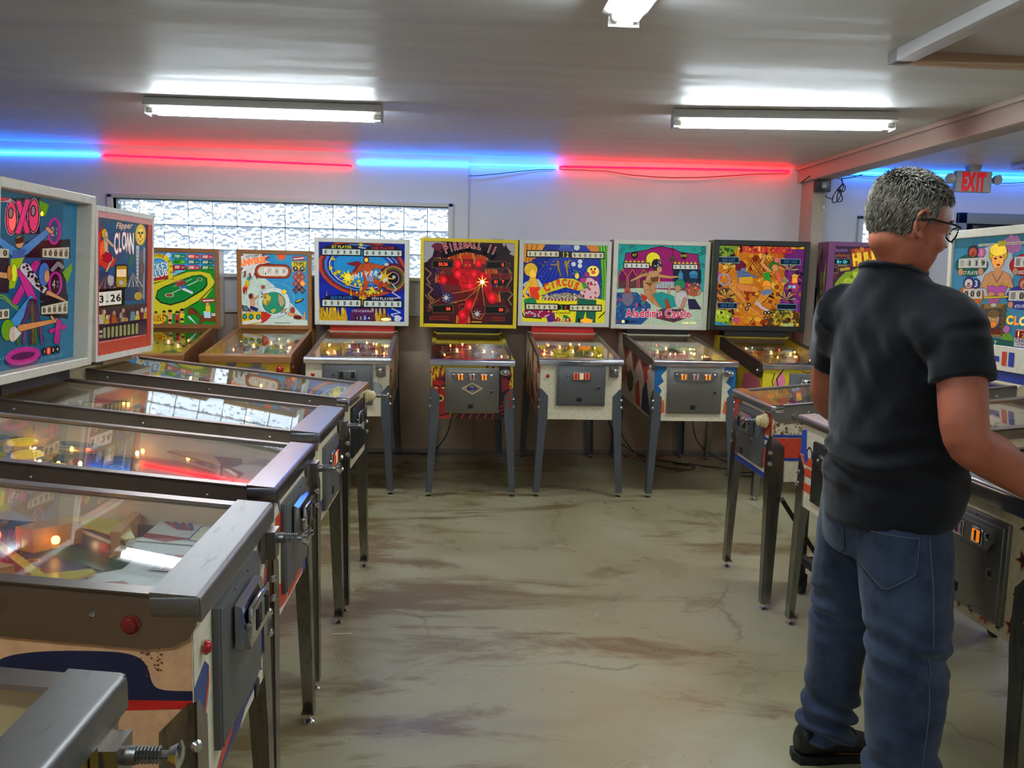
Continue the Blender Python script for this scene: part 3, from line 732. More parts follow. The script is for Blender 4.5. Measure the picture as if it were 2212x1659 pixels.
    rubber([(-.19, .56), (-.15, .66), (-.2, .80), (-.215, .68)]); rubber([(.17, .58), (.19, .74), (.205, .66)])
    for k, (x_, y_, dx, dy, an) in enumerate([(-.17, .70, .06, .10, 10), (.17, .66, .05, .10, -8), (0, 1.02, .15, .05, 0), (-.18, .93, .06, .07, 20), (.17, .90, .05, .07, -20)]):
        pc = q.choice(pal); ca, sa = math.cos(R(an)), math.sin(R(an))
        P = [(x_ + ca * u * dx - sa * v * dy, y_ + sa * u * dx + ca * v * dy) for u, v in ((-.5, -.5), (.2, -.6), (.5, -.3), (.45, .5), (-.1, .6), (-.5, .4))]
        MB().prism(P, .040, .043, lambda u, v, s: (u, v, zp(v) + s)).build('lane_plastic', mat('plastic %d %d %d' % pc, pc, .2, coat=.4), bd, smooth=False)
    if spec.get('gate', True):
        MB().tube([(.03 + .19 * math.cos(R(a)), .86 + .2 * math.sin(R(a)), zp(1.0) + .02) for a in range(-10, 100, 10)], .003, 5).build('ball_guide', STEEL, bd)
    for k in range(int(spec.get('bulbs', 9) * 1.5)):
        x_, y_ = q.choice([(-.2, .35), (.2, .35), (-.17, .7), (.17, .66), (-.05, 1.0), (.05, 1.0), (.12, .95), (-.12, .95), (-.2, .52), (.21, .5), (.0, .62), (-.21, .85), (.21, .83)])
        x_ += q.uniform(-.02, .02); y_ += q.uniform(-.03, .03)
        MB().ball((x_, y_, zp(y_) + .025), .0058, 8, sc=(1, 1, 1.4)).build('bulb', (AMBER if q.random() < .6 else WARM) if q.random() < .85 else REDBULB, bd)
    return bd, zp

def machine(key, label, P):
    """x, y, yaw, w, h, hw, yf, zt, zb, ty in POSE"""
    X, Y, YAW, w, h, hw, yf, zt, zb, ty = POSE[key]
    w += P.get('dw', 0)
    t = tag(empty('pinball_machine', (X, Y, 0), R(YAW)), label, 'pinball machine', 'pinball machines'); MACH[key] = (t, Matrix.Translation((X, Y, 0)) @ Matrix.Rotation(R(YAW), 4, 'Z'))
    cw = w - .012; D = P.get('len', 1.30); zf = P.get('zf', .535); zr = zf + .04
    sl = lambda y: h + SL * y
    body = paint(P['cab']) if not P.get('wood') else WOOD
    th = .018
    mb = MB()
    rear = min(sl(1.12), zb + .02)
    side = [(.004, zf), (.004, h - .012), (1.10, sl(1.10) - .012), (1.12, rear), (D, rear), (D, zr)]
    for sx in (-1, 1): mb.prism(side, sx * (cw / 2 - th), sx * cw / 2, lambda u, v, s: (s, u, v))
    mb.box(-cw / 2 + th, cw / 2 - th, .004, .022, zf, h - .03); mb.box(-cw / 2 + th, cw / 2 - th, D - th, D, zr, rear)
    mb.prism([(.02, zf + .01), (D - .02, zr + .01), (D - .02, zr + .022), (.02, zf + .022)], -cw / 2 + th, cw / 2 - th, lambda u, v, s: (s, u, v))
    mb.box(-cw / 2 + th, cw / 2 - th, 1.12, D, rear - .016, rear)
    cab = mb.build('cabinet', body, t, smooth=False)
    # printed sides and front
    if 'side' in P:
        for sx in ((-1,) if P.get('one_side', -1) == -1 else (1,)) if P.get('one_side') else (-1, 1):
            a = Art([(0, h - .014), (1.10, sl(1.1) - .014), (1.10, zf + .034), (0, zf)]); P['side'](a, h, zf)
            a.build('side_art', cab, lambda u, v, l, sx=sx: (sx * (cw / 2 + .0006 + l), .006 + (1.10 - .006) * u, zf + .04 * u * 1.1 / D + (h - .014 + SL * 1.1 * u - zf - .04 * u * 1.1 / D) * v), M_PRINT)
    if 'front' in P:
        a = Art([(-cw / 2, h - .03), (cw / 2, h - .03), (cw / 2, zf + .002), (-cw / 2, zf + .002)]); P['front'](a, cw / 2, h, zf)
        a.build('front_art', cab, lambda u, v, l: (-cw / 2 + cw * u, .0032 - l, zf + .002 + (h - .032 - zf) * v), M_PRINT)
    rs = P.get('rs', .04); rm = P.get('rail_m', DSTEEL)
    for sx in (-1, 1):
        rail(t, cw, h, 1.10, sx, rm, rs, P.get('rail_w', 0), screws=P.get('screws', 0), rnd=P.get('rnd', False))
        bz = h - P.get('btn_z', .085)
        MB().lathe([(.016, 0), (.016, .004), (.012, .005), (.011, .011), (.007, .012)], (sx * (cw / 2 + (.005 if rs > .07 else .0)), .10, bz), (sx, 0, 0), 16).build('flipper_button', P.get('btn', REDP), t)
    lockbar(t, w, h, P.get('lbd', .045), P.get('lb_m', STEEL), P.get('lb_drop', .034))
    y0 = P.get('lbd', .045) - .006
    MB().prism([(y0, sl(y0) - .006), (1.12, sl(1.12) - .006), (1.12, sl(1.12) - .010), (y0, sl(y0) - .010)], -cw / 2 + .012, cw / 2 - .012, lambda u, v, s: (s, u, v)).build('playfield_glass', M_PANE, t, smooth=False)
    playfield(t, w, h, P['pf'])
    if 'door' in P:
        d = P['door']; coin_door(t, d[0], d[1], h + d[2], h + d[3], d[4], d[5] if len(d) > 5 else 1)
    if 'plunger' in P: plunger(t, w / 2 - .062, h - P.get('plz', .07), P['plunger'])
    if P.get('start'): MB().lathe([(.013, 0), (.013, .004), (.008, .010), (.003, .012)], (-w / 2 + .055, -.002, h - .11), (0, -1, 0), 12).build('start_button', REDP, t)
    add_legs(t, cw, D, zf, zr, P.get('leg', LEGC))
    # ---- head
    if P.get('head', True):
        hd = P.get('hd', .20); fb = P.get('fb', .035); rc = P.get('rc', .02)
        sh = lambda z: ty * (z - zb) / (zt - zb)
        fr = P.get('frame'); fm = fr if not isinstance(fr, tuple) else paint(fr)
        bx = MB(); bm_ = P.get('head_m', body)
        def b4(mb, x0, x1, ya, yb, z0, z1):
            mb.prism([(ya, z0), (yb, z0), (yb, z1), (ya, z1)], x0, x1, lambda u, v, s: (s, u + sh(v), v))
        b4(bx, -hw / 2, -hw / 2 + .014, yf + .022, yf + hd, zb, zt); b4(bx, hw / 2 - .014, hw / 2, yf + .022, yf + hd, zb, zt)
        b4(bx, -hw / 2, hw / 2, yf + .022, yf + hd, zt - .014, zt); b4(bx, -hw / 2, hw / 2, yf + .022, yf + hd, zb, zb + .014); b4(bx, -hw / 2, hw / 2, yf + hd - .01, yf + hd, zb, zt)
        hb = bx.build('head_box', bm_, t, smooth=False)
        fl, fr_, ft, fo = P.get('borders', (fb, fb, fb, fb))
        for nm, (x0, x1, z0, z1) in (('l', (-hw / 2, -hw / 2 + fl, zb, zt)), ('r', (hw / 2 - fr_, hw / 2, zb, zt)), ('t', (-hw / 2 + fl, hw / 2 - fr_, zt - ft, zt)), ('b', (-hw / 2 + fl, hw / 2 - fr_, zb, zb + fo))):
            mb = MB(); b4(mb, x0, x1, yf, yf + max(.024, rc + .008), z0, z1)
            bmesh.ops.bevel(mb.bm, geom=list(mb.bm.edges), offset=.003, segments=1, affect='EDGES')
            mb.build('frame_board', fm, hb)
        gx0, gx1, gz0, gz1 = -hw / 2 + fl - .004, hw / 2 - fr_ + .004, zb + fo - .004, zt - ft + .004
        if 'art' in P:
            a = P['art'][0]; a = Art(P['art'][1]); P['art'][0](a)
            nl = max(1, a.layer); stp = min(.00022, .004 / nl)
            gy = yf + rc
            a.build('backglass', hb, lambda u, v, l: (gx0 + (gx1 - gx0) * u, gy - l + sh(gz0 + (gz1 - gz0) * v), gz0 + (gz1 - gz0) * v), M_GLASSART, stp)
        if 'head_side' in P:
            a = Art([(0, 1), (1, 1), (1, 0), (0, 0)]); P['head_side'](a)
            for sx in (-1, 1): a.build('head_side_art', hb, lambda u, v, l, sx=sx: (sx * (hw / 2 + .0006 + l), yf + .026 + (hd - .03) * (u if sx > 0 else 1 - u) + sh(zb + (zt - zb) * v), zb + (zt - zb) * v), M_PRINT)
        nk = P.get('neck')
        if zb - rear > -.05:
            nw = P.get('neck_w', .5)
            MB().box(-nw / 2, nw / 2, yf + .035, yf + hd - .02, rear - .002, zb + .016, .002).build('neck', paint(nk) if nk else BLACK, t)
        if P.get('crest'):
            for sx in (-1, 1): MB().box(sx * hw * .3 - .04, sx * hw * .3 + .04, yf + .05, yf + .09, zt, zt + .006, .002).build('head_latch', DSTEEL, hb)
    return t
# ================================================================== printed pictures of the backglasses (flat print)
SKIN = (226, 160, 110); INK = (24, 18, 22)
def person_print(a, pts_list, c, w): 
    for p in pts_list: a.line(p, w, c)
def art_oxo(a):
    a.glow = .55
    a.rect(-60, 0, 760, 1700, (16, 100, 134)); a.rect(590, 250, 760, 1500, (28, 118, 158))
    a.ink = 3
    a.poly([(330, 515), (645, 505), (648, 655), (330, 645)], (22, 14, 34)); a.poly([(-60, 640), (215, 640), (215, 920), (-60, 900)], (40, 14, 48)); a.poly([(440, 660), (600, 660), (640, 1000), (440, 985)], (38, 12, 44))
    a.poly([(-60, 1030), (215, 1050), (215, 1130), (-60, 1160)], (22, 14, 30)); a.poly([(440, 1000), (640, 935), (645, 1130), (445, 1100)], (20, 14, 30)); a.poly([(-60, 455), (215, 540), (215, 560), (-60, 545)], (20, 14, 30))
    a.poly([(215, 640), (440, 645), (440, 1000), (215, 1010)], (22, 84, 140))
    a.rect(215, 180, 430, 460, (34, 16, 54))
    for y in (905, 925): a.line([(-60, y), (180, y + 35), (280, y + 130)], 10, (130, 170, 20))
    # big word
    for k, (cx, cy, rx, ry) in enumerate(((226, 330, 46, 138), (384, 318, 44, 134))):
        a.ell(cx, cy, rx, ry, (226, 206, 206)); a.ell(cx, cy, rx - 7, ry - 8, INK); a.ell(cx, cy, rx - 11, ry - 13, (236, 60, 112), glow=.9)
        if k == 0: a.ell(cx + 8, cy + 20, 26, 80, (255, 96, 92), glow=1.6)
        a.ell(cx - 4, cy - 36, 17, 42, INK); a.ell(cx - 4, cy - 36, 13, 36, (168, 140, 142))
    a.line([(276, 215), (340, 440)], 48, (226, 206, 206)); a.line([(338, 205), (276, 442)], 48, (226, 206, 206)); a.line([(276, 215), (340, 440)], 40, INK); a.line([(338, 205), (276, 442)], 40, INK); a.line([(276, 217), (340, 438)], 34, (232, 56, 124), glow=.9); a.line([(338, 207), (276, 440)], 34, (232, 56, 124), glow=.9)
    a.poly([(95, 155), (225, 185), (225, 212), (95, 200)], (214, 170, 176)); a.ell(160, 185, 45, 12, (220, 60, 90))
    # rings
    for cx, cy, rx, ry, d in ((95, 370, 54, 102, '1'), (530, 442, 48, 104, '2'), (92, 872, 52, 126, '3'), (545, 852, 50, 98, '4')):
        a.ell(cx, cy, rx - 8, ry - 8, (24, 84, 120) if d in '12' else (34, 10, 40)); a.ring(cx, cy, rx, ry, 17, (208, 44, 158))
        a.text(d, cx - 10, cy + 34, 68, (210, 208, 200), sx=.5, wt=0); a.text('U', cx + 18, cy - 4, 24, (200, 190, 190), sx=.6, wt=0); a.text('P', cx + 18, cy + 32, 24, (200, 190, 190), sx=.6, wt=0)
    # acrobats as plain coloured shapes
    a.line([(115, 480), (250, 600)], 40, (70, 146, 216), w1=64); a.line([(485, 440), (320, 590)], 42, (70, 146, 216), w1=66)
    a.poly([(235, 580), (330, 575), (310, 660), (232, 665)], (60, 104, 176)); a.ell(285, 520, 30, 46, SKIN); a.poly([(255, 495), (315, 470), (312, 525), (258, 535)], (70, 34, 30)); a.line([(480, 420), (510, 450)], 26, SKIN)
    a.poly([(226, 650), (318, 640), (252, 880), (214, 885)], (170, 200, 20)); a.ell(250, 760, 20, 70, (204, 214, 40), glow=1.2)
    a.line([(130, 770), (215, 785)], 42, SKIN); a.ell(215, 760, 15, 60, (220, 140, 40))
    a.line([(405, 690), (262, 985)], 50, (214, 40, 146)); a.line([(300, 745), (392, 985)], 58, (222, 44, 150))
    a.line([(325, 720), (420, 860), (490, 920)], 74, (222, 208, 216), w1=40)
    q = random.Random(3)
    for k in range(34):
        f = q.random(); x = 325 + 150 * f + q.uniform(-22, 22); y = 715 + 190 * f + q.uniform(-22, 22); a.ell(x, y, 7, 8, (60, 36, 60), n=7)
    a.line([(495, 920), (615, 985)], 34, SKIN, w1=14)
    a.ell(462, 775, 38, 92, (64, 122, 206)); a.ell(482, 790, 18, 50, SKIN); a.line([(520, 740), (560, 690), (590, 720)], 30, (150, 140, 140))
    a.poly([(590, 760), (655, 690), (660, 735), (630, 850)], (120, 170, 20)); a.poly([(415, 200), (485, 240), (460, 330), (430, 300)], (120, 176, 16)); a.ell(438, 305, 12, 20, (250, 226, 60), glow=1.8)
    a.ell(30, 130, 50, 40, (90, 150, 20))
    a.line([(372, 955), (262, 1150)], 30, (70, 150, 220), w1=72)
    a.line([(372, 985), (290, 1300)], 40, (84, 50, 104), w1=26); a.line([(392, 985), (455, 1300)], 40, (70, 40, 88), w1=24); a.line([(380, 1000), (395, 1320)], 26, (104, 80, 60))
    for k in range(5): a.line([(300 + 36 * k, 1190), (280 + 44 * k, 1330)], 16, [(60, 110, 40), (110, 60, 130), (60, 40, 90)][k % 3])
    a.ell(205, 1215, 46, 86, (112, 168, 30)); a.ell(242, 1250, 28, 62, (226, 196, 176)); a.poly([(250, 1180), (305, 1240), (262, 1300)], (224, 220, 214))
    a.line([(300, 1200), (560, 1140)], 52, (232, 150, 92), w1=26); a.line([(520, 1110), (545, 1150), (575, 1160)], 16, SKIN)
    a.line([(520, 1225), (612, 1190)], 34, (206, 40, 146)); a.line([(575, 1150), (560, 1310)], 38, (206, 40, 146))
    a.line([(0, 1190), (70, 1260)], 44, SKIN); a.line([(60, 1250), (85, 1400)], 40, (238, 76, 116)); a.line([(118, 1250), (85, 1330)], 34, (238, 76, 116)); a.poly([(20, 1350), (90, 1310), (95, 1350), (30, 1370)], (226, 200, 150))
    a.ell(318, 1445, 128, 78, (92, 18, 84), rot=-12); a.ring(318, 1425, 130, 70, 40, (206, 42, 146), rot=-12)
    for k, d in enumerate('1234'):
        x, y = 472 + 32 * k, 1392 - 7 * k; a.ell(x, y, 15, 30, (30, 24, 30) if d != '2' else (230, 60, 30), glow=.3 if d != '2' else 1.6); a.text(d, x, y + 12, 26, (220, 214, 190), sx=.7)
    a.text('BALL IN PLAY', 112, 1462, 26, (120, 170, 190), wt=0, sx=.75, rot=-6); a.text('1 TO 4 CAN PLAY', 530, 1440, 22, (120, 170, 190), wt=0, sx=.6, rot=-8)
    for x0, x1, y0, y1, y2, y3, ds in ((0, 205, 548, 632, 574, 640, '0000'), (445, 632, 574, 640, 566, 656, '10000'), (-4, 212, 1060, 1142, 1046, 1120, '00000'), (446, 632, 1030, 1090, 986, 1086, '00000')):
        a.reels(x0, y0, x1, y1, ds, len(ds), y2=y2, y3=y3, slot=(176, 150, 112))
def art_clown(a):
    a.glow = .6
    a.rect(760, 300, 1180, 1360, (30, 92, 132)); a.poly([(760, 740), (1000, 800), (1180, 760), (1180, 1000), (760, 1000)], (44, 70, 110))
    a.ink = 2.5
    # crescent moon with a seated figure
    a.poly([(840, 360), (800, 460), (788, 600), (800, 700), (850, 745), (905, 720), (938, 645), (880, 690), (830, 640), (812, 560), (815, 460)], (222, 54, 36), glow=.8)
    a.ell(835, 590, 30, 80, (236, 90, 40), glow=1.2); a.line([(850, 470), (852, 600), (900, 660), (856, 760)], 34, (236, 190, 150), w1=12); a.line([(850, 500), (905, 560)], 18, (236, 190, 150)); a.ell(840, 460, 20, 36, (230, 190, 40)); a.ell(852, 465, 12, 22, (240, 200, 160)); a.blob(858, 650, 36, 40, (190, 20, 50))
    a.text('Flipper', 985, 420, 46, (240, 214, 190), (120, 30, 30), sx=.62, slant=.2, wt=.025)
    for k, ch in enumerate('CLOWN'):
        x = 928 + 29 * k; hh = 150 + (8 if k in (0, 4) else -14 * (1 - abs(k - 2) / 2)); a.text(ch, x, 585 + 2 * abs(k - 2) * 8, hh, (240, 236, 226), (180, 60, 50), sx=.20 if ch != 'W' else .17, wt=.025, glow=1.0)
    a.ell(1110, 470, 40, 84, (232, 190, 60), glow=.9); a.ell(1110, 480, 30, 66, (248, 206, 80), glow=1.0); a.ell(1098, 455, 6, 8, INK); a.ell(1122, 455, 6, 8, INK); a.line([(1090, 500), (1108, 530), (1128, 500)], 5, (150, 40, 20)); a.ell(1110, 480, 6, 16, (240, 140, 70))
    a.poly([(1078, 555), (1100, 560), (1098, 860), (1084, 858)], (196, 204, 206)); a.poly([(1132, 570), (1148, 575), (1146, 1000), (1134, 990)], (150, 158, 168)); a.rect(1100, 600, 1132, 940, (100, 92, 104)); 
    for k in range(9): a.rect(1084, 590 + 30 * k, 1094, 596 + 30 * k, (90, 80, 90))
    a.ell(1098, 965, 32, 34, (196, 160, 70)); a.ell(1124, 740, 16, 50, (130, 90, 100)); a.line([(1020, 700), (1048, 640), (1035, 720)], 8, (60, 130, 60))
    # little window
    a.rrect(922, 710, 1014, 896, 14, INK); a.rrect(928, 718, 1008, 890, 10, (190, 150, 30)); a.rect(932, 745, 1002, 806, (226, 190, 150), glow=1.4); a.rect(940, 826, 1000, 884, (206, 176, 40)); a.blob(968, 856, 20, 20, (210, 204, 190))
    # circus tents
    for k in range(10): a.poly([(850, 790), (770 + 22 * k, 900), (781 + 22 * k, 905)], (176, 120, 96) if k % 2 else (104, 66, 70))
    for k in range(8): a.poly([(1050, 770), (1000 + 18 * k, 890), (1010 + 18 * k, 890)], (206, 190, 170) if k % 2 else (90, 110, 130))
    a.ell(885, 830, 24, 50, (200, 190, 190)); a.poly([(860, 790), (890, 760), (905, 800)], (60, 90, 150)); a.poly([(850, 905), (930, 890), (925, 940), (860, 945)], (210, 180, 40))
    a.reels(795, 930, 968, 1040, '3.261', 4, y2=915, y3=1026, panel=(232, 228, 214), slot=(214, 206, 188), frame=INK, glow=.9)
    # crowd
    a.poly([(760, 1060), (1180, 1020), (1180, 1200), (760, 1230)], (70, 50, 66)); q = random.Random(8)
    for k in range(26):
        x = 795 + 370 * q.random(); y = 1070 + 110 * q.random(); c = q.choice([(206, 170, 40), (120, 150, 160), (200, 190, 176), (120, 40, 60), (60, 110, 110), (190, 90, 40), (220, 206, 60)]); a.poly([(x - 22, y + 90), (x - 14, y + 10), (x + 14, y + 10), (x + 22, y + 90)], c); a.ell(x, y - 8, 12, 20, q.choice([(226, 190, 160), (200, 150, 120), (110, 60, 60)]))
    a.poly([(760, 1200), (1180, 1150), (1180, 1400), (760, 1400)], (52, 22, 60))
    a.text('GAME', 805, 1262, 24, (226, 214, 200), sx=.5, wt=.025); a.text('OVER', 805, 1302, 24, (226, 214, 200), sx=.5, wt=.025)
    for k in range(9):
        x = 824 + 31 * k; y = 1212 - 3.6 * k; a.rrect(x, y, x + 27, y + 100, 6, INK); a.rrect(x + 3, y + 6, x + 23, y + 94, 4, (146, 150, 104), glow=.7)
def art_jockey(a):
    a.glow = .85
    a.rect(90, 200, 940, 990, (66, 150, 214)); a.ell(470, 260, 24, 26, (206, 222, 232)); a.ell(130, 300, 60, 40, (206, 222, 232))
    a.ink = 2.2
    a.poly([(100, 560), (330, 470), (640, 380), (925, 410), (940, 990), (100, 990)], (28, 140, 36)); a.poly([(100, 520), (250, 470), (520, 395), (620, 405), (240, 575), (100, 620)], (176, 60, 56)); a.poly([(100, 560), (560, 410), (640, 410), (240, 590), (100, 640)], (110, 190, 216))
    a.poly([(240, 590), (330, 520), (640, 430), (760, 418), (860, 440), (905, 520), (880, 600), (820, 690), (640, 800), (470, 880), (300, 860), (240, 800), (100, 760), (100, 640)], (212, 200, 40))
    a.line([(245, 585), (430, 515), (640, 425)], 8, (30, 60, 20)); a.line([(900, 560), (760, 720), (560, 850)], 10, (30, 80, 20))
    a.poly([(350, 700), (370, 620), (430, 580), (520, 540), (700, 465), (780, 456), (832, 490), (835, 560), (800, 610), (620, 730), (490, 772), (400, 750)], (20, 60, 30)); a.poly([(358, 690), (376, 625), (430, 590), (520, 548), (700, 472), (780, 464), (824, 492), (826, 552), (790, 602), (620, 716), (490, 758), (405, 738)], (18, 132, 52))
    a.line([(480, 660), (765, 505)], 7, (220, 226, 206)); a.line([(585, 590), (690, 640)], 26, (206, 220, 216)); a.line([(520, 580), (690, 500)], 5, (200, 220, 200)); a.ell(480, 668, 42, 22, (220, 220, 200)); a.ell(480, 668, 32, 15, (130, 90, 50)); a.ell(765, 502, 26, 16, (210, 210, 180)); a.ell(765, 502, 18, 10, (96, 110, 50))
    a.poly([(525, 550), (600, 515), (650, 535), (570, 585)], (150, 60, 60)); a.text('POINTS', 570, 530, 20, (236, 150, 130), (110, 20, 20), sx=.8, rot=-18)
    a.poly([(570, 590), (640, 560), (655, 572), (590, 605)], (50, 110, 200))
    # horseshoe
    a.ring(376, 385, 136, 142, 46, (226, 204, 40)); a.poly([(244, 400), (292, 390), (352, 520), (330, 555), (300, 530)], (226, 204, 40)); a.poly([(462, 340), (512, 380), (508, 500), (470, 500)], (226, 204, 40))
    a.poly([(300, 380), (330, 320), (420, 310), (462, 380), (468, 500), (340, 520)], (84, 168, 212)); a.poly([(310, 480), (468, 440), (468, 500), (340, 525)], (170, 50, 50))
    for t, x, y, r in (('M', 262, 330, -55), ('I', 275, 308, -45), ('L', 288, 292, -40), ('L', 308, 278, -30), ('I', 330, 268, -15), ('O', 352, 264, -5), ('N', 384, 266, 10), ('S', 414, 278, 22)): a.text(t, x, y + 8, 36, (150, 50, 16), rot=r, sx=.8)
    for t, x, y, r in (('7', 254, 398, 10), ('6', 280, 472, 15), ('5', 322, 524, 20), ('4', 462, 320, 50), ('3', 486, 362, 70), ('2', 492, 420, 85), ('1', 490, 484, 90)): a.text(t, x, y + 14, 36, (130, 40, 16) if t != '4' else (30, 120, 40), rot=r, sx=.9)
    a.text('JOCKEY', 366, 418, 74, (236, 240, 236), (40, 80, 120), sx=.62, rot=-10); a.text('CLUB', 392, 480, 68, (236, 240, 236), (110, 40, 60), sx=.7, rot=-14)
    for r_, row in enumerate((('700', '800', '900'), ('400', '500', '600'), ('100', '200', '300'))):
        cs = (((24, 140, 80), (214, 60, 50), (196, 50, 70)), ((60, 170, 20), (20, 110, 110), (14, 96, 70)), ((176, 30, 56), (206, 60, 90), (40, 120, 30)))[r_]
        for k, tx in enumerate(row):
            x, y = 572 + 132 * k, 268 + 56 * r_; a.rrect(x - 58, y - 22, x + 58, y + 22, 20, cs[k], .9); a.text(tx, x - 22, y + 13, 28, (240, 236, 220) if r_ != 1 or k else (20, 50, 10), sx=.8, slant=.15); a.text('000', x + 34, y + 9, 14, (220, 210, 190), wt=0)
    a.poly([(780, 700), (905, 694), (908, 736), (786, 742)], (170, 36, 30)); a.line([(800, 722), (895, 714)], 14, (230, 226, 216))
    # spectators and horse with rider
    for x, y, s, c in ((355, 850, .7, (216, 110, 60)), (430, 845, .8, (190, 40, 40)), (486, 840, 1.0, SKIN), (552, 850, .9, (196, 40, 50)), (598, 828, 1.05, (230, 190, 50))):
        a.ell(x, y, 17 * s, 20 * s, SKIN); a.ell(x, y - 10 * s, 17 * s, 12 * s, (50, 30, 20)); a.poly([(x - 22 * s, y + 22), (x + 22 * s, y + 22), (x + 16 * s, y + 120), (x - 16 * s, y + 120)], c); a.rect(x - 16 * s, y + 76, x + 16 * s, y + 100, (60, 30, 30))
    a.ell(360, 915, 92, 50, (236, 206, 40)); a.text('DOUBLE', 356, 908, 34, (150, 40, 16), sx=.75, slant=.1); a.text('AWARD', 362, 944, 34, (150, 40, 16), sx=.8, slant=.1)
    a.poly([(655, 810), (690, 790), (740, 830), (780, 880), (925, 870), (925, 940), (800, 930), (770, 970), (756, 970), (770, 900), (725, 860), (665, 868), (652, 850)], (120, 60, 30)); a.line([(700, 800), (740, 850)], 10, (60, 30, 16)); a.poly([(800, 830), (865, 830), (870, 900), (810, 900)], (190, 220, 236)); a.poly([(822, 770), (862, 765), (868, 835), (822, 838)], (226, 200, 50)); a.ell(838, 756, 16, 18, SKIN); a.line([(665, 890), (730, 960)], 24, (206, 226, 226), w1=6); a.rect(878, 850, 915, 880, (206, 200, 190))
def art_planet(a):
    a.glow = .8
    a.rect(1150, 230, 1890, 1000, (54, 150, 204)); a.poly([(1160, 230), (1290, 400), (1500, 560), (1700, 760), (1880, 960), (1880, 1000), (1180, 1000)], (206, 222, 206)); a.ell(1590, 262, 44, 42, (230, 90, 40), glow=1.2)
    a.ink = 2.2
    for k in range(14): a.poly([(1590 + 50 * math.cos(R(180 * k / 13)), 262 + 46 * math.sin(R(180 * k / 13))), (1590 + 110 * math.cos(R(180 * k / 13 + 4)), 262 + 90 * math.sin(R(180 * k / 13 + 4))), (1590 + 50 * math.cos(R(180 * k / 13 + 9)), 262 + 46 * math.sin(R(180 * k / 13 + 9)))], (90, 170, 180))
    a.star(1290, 330, 190, (232, 228, 220), 16, .62); a.star(1290, 330, 190, (150, 60, 50), 16, .60, 6); a.star(1290, 330, 170, (232, 228, 220), 16, .66)
    a.text("GOTTLIEB'S", 1290, 280, 22, (40, 40, 90), sx=.8, rot=-8); a.text('UNIVERSE', 1305, 352, 60, (255, 120, 20), (200, 40, 20), sx=.66, rot=-10, glow=1.7)
    a.rrect(1318, 352, 1692, 500, 70, (150, 44, 40)); a.rrect(1330, 364, 1680, 488, 60, (196, 90, 40)); a.rrect(1350, 378, 1662, 474, 46, (224, 214, 196), 1.1)
    for x, d in ((1390, ''), (1466, '7'), (1545, '8'), (1620, '9')):
        a.rect(x - 20, 392, x + 20, 452, (60, 60, 60)); a.rect(x - 18, 394, x + 18, 450, (226, 220, 208))
        if d: a.text(d, x, 440, 32, INK, wt=0)
    a.ell(1428, 452, 5, 6, INK)
    a.poly([(1706, 268), (1828, 262), (1830, 302), (1710, 312)], (196, 44, 36)); a.line([(1722, 292), (1818, 280)], 14, (232, 226, 216)); a.poly([(1695, 322), (1850, 318), (1830, 430), (1780, 400), (1710, 430)], (232, 204, 40)); a.text('TRIPS', 1772, 362, 36, (60, 50, 20), sx=.85)
    for x, d in ((1736, '10'), (1806, '20')): a.ell(x, 394, 24, 25, INK); a.text(d, x, 404, 26, (226, 220, 206), sx=.8)
    for x, y, d, c in ((1772, 440, '9', (170, 70, 60)), (1737, 480, '7', (170, 60, 56)), (1808, 480, '8', (176, 60, 54)), (1773, 512, '6', (196, 70, 50)), (1740, 550, '4', (170, 50, 50)), (1810, 550, '5', (250, 110, 40)), (1775, 580, '3', (90, 30, 50)), (1742, 620, '1', (60, 30, 60)), (1810, 620, '2', (50, 28, 56))):
        a.poly([(x, y - 40), (x + 36, y), (x, y + 40), (x - 36, y)], c, .8 if d != '5' else 1.8)
        if d != '5': a.ell(x, y, 19, 19, (220, 196, 176)); a.ell(x, y, 15, 15, c); a.text(d, x, y + 11, 22, (226, 214, 200), wt=0)
        else: a.ell(x, y, 22, 22, (255, 140, 60), glow=2.2)
    a.ell(1517, 756, 166, 160, (224, 232, 228)); a.ell(1517, 756, 118, 114, (44, 150, 118)); a.poly([(1405, 720), (1440, 660), (1490, 690), (1480, 740), (1440, 780), (1410, 770)], (214, 196, 70)); a.poly([(1560, 660), (1610, 690), (1630, 760), (1590, 800), (1565, 740)], (196, 170, 120)); a.poly([(1485, 830), (1530, 815), (1540, 835), (1505, 868)], (206, 186, 70)); a.poly([(1440, 730), (1478, 735), (1440, 800)], (206, 130, 60)); a.ell(1622, 638, 24, 24, (236, 200, 40), glow=1.2)
    a.ring(1540, 720, 190, 180, 5, (120, 190, 214)); a.star(1405, 592, 26, (190, 70, 40), 8, .4)
    a.poly([(1230, 520), (1260, 500), (1265, 560), (1240, 620), (1215, 610)], (230, 196, 40)); a.ell(1258, 505, 16, 20, (50, 150, 130)); a.ell(1225, 596, 18, 22, (240, 90, 40), glow=1.6); a.flame(1218, 600, 40, -80, (206, 40, 30))
    a.line([(1290, 700), (1300, 760), (1290, 830)], 44, SKIN, w1=36); a.ell(1290, 686, 22, 26, SKIN); a.ell(1278, 690, 20, 26, (110, 40, 40)); a.line([(1320, 720), (1350, 690)], 14, SKIN); a.line([(1290, 810), (1340, 830)], 34, (40, 50, 110))
    a.poly([(1180, 780), (1240, 790), (1290, 850), (1200, 850)], (110, 30, 60)); a.poly([(1200, 790), (1240, 800), (1262, 840), (1216, 842)], (60, 140, 140))
    a.poly([(1180, 880), (1320, 850), (1440, 855), (1492, 885), (1440, 945), (1320, 980), (1180, 985)], (224, 190, 40)); a.poly([(1390, 850), (1450, 860), (1494, 885), (1440, 945), (1390, 970)], (206, 50, 40)); a.poly([(1180, 960), (1380, 920), (1400, 950), (1200, 990)], (226, 220, 210))
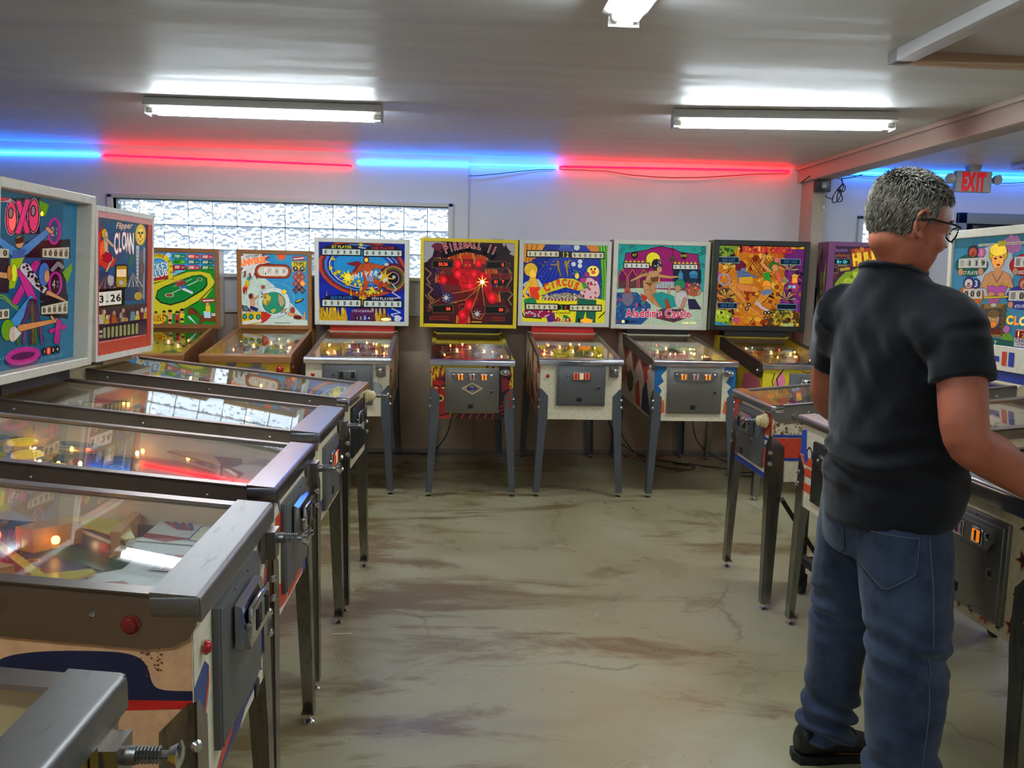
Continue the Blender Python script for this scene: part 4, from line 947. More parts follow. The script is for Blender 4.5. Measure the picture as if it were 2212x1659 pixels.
    for x in (1220, 1285, 1360): a.ell(x, 905, 22, 27, INK); a.ell(x, 905, 17, 21, (60, 160, 150))
    a.ell(1710, 830, 24, 34, (170, 60, 50)); a.line([(1680, 870), (1740, 880), (1830, 915)], 36, SKIN, w1=20); a.line([(1740, 900), (1785, 905)], 36, (110, 30, 40)); a.line([(1830, 920), (1835, 850)], 16, SKIN)
    a.ell(1778, 732, 48, 14, INK, rot=-25); a.ell(1776, 728, 38, 9, (206, 170, 50), rot=-25)
    for x, y, r in ((1412, 680, -40), (1622, 836, -40)): a.star(x, y, 44, (210, 80, 40), 4, .25, r); a.star(x, y, 28, (236, 200, 100), 4, .25, r)
    a.line([(1520, 962), (1690, 960)], 3, (40, 40, 50)); a.text('Amusement Products', 1606, 966, 12, (40, 40, 50), wt=0)
def score4(a, x0, x1, y0, y1, ds, c=(206, 220, 214)): a.reels(x0, y0, x1, y1, ds, len(ds), panel=c, slot=(180, 176, 160), frame=INK, glow=.7, dw=.36)
def art_universe(a):
    a.glow = .6
    a.rect(150, 150, 850, 775, (20, 30, 156)); a.poly([(160, 480), (840, 560), (840, 775), (160, 775)], (18, 44, 176))
    a.ink = 1.8
    for rx, ry, c in ((345, 215, (196, 70, 50)), (318, 192, (120, 30, 60)), (298, 178, (60, 130, 220)), (276, 164, (30, 40, 150)), (262, 154, (226, 232, 240)), (252, 146, (36, 90, 200)), (225, 128, (40, 150, 216))): a.ell(505, 360, rx, ry, c, rot=8)
    for r, c in ((112, (90, 26, 70)), (94, (200, 110, 50)), (78, (60, 110, 40)), (64, (90, 24, 60)), (46, (196, 196, 190)), (40, (18, 18, 30))): a.ell(742, 434, r, r, c)
    a.star(745, 440, 9, (226, 206, 70)); a.star(726, 470, 7, (226, 206, 70)); a.rect(735, 415, 760, 436, (196, 200, 190))
    q = random.Random(4)
    for k in range(34):
        x = 235 + 420 * (k / 33.0); y = 290 + 260 * math.sin(k / 33.0 * 1.6) + q.uniform(-60, 60); a.star(x, min(y, 545), q.uniform(9, 26), (228, 208, 40), 5, .42, q.uniform(-20, 20), glow=.9)
    a.star(490, 186, 22, (232, 220, 50)); a.star(395, 432, 60, (240, 214, 40), 9, .4, glow=1.2); a.star(676, 430, 80, (236, 190, 40), 8, .28, 10)
    for x, w_, h_ in ((240, 120, 150), (300, 150, 250), (200, 90, 230), (330, 130, 140), (250, 150, 90), (620, 150, 200), (560, 120, 150), (690, 90, 110), (470, 120, 160)): a.flame(x, 770 if x not in (470, 560) else 640, w_, h_, q.choice([(206, 160, 30), (226, 186, 50), (170, 120, 20)]), .8)
    # caped figure, plain shapes
    a.poly([(380, 330), (470, 310), (520, 340), (480, 380), (420, 400), (455, 352)], (140, 30, 50)); a.poly([(490, 330), (575, 320), (600, 352), (560, 420), (510, 430)], (206, 90, 40)); a.line([(500, 345), (460, 400), (420, 405)], 34, (200, 86, 40), w1=18); a.line([(580, 340), (650, 355), (690, 330)], 32, (206, 90, 40), w1=18); a.ell(690, 332, 18, 12, (220, 214, 210)); a.ell(533, 300, 22, 28, (150, 40, 40)); a.ell(533, 300, 14, 16, (236, 200, 60), glow=1.2); a.line([(540, 440), (530, 500), (498, 560)], 46, (206, 84, 40), w1=20); a.line([(570, 440), (640, 480), (690, 490)], 44, (206, 84, 40), w1=26); a.line([(650, 480), (625, 530)], 28, (190, 70, 40), w1=18); a.poly([(530, 425), (590, 420), (590, 465), (540, 455)], (150, 160, 196))
    for k, ch in enumerate('UNIVERSE'):
        x = 432 + 34 * k; y = 446 - 30 * math.sin(k / 7 * 2.2) + (40 * (k - 5) / 2 if k > 5 else 0); a.text(ch, x, y, 34, (232, 226, 226), (60, 40, 60), rot=-18 + 9 * k, sx=.9, wt=.06)
    for x0, x1, y0, y1, t, c, ds in ((193, 486, 222, 264, '1ST PLAYER', (220, 220, 40), '010200'), (514, 806, 226, 268, '2ND PLAYER', (206, 50, 40), '000000'), (202, 494, 603, 648, '3RD PLAYER', (40, 120, 210), '000000'), (520, 808, 607, 650, '4TH PLAYER', (210, 216, 214), '000000')):
        a.poly([(x0 + 30, y0 - 28), ((x0 + x1) / 2, y0 - 38), (x1 - 30, y0 - 28), (x1 - 10, y0 - 6), (x0 + 10, y0 - 6)], (24, 20, 60)); score4(a, x0, x1, y0, y1, ds); a.text(t, (x0 + x1) / 2, y0 - 8, 20, c, INK, sx=1.0, wt=.025)
    a.poly([(420, 690), (460, 660), (560, 660), (600, 690), (610, 755), (420, 755)], (96, 34, 90)); a.text('1 TO 4 CAN PLAY', 512, 690, 16, (220, 206, 214), sx=.9)
    for k, d in enumerate('1234'): a.rect(455 + 31 * k, 715, 479 + 31 * k, 750, INK if d != '3' else (30, 90, 200)); a.text(d, 467 + 31 * k, 744, 22, (226, 220, 220))
    a.line([(740, 480), (770, 520), (735, 540), (800, 580), (750, 585)], 8, (200, 206, 230)); a.line([(735, 660), (800, 690), (730, 705), (780, 740)], 8, (200, 206, 230)); a.blob(780, 735, 30, 24, (214, 218, 230)); a.ell(690, 742, 40, 12, (250, 220, 150), glow=1.8)
def art_fire(a):
    a.glow = .5
    a.rect(980, 140, 1720, 810, (46, 20, 24)); a.poly([(998, 150), (1150, 160), (1080, 210), (1060, 290), (998, 320)], (196, 190, 196), .3); a.poly([(1600, 160), (1705, 168), (1702, 270), (1640, 240)], (196, 190, 196), .3)
    a.ink = 1.6
    for cx, cy, rx, ry, c in ((1320, 420, 300, 250, (60, 24, 54)), (1330, 400, 240, 220, (90, 36, 90)), (1330, 400, 210, 190, (120, 40, 40)), (1350, 660, 320, 120, (90, 20, 26))): a.blob(cx, cy, rx, ry, c, .08, 26)
    q = random.Random(2)
    for k in range(26): 
        t = R(360 * k / 26); x, y = 1330 + 235 * math.cos(t), 420 + 215 * math.sin(t); a.line([(x, y), (x + 40 * math.cos(t + 1.2), y + 40 * math.sin(t + 1.2)), (x + 60 * math.cos(t + .2), y + 60 * math.sin(t + .2))], 12, q.choice([(206, 130, 40), (170, 60, 30), (110, 60, 110), (60, 40, 90)]), w1=2)
    for x, w_, h_, y in ((1130, 90, 130, 470), (1520, 100, 140, 440), (1240, 120, 160, 330), (1440, 120, 150, 330), (1330, 120, 110, 290), (1300, 110, 150, 780), (1550, 90, 120, 620)): a.flame(x, y, w_, h_, (214, 120, 40), .7); a.flame(x, y, w_ * .7, h_ * .7, (196, 50, 24), .9)
    # glowing red figure
    Rd = (190, 14, 24)
    a.line([(1240, 470), (1140, 430), (1200, 450), (1300, 440)], 60, (170, 20, 30)); a.line([(1300, 400), (1240, 370), (1262, 320)], 60, Rd, 1.0); a.poly([(1250, 390), (1330, 350), (1420, 390), (1430, 470), (1380, 560), (1310, 560), (1270, 480)], Rd, 1.1); a.line([(1410, 400), (1470, 440), (1500, 540), (1530, 600)], 66, (176, 16, 30), 1.0, w1=70); a.ell(1335, 340, 36, 44, (176, 20, 30), glow=.9); a.line([(1330, 560), (1345, 620), (1325, 700), (1290, 790)], 60, (176, 18, 28), .9, w1=50); a.line([(1380, 560), (1410, 640)], 56, (160, 20, 30))
    a.ink = 0
    for x, y, r, g in ((1262, 328, 30, 1.5), (1420, 322, 30, 1.3), (1262, 405, 32, 1.5), (1385, 405, 34, 1.1), (1350, 490, 40, 1.4), (1450, 420, 28, 1.1), (1150, 450, 30, 1.2), (1350, 640, 32, 1.4), (1525, 585, 36, 1.4), (1295, 715, 32, 1.2)):
        for f, c in ((.95, (192, 14, 26)), (.72, (204, 15, 30)), (.5, (222, 18, 36)), (.3, (250, 34, 50))): a.ell(x, y, r * f, r * f * 1.2, c, glow=g * (1.25 - f * .4))
    for pts in ([(1290, 400), (1330, 430), (1370, 402)], [(1300, 470), (1345, 480), (1385, 465)], [(1335, 440), (1340, 545)], [(1310, 520), (1370, 522)], [(1240, 380), (1268, 360)], [(1420, 430), (1450, 470)]): a.line(pts, 6, (90, 6, 14), .4, w1=2)
    for x in (1322, 1352): a.ell(x, 336, 8, 4, (240, 180, 60))
    a.line([(1320, 362), (1352, 362)], 5, (60, 6, 10))
    a.poly([(1150, 580), (1210, 530), (1400, 545), (1450, 500), (1420, 580), (1230, 620), (1180, 630)], (110, 20, 26)); a.line([(1160, 560), (1300, 540), (1440, 500)], 5, (214, 140, 50)); a.line([(1190, 628), (1320, 600), (1440, 500)], 5, (214, 140, 50)); a.ell(1185, 585, 50, 44, (70, 50, 90)); a.star(1170, 585, 38, (236, 236, 226), 8, .25)
    a.poly([(1440, 480), (1462, 600), (1470, 700), (1440, 750), (1380, 740), (1366, 690), (1420, 600)], (96, 16, 24)); a.line([(1440, 480), (1366, 680), (1380, 740), (1440, 750), (1472, 690), (1446, 490)], 5, (214, 140, 50)); a.star(1410, 710, 40, (226, 230, 226), 8, .25); a.line([(1370, 770), (1440, 772)], 10, (206, 160, 40))
    a.star(1450, 465, 52, (255, 214, 90), 8, .22, glow=2.6); a.ell(1450, 465, 14, 14, (255, 244, 200), glow=4)
    for x, y in ((1030, 420), (1040, 540), (1660, 580), (1050, 620)): a.line([(x - 20, y - 60), (x + 26, y - 20), (x - 10, y + 20), (x + 16, y + 60)], 10, (150, 110, 80)); 
    a.line([(1010, 560), (1060, 630), (1120, 600)], 8, (150, 100, 60)); a.line([(1680, 400), (1650, 360), (1680, 440), (1640, 500)], 9, (150, 110, 70))
    a.poly([(1570, 230), (1620, 200), (1632, 176), (1650, 214), (1676, 236), (1640, 262), (1585, 262)], (30, 10, 24)); a.blob(1100, 196, 40, 30, (120, 40, 70))
    a.line([(1165, 250), (1270, 214), (1340, 204), (1470, 232), (1545, 280)], 64, (30, 14, 24), .3)
    for k, ch in enumerate('FIREBALL II'):
        f = k / 10; x = 1180 + 350 * f; y = 250 - 52 * math.sin(f * math.pi * .72 + .2) + 62 * max(0, f - .45) ; a.text(ch, x, y, 74 if k == 0 else 58, (176, 32, 44), (222, 206, 200), rot=-20 + 46 * f, sx=.6, wt=.025, glow=.8)
    for x0, y0, x1, y1, tx in ((1072, 306, 1218, 352, '50.26'), (1486, 314, 1632, 358, '0'), (1068, 646, 1218, 694, '00'), (1476, 656, 1626, 702, '00')):
        a.poly([(x0 - 12, y0 - 8), (x1 + 12, y0 - 8), (x1 + 12, y1 + 8), (x0 - 12, y1 + 8)], (92, 70, 44), .3); a.poly([(x0 - 8, y0 - 16), (x1 + 8, y0 - 16), (x1 + 8, y0 - 8), (x0 - 8, y0 - 8)], (70, 50, 34), .3); a.rect(x0, y0, x1, y1, (22, 12, 14), .2); a.text(tx, x1 - (34 if tx == '50.26' else 14), y1 - 12, 24, (255, 70, 30), wt=.025, align='r', sx=.9, glow=3.0)
    a.rect(1526, 444, 1588, 486, (22, 12, 14), .2); a.rect(1598, 444, 1640, 486, (22, 12, 14), .2); a.text('01', 1556, 476, 24, (255, 70, 30), glow=3, sx=.9); a.text('7', 1612, 476, 24, (255, 70, 30), glow=3)
    for x0, y0, x1, y1 in ((1518, 404, 1588, 440), (1594, 404, 1666, 440), (1524, 508, 1592, 540), (1598, 508, 1660, 540), (1044, 730, 1182, 752), (1530, 738, 1622, 762)): a.rect(x0 - 4, y0 - 4, x1 + 4, y1 + 4, (120, 90, 50), .3); a.rect(x0, y0, x1, y1, (120, 18, 24), .6)
    a.text('3', 1034, 690, 40, (130, 90, 60), wt=0); a.text('2', 1662, 350, 32, (130, 90, 60), wt=0); a.text('4', 1648, 700, 32, (130, 90, 60), wt=0)
def art_circus(a):
    a.glow = .9
    a.rect(90, 130, 780, 750, (24, 44, 150)); a.poly([(440, 140), (100, 560), (100, 240), (300, 140)], (20, 34, 130))
    a.ink = 1.8
    for k in range(16): a.line([(440, 120), (60 + 50 * k, 560)], 4, (70, 100, 190), .5)
    q = random.Random(7)
    for k in range(28): a.star(q.uniform(240, 620), q.uniform(180, 420), q.uniform(4, 9), (210, 190, 110), 4, .3)
    a.poly([(120, 150), (290, 150), (230, 240), (150, 290), (120, 280)], (214, 140, 40)); a.poly([(590, 150), (700, 150), (690, 240), (650, 220)], (206, 120, 40)); a.poly([(690, 150), (770, 150), (735, 740), (700, 740), (720, 420)], (110, 190, 30))
    for k in range(3): a.line([(700 + 22 * k, 150), (715 + 18 * k, 400), (690 + 20 * k, 730)], 8, (24, 110, 40))
    for k in range(3): a.line([(150 + 40 * k, 150), (140 + 20 * k, 280)], 8, (150, 80, 20))
    a.ell(525, 170, 22, 22, (206, 210, 206), glow=.8)
    for x, y in ((500, 294), (550, 274), (548, 306)): a.ell(x, y, 17, 17, (206, 216, 220))
    a.poly([(100, 545), (300, 530), (460, 520), (650, 540), (740, 560), (740, 745), (100, 745)], (226, 214, 30)); a.poly([(260, 540), (440, 505), (600, 530), (600, 560), (260, 560)], (150, 140, 120)); a.speck(270, 515, 600, 555, 160, 8, [(220, 214, 190), (70, 60, 60), (180, 150, 110), (120, 110, 100)], seed=4)
    for k in range(24): a.ell(270 + 13 * k, 556 + 6 * math.sin(k / 23 * 3.1), 6, 6, (190, 40, 30) if k % 2 else (236, 226, 200), n=8)
    a.line([(380, 280), (385, 330), (405, 385)], 22, (150, 120, 40), w1=8); a.line([(440, 280), (448, 330), (455, 380)], 22, (150, 130, 60), w1=8); a.line([(330, 300), (380, 300)], 8, (170, 130, 60)); a.line([(470, 265), (445, 310)], 8, (170, 130, 60))
    # lady and clown as plain figures
    a.blob(190, 470, 74, 62, (176, 200, 206), .18); a.ell(175, 340, 50, 50, (226, 180, 30)); a.ell(190, 372, 26, 36, (240, 190, 60), glow=1.2); a.poly([(165, 400), (215, 400), (235, 470), (225, 560), (170, 560), (150, 480)], (236, 176, 50)); a.poly([(160, 470), (245, 465), (235, 560), (175, 570)], (216, 50, 30), 1.2); a.line([(160, 440), (118, 510), (150, 555)], 24, (240, 190, 40)); a.poly([(120, 560), (200, 540), (220, 590), (130, 680)], (30, 130, 70)); a.poly([(120, 640), (330, 590), (340, 690), (130, 700)], (150, 30, 70)); 
    for k in range(18): a.ell(135 + 60 * q.random() * 3, 640 + 50 * q.random(), 7, 7, (226, 190, 200), n=7)
    a.ell(648, 346, 46, 42, (240, 206, 80), glow=1.2); a.ell(600, 372, 20, 22, (150, 50, 120)); a.ell(650, 352, 14, 12, (226, 90, 50)); a.ell(634, 330, 6, 6, INK); a.ell(662, 328, 6, 6, INK); a.poly([(610, 380), (700, 385), (695, 420), (620, 420)], (90, 40, 120)); a.blob(625, 480, 76, 84, (222, 176, 176), .10)
    for k in range(22): a.ell(570 + 110 * q.random(), 425 + 115 * q.random(), 6, 6, (190, 40, 60), n=7)
    a.poly([(530, 550), (670, 560), (660, 725), (600, 720), (590, 630), (560, 725), (510, 725)], (24, 96, 70)); a.poly([(555, 430), (585, 420), (600, 470), (580, 480)], (40, 150, 60)); a.blob(570, 410, 22, 18, (200, 50, 120)); a.ell(525, 380, 16, 24, (226, 190, 60), glow=1.3); a.poly([(500, 330), (530, 345), (520, 370)], (40, 140, 60))
    a.poly([(225, 500), (300, 440), (400, 400), (500, 402), (562, 432), (570, 486), (530, 490), (440, 466), (330, 500), (240, 535)], (206, 190, 40), 1.0)
    for k, ch in enumerate('CIRCUS'): 
        f = k / 5; a.text(ch, 306 + 204 * f, 505 - 48 * math.sin(f * 2.6 + .15) - 4, 56 if k in (0, 5) else 48, (226, 60, 36), (110, 20, 20), rot=-26 + 50 * f, sx=.74, wt=.025, glow=1.2)
    for x0, x1, y0, y1, ds in ((150, 388, 202, 240, '026560'), (488, 728, 208, 246, '000000'), (138, 374, 596, 632, '000000'), (470, 704, 600, 636, '000000')): score4(a, x0, x1, y0, y1, ds, (226, 216, 176))
    a.rect(396, 200, 478, 244, INK); a.text('1', 422, 240, 34, (226, 200, 40), sx=.8); a.text('2', 454, 242, 34, (226, 200, 40), sx=.8); a.rect(380, 594, 464, 634, INK); a.text('3', 404, 632, 32, (40, 170, 60), sx=.8); a.text('4', 436, 632, 32, (206, 50, 30), sx=.8)
    for k, c in enumerate(((150, 30, 40), (226, 200, 40), (30, 120, 50), (160, 30, 70))): a.poly([(418 + 60 * math.cos(R(180 + 45 * k)), 722 + 52 * math.sin(R(180 + 45 * k))), (418 + 60 * math.cos(R(202 + 45 * k)), 722 + 52 * math.sin(R(202 + 45 * k))), (418 + 60 * math.cos(R(225 + 45 * k)), 722 + 52 * math.sin(R(225 + 45 * k))), (418, 722)], c)
    a.text('1 2 3 4', 416, 718, 22, (240, 220, 150)); a.text('4 CAN PLAY', 418, 664, 14, (60, 30, 20)); a.poly([(290, 690), (350, 650), (360, 720), (300, 730)], (90, 40, 110)); a.blob(595, 712, 52, 16, (255, 150, 30), glow=2.0); a.ell(538, 710, 9, 14, INK)
    a.line([(100, 650), (120, 690), (250, 700)], 10, (30, 60, 40)); a.line([(690, 690), (740, 640)], 8, INK)
def art_castle(a):
    a.glow = .55
    a.rect(800, 130, 1560, 780, (40, 170, 160)); a.poly([(895, 300), (905, 215), (990, 200), (1060, 190), (1110, 168), (1190, 155), (1290, 172), (1340, 200), (1420, 206), (1475, 215), (1492, 300), (1492, 500), (880, 480)], (166, 26, 110)); a.line([(895, 300), (905, 215), (1060, 190), (1190, 155), (1340, 200), (1475, 215), (1492, 320)], 5, INK)
    a.ink = 1.8
    q = random.Random(5)
    for k in range(16): x, y = q.choice([(870, 190), (1500, 190), (870, 290), (1515, 300), (960, 165), (1420, 165)]); a.ring(x + q.uniform(-24, 24), y + q.uniform(-24, 24), 14, 14, 3, (20, 60, 60)); 
    a.ell(1122, 258, 54, 54, (232, 220, 40), glow=.9)
    for x in (880, 960, 1045): a.poly([(x - 34, 480), (x - 34, 390), (x - 20, 350), (x, 336), (x + 20, 350), (x + 34, 390), (x + 34, 480)], (120, 20, 90)); a.line([(x - 34, 480), (x - 34, 390), (x, 336), (x + 34, 390), (x + 34, 480)], 6, (206, 130, 50)); a.rect(x - 26, 430, x + 26, 480, (96, 70, 60))
    a.rect(1278, 330, 1500, 440, (24, 40, 70)); a.poly([(1320, 440), (1320, 370), (1338, 336), (1356, 370), (1356, 440)], (60, 150, 190)); a.ell(1440, 370, 34, 28, (60, 150, 190)); a.rect(1410, 370, 1470, 400, (40, 120, 160)); a.rect(1120, 430, 1310, 480, (190, 196, 196)); 
    for k in range(9): a.line([(1122 + 22 * k, 434), (1122 + 22 * k, 478)], 3, (60, 80, 90))
    a.poly([(820, 490), (1010, 480), (1515, 505), (1500, 770), (815, 770)], (196, 214, 180)); a.poly([(820, 520), (990, 515), (1100, 610), (1090, 700), (1010, 770), (815, 770)], (44, 90, 150)); a.speck(825, 530, 1060, 700, 60, 16, [(60, 130, 170), (120, 60, 110), (190, 90, 110), (40, 60, 110), (80, 150, 110)], seed=9)
    a.ell(920, 560, 44, 60, (130, 120, 140)); a.rect(896, 500, 940, 524, (170, 80, 80)); a.ell(918, 490, 22, 16, (200, 90, 80))
    for x, t in ((976, '1ST'), (1364, '2ND')): a.ell(x, 228, 26, 26, (30, 18, 22)); a.text(t, x, 236, 18, (220, 200, 60))
    for x0, x1, y0, y1, ds in ((894, 1088, 292, 326, '32970'), (1280, 1470, 298, 330, '00000')):
        for k in range(6): a.poly([(x0 + (x1 - x0) * k / 6, y0 - 2), (x0 + (x1 - x0) * (k + .5) / 6, y0 - 26), (x0 + (x1 - x0) * (k + 1) / 6, y0 - 2)], (226, 206, 50))
        score4(a, x0, x1, y0, y1, ds, (222, 220, 206))
    # dancer and resting man, plain shapes
    a.line([(1130, 370), (1040, 380), (950, 425)], 34, (206, 150, 100), w1=14); a.poly([(1090, 350), (1170, 345), (1175, 440), (1100, 450), (1050, 440)], (214, 156, 104)); a.line([(1170, 385), (1250, 395), (1320, 390)], 26, (210, 152, 100), w1=12); a.poly([(1040, 420), (1125, 430), (1120, 520), (1070, 560), (1045, 490)], (214, 158, 106)); a.line([(1080, 520), (1110, 570), (1170, 615)], 60, (210, 152, 100), w1=20); a.line([(1110, 440), (1130, 540), (1190, 620)], 40, (206, 146, 96), w1=20); a.poly([(1095, 400), (1165, 390), (1160, 430), (1110, 436)], (120, 80, 40)); a.poly([(1050, 435), (1118, 440), (1095, 470)], (130, 90, 40)); a.ell(1150, 300, 40, 44, (34, 30, 40)); a.ell(1170, 335, 20, 26, (214, 156, 104)); a.speck(1118, 262, 1190, 340, 30, 7, [(206, 210, 220), (60, 60, 80)], seed=3)
    a.ell(1330, 450, 44, 40, (40, 140, 90)); a.ell(1315, 480, 24, 26, (206, 150, 110)); a.poly([(1300, 510), (1380, 510), (1400, 590), (1340, 640), (1290, 600)], (212, 206, 204)); a.line([(1370, 560), (1340, 640), (1310, 655)], 26, (206, 150, 110)); a.poly([(1120, 525), (1190, 510), (1280, 540), (1300, 620), (1200, 640), (1150, 580)], (36, 160, 150)); a.line([(1240, 640), (1225, 570)], 36, (190, 70, 40), w1=20); a.poly([(1020, 520), (1075, 550), (1060, 585), (1035, 570)], (206, 60, 40)); a.line([(1240, 520), (1250, 465)], 14, (220, 170, 120)); a.poly([(1390, 560), (1450, 560), (1500, 640), (1400, 640)], (40, 36, 70))
    a.blob(1430, 500, 60, 40, (190, 90, 60)); a.speck(1380, 440, 1500, 520, 40, 12, [(220, 190, 90), (60, 140, 70), (200, 60, 50), (120, 60, 110), (210, 150, 110)], seed=6); a.ell(1275, 255, 20, 26, (120, 90, 60)); a.poly([(1250, 270), (1305, 270), (1290, 245), (1262, 245)], (90, 60, 50)); a.line([(1276, 150), (1276, 240)], 3, INK)
    a.poly([(1100, 700), (1180, 640), (1350, 640), (1420, 690), (1280, 740)], (110, 60, 80))
    a.text("Aladdin's Castle", 1160, 702, 60, (214, 44, 90), (240, 236, 226), sx=.86, wt=.025, glow=.9)
    a.text('BALL IN PLAY', 1278, 730, 13, (60, 50, 50)); a.ell(884, 738, 12, 12, (255, 226, 160), glow=1.6); a.text('1', 884, 744, 13, (120, 60, 30)); a.ell(915, 738, 12, 12, INK); a.text('CAN PLAY', 958, 744, 13, INK, sx=.7); a.ell(828, 738, 10, 10, (220, 90, 60)); a.text('GAME OVER', 1400, 750, 14, (250, 240, 150), glow=1.4)
def busy(a, x0, y0, x1, y1, n, size, cols, seed): 
    a.speck(x0, y0, x1, y1, n, size, cols, seed=seed); q = random.Random(seed)
    for k in range(n // 4): 
        x, y = q.uniform(x0, x1), q.uniform(y0, y1); a.line([(x, y), (x + q.uniform(-60, 60), y + q.uniform(-60, 60)), (x + q.uniform(-90, 90), y + q.uniform(-90, 90))], q.uniform(3, 9), q.choice(cols), w1=1)
def art_disco(a):
    a.glow = .62
    OR = [(232, 150, 30), (240, 180, 50), (206, 96, 24), (250, 200, 70), (150, 50, 20), (60, 20, 14)]
    a.rect(140, 190, 960, 900, (214, 124, 28)); busy(a, 160, 200, 940, 890, 220, 34, OR, 11)
    a.ink = 1.8
    a.poly([(780, 230), (945, 230), (900, 760), (700, 740), (760, 560)], (120, 40, 120)); busy(a, 760, 360, 930, 720, 60, 22, [(150, 60, 150), (90, 30, 90), (190, 90, 60), (50, 20, 60)], 12); busy(a, 160, 560, 330, 700, 60, 22, [(40, 30, 40), (120, 70, 60), (200, 120, 50), (30, 24, 30)], 13); a.poly([(240, 205), (400, 215), (330, 290), (235, 290)], (120, 160, 40)); busy(a, 215, 225, 360, 300, 22, 20, [(150, 180, 40), (40, 90, 30), (30, 30, 30)], 14)
    a.poly([(155, 740), (300, 760), (310, 860), (220, 890), (150, 888)], (170, 196, 40)); a.poly([(150, 850), (260, 860), (300, 890), (150, 892)], (60, 150, 170)); busy(a, 165, 740, 330, 880, 30, 20, [(206, 214, 50), (90, 120, 30), (220, 220, 120), (30, 40, 30)], 15); a.poly([(640, 730), (880, 760), (880, 892), (600, 892)], (90, 60, 30)); busy(a, 640, 750, 870, 885, 60, 20, [(206, 140, 40), (60, 30, 24), (230, 180, 60), (140, 170, 50)], 16)
    for k in range(9): a.line([(470 + 28 * k, 300), (600 + 24 * k, 480)], 4, (90, 30, 20)); a.line([(720 - 26 * k, 300), (560 - 20 * k, 470)], 4, (90, 30, 20))
    for (x, y) in ((765, 490), (700, 545), (705, 605), (640, 670), (600, 400)): a.poly([(x, y - 34), (x + 34, y), (x, y + 34), (x - 34, y)], (226, 170, 50)); a.ell(x, y, 18, 18, (170, 60, 30) if y != 490 else (120, 150, 120))
    for x, y, f in ((295, 380, 1), (800, 400, 1), (275, 640, 1), (775, 650, 1)):
        for k in range(9): t = R(-170 + 20 * k); a.poly([(x, y), (x + 78 * math.cos(t), y + 70 * math.sin(t)), (x + 78 * math.cos(t + .16), y + 70 * math.sin(t + .16))], [(230, 170, 60), (60, 50, 40), (180, 196, 90)][k % 3])
    # skaters, plain shapes
    a.ell(405, 375, 40, 46, (110, 30, 50)); a.ell(425, 410, 20, 22, (110, 130, 170)); a.poly([(370, 410), (470, 420), (500, 500), (380, 510)], (90, 110, 150)); a.line([(440, 440), (540, 465)], 26, (100, 120, 160), w1=10); a.poly([(385, 470), (500, 460), (500, 520), (390, 520)], (236, 170, 40)); a.line([(330, 545), (520, 565)], 64, (236, 150, 60), w1=50); a.line([(340, 560), (400, 640), (440, 710)], 52, (230, 150, 70), w1=24); a.line([(430, 700), (560, 800)], 34, (230, 140, 60))
    for k in range(7): a.line([(370 + 20 * k, 530), (365 + 20 * k, 590)], 5, (220, 90, 90))
    a.ell(680, 370, 40, 40, (50, 120, 40)); a.ell(690, 385, 28, 30, (230, 150, 90)); a.ell(705, 318, 24, 22, (240, 120, 110)); a.line([(640, 410), (580, 350), (610, 280)], 30, (236, 160, 90), w1=18); a.poly([(585, 430), (640, 415), (650, 510), (600, 530)], (60, 160, 50)); a.line([(700, 430), (730, 490)], 34, (240, 110, 80)); a.ell(615, 530, 34, 40, (236, 140, 40), glow=1.2); a.line([(620, 570), (575, 640), (520, 690)], 74, (240, 160, 60), w1=40); a.poly([(560, 580), (650, 560), (660, 600), (580, 620)], (110, 130, 160)); a.line([(530, 680), (560, 720), (620, 750)], 34, (226, 200, 200), w1=20)
    for x, y in ((460, 700), (440, 735), (595, 770), (625, 765), (600, 815)): a.ell(x, y, 15, 15, INK); a.ell(x, y, 8, 8, (206, 190, 150))
    for x, y in ((225, 455), (345, 836)): a.ell(x, y, 24, 24, (226, 70, 140))
    a.ring(265, 488, 52, 52, 12, (150, 160, 190)); a.rect(828, 450, 868, 525, (250, 150, 30), 1.5); a.ell(850, 448, 26, 14, (250, 190, 60)); a.ell(850, 540, 36, 34, (190, 60, 110))
    a.text('ROLLER DISCO', 628, 262, 46, (222, 44, 60), (220, 150, 40), sx=.86, wt=.06)
    for x0, y0, x1, y1, tx in ((224, 304, 392, 346, '166 660'), (735, 312, 892, 352, '000 000'), (196, 690, 358, 732, '000 000'), (698, 692, 858, 732, '')): a.rect(x0 - 5, y0 - 5, x1 + 5, y1 + 5, (110, 170, 190), .6); a.rect(x0, y0, x1, y1, (10, 26, 44), .6); a.text(tx, (x0 + x1) / 2, y1 - 8, 28, (60, 120, 170), wt=0, sx=.8, slant=.15, glow=.8)
    a.text('37 00', 824, 552, 22, (90, 230, 240), sx=.8, glow=1.6); a.poly([(742, 860), (835, 856), (832, 884), (742, 886)], (190, 200, 120))
    for x0, y0 in ((160, 195), (180, 250)): a.poly([(x0 + 40, 195), (x0 + 80, 195), (x0 + 30, 270), (x0, 330)], (16, 12, 14), .2)
    a.line([(240, 204), (900, 208)], 10, (40, 26, 20))
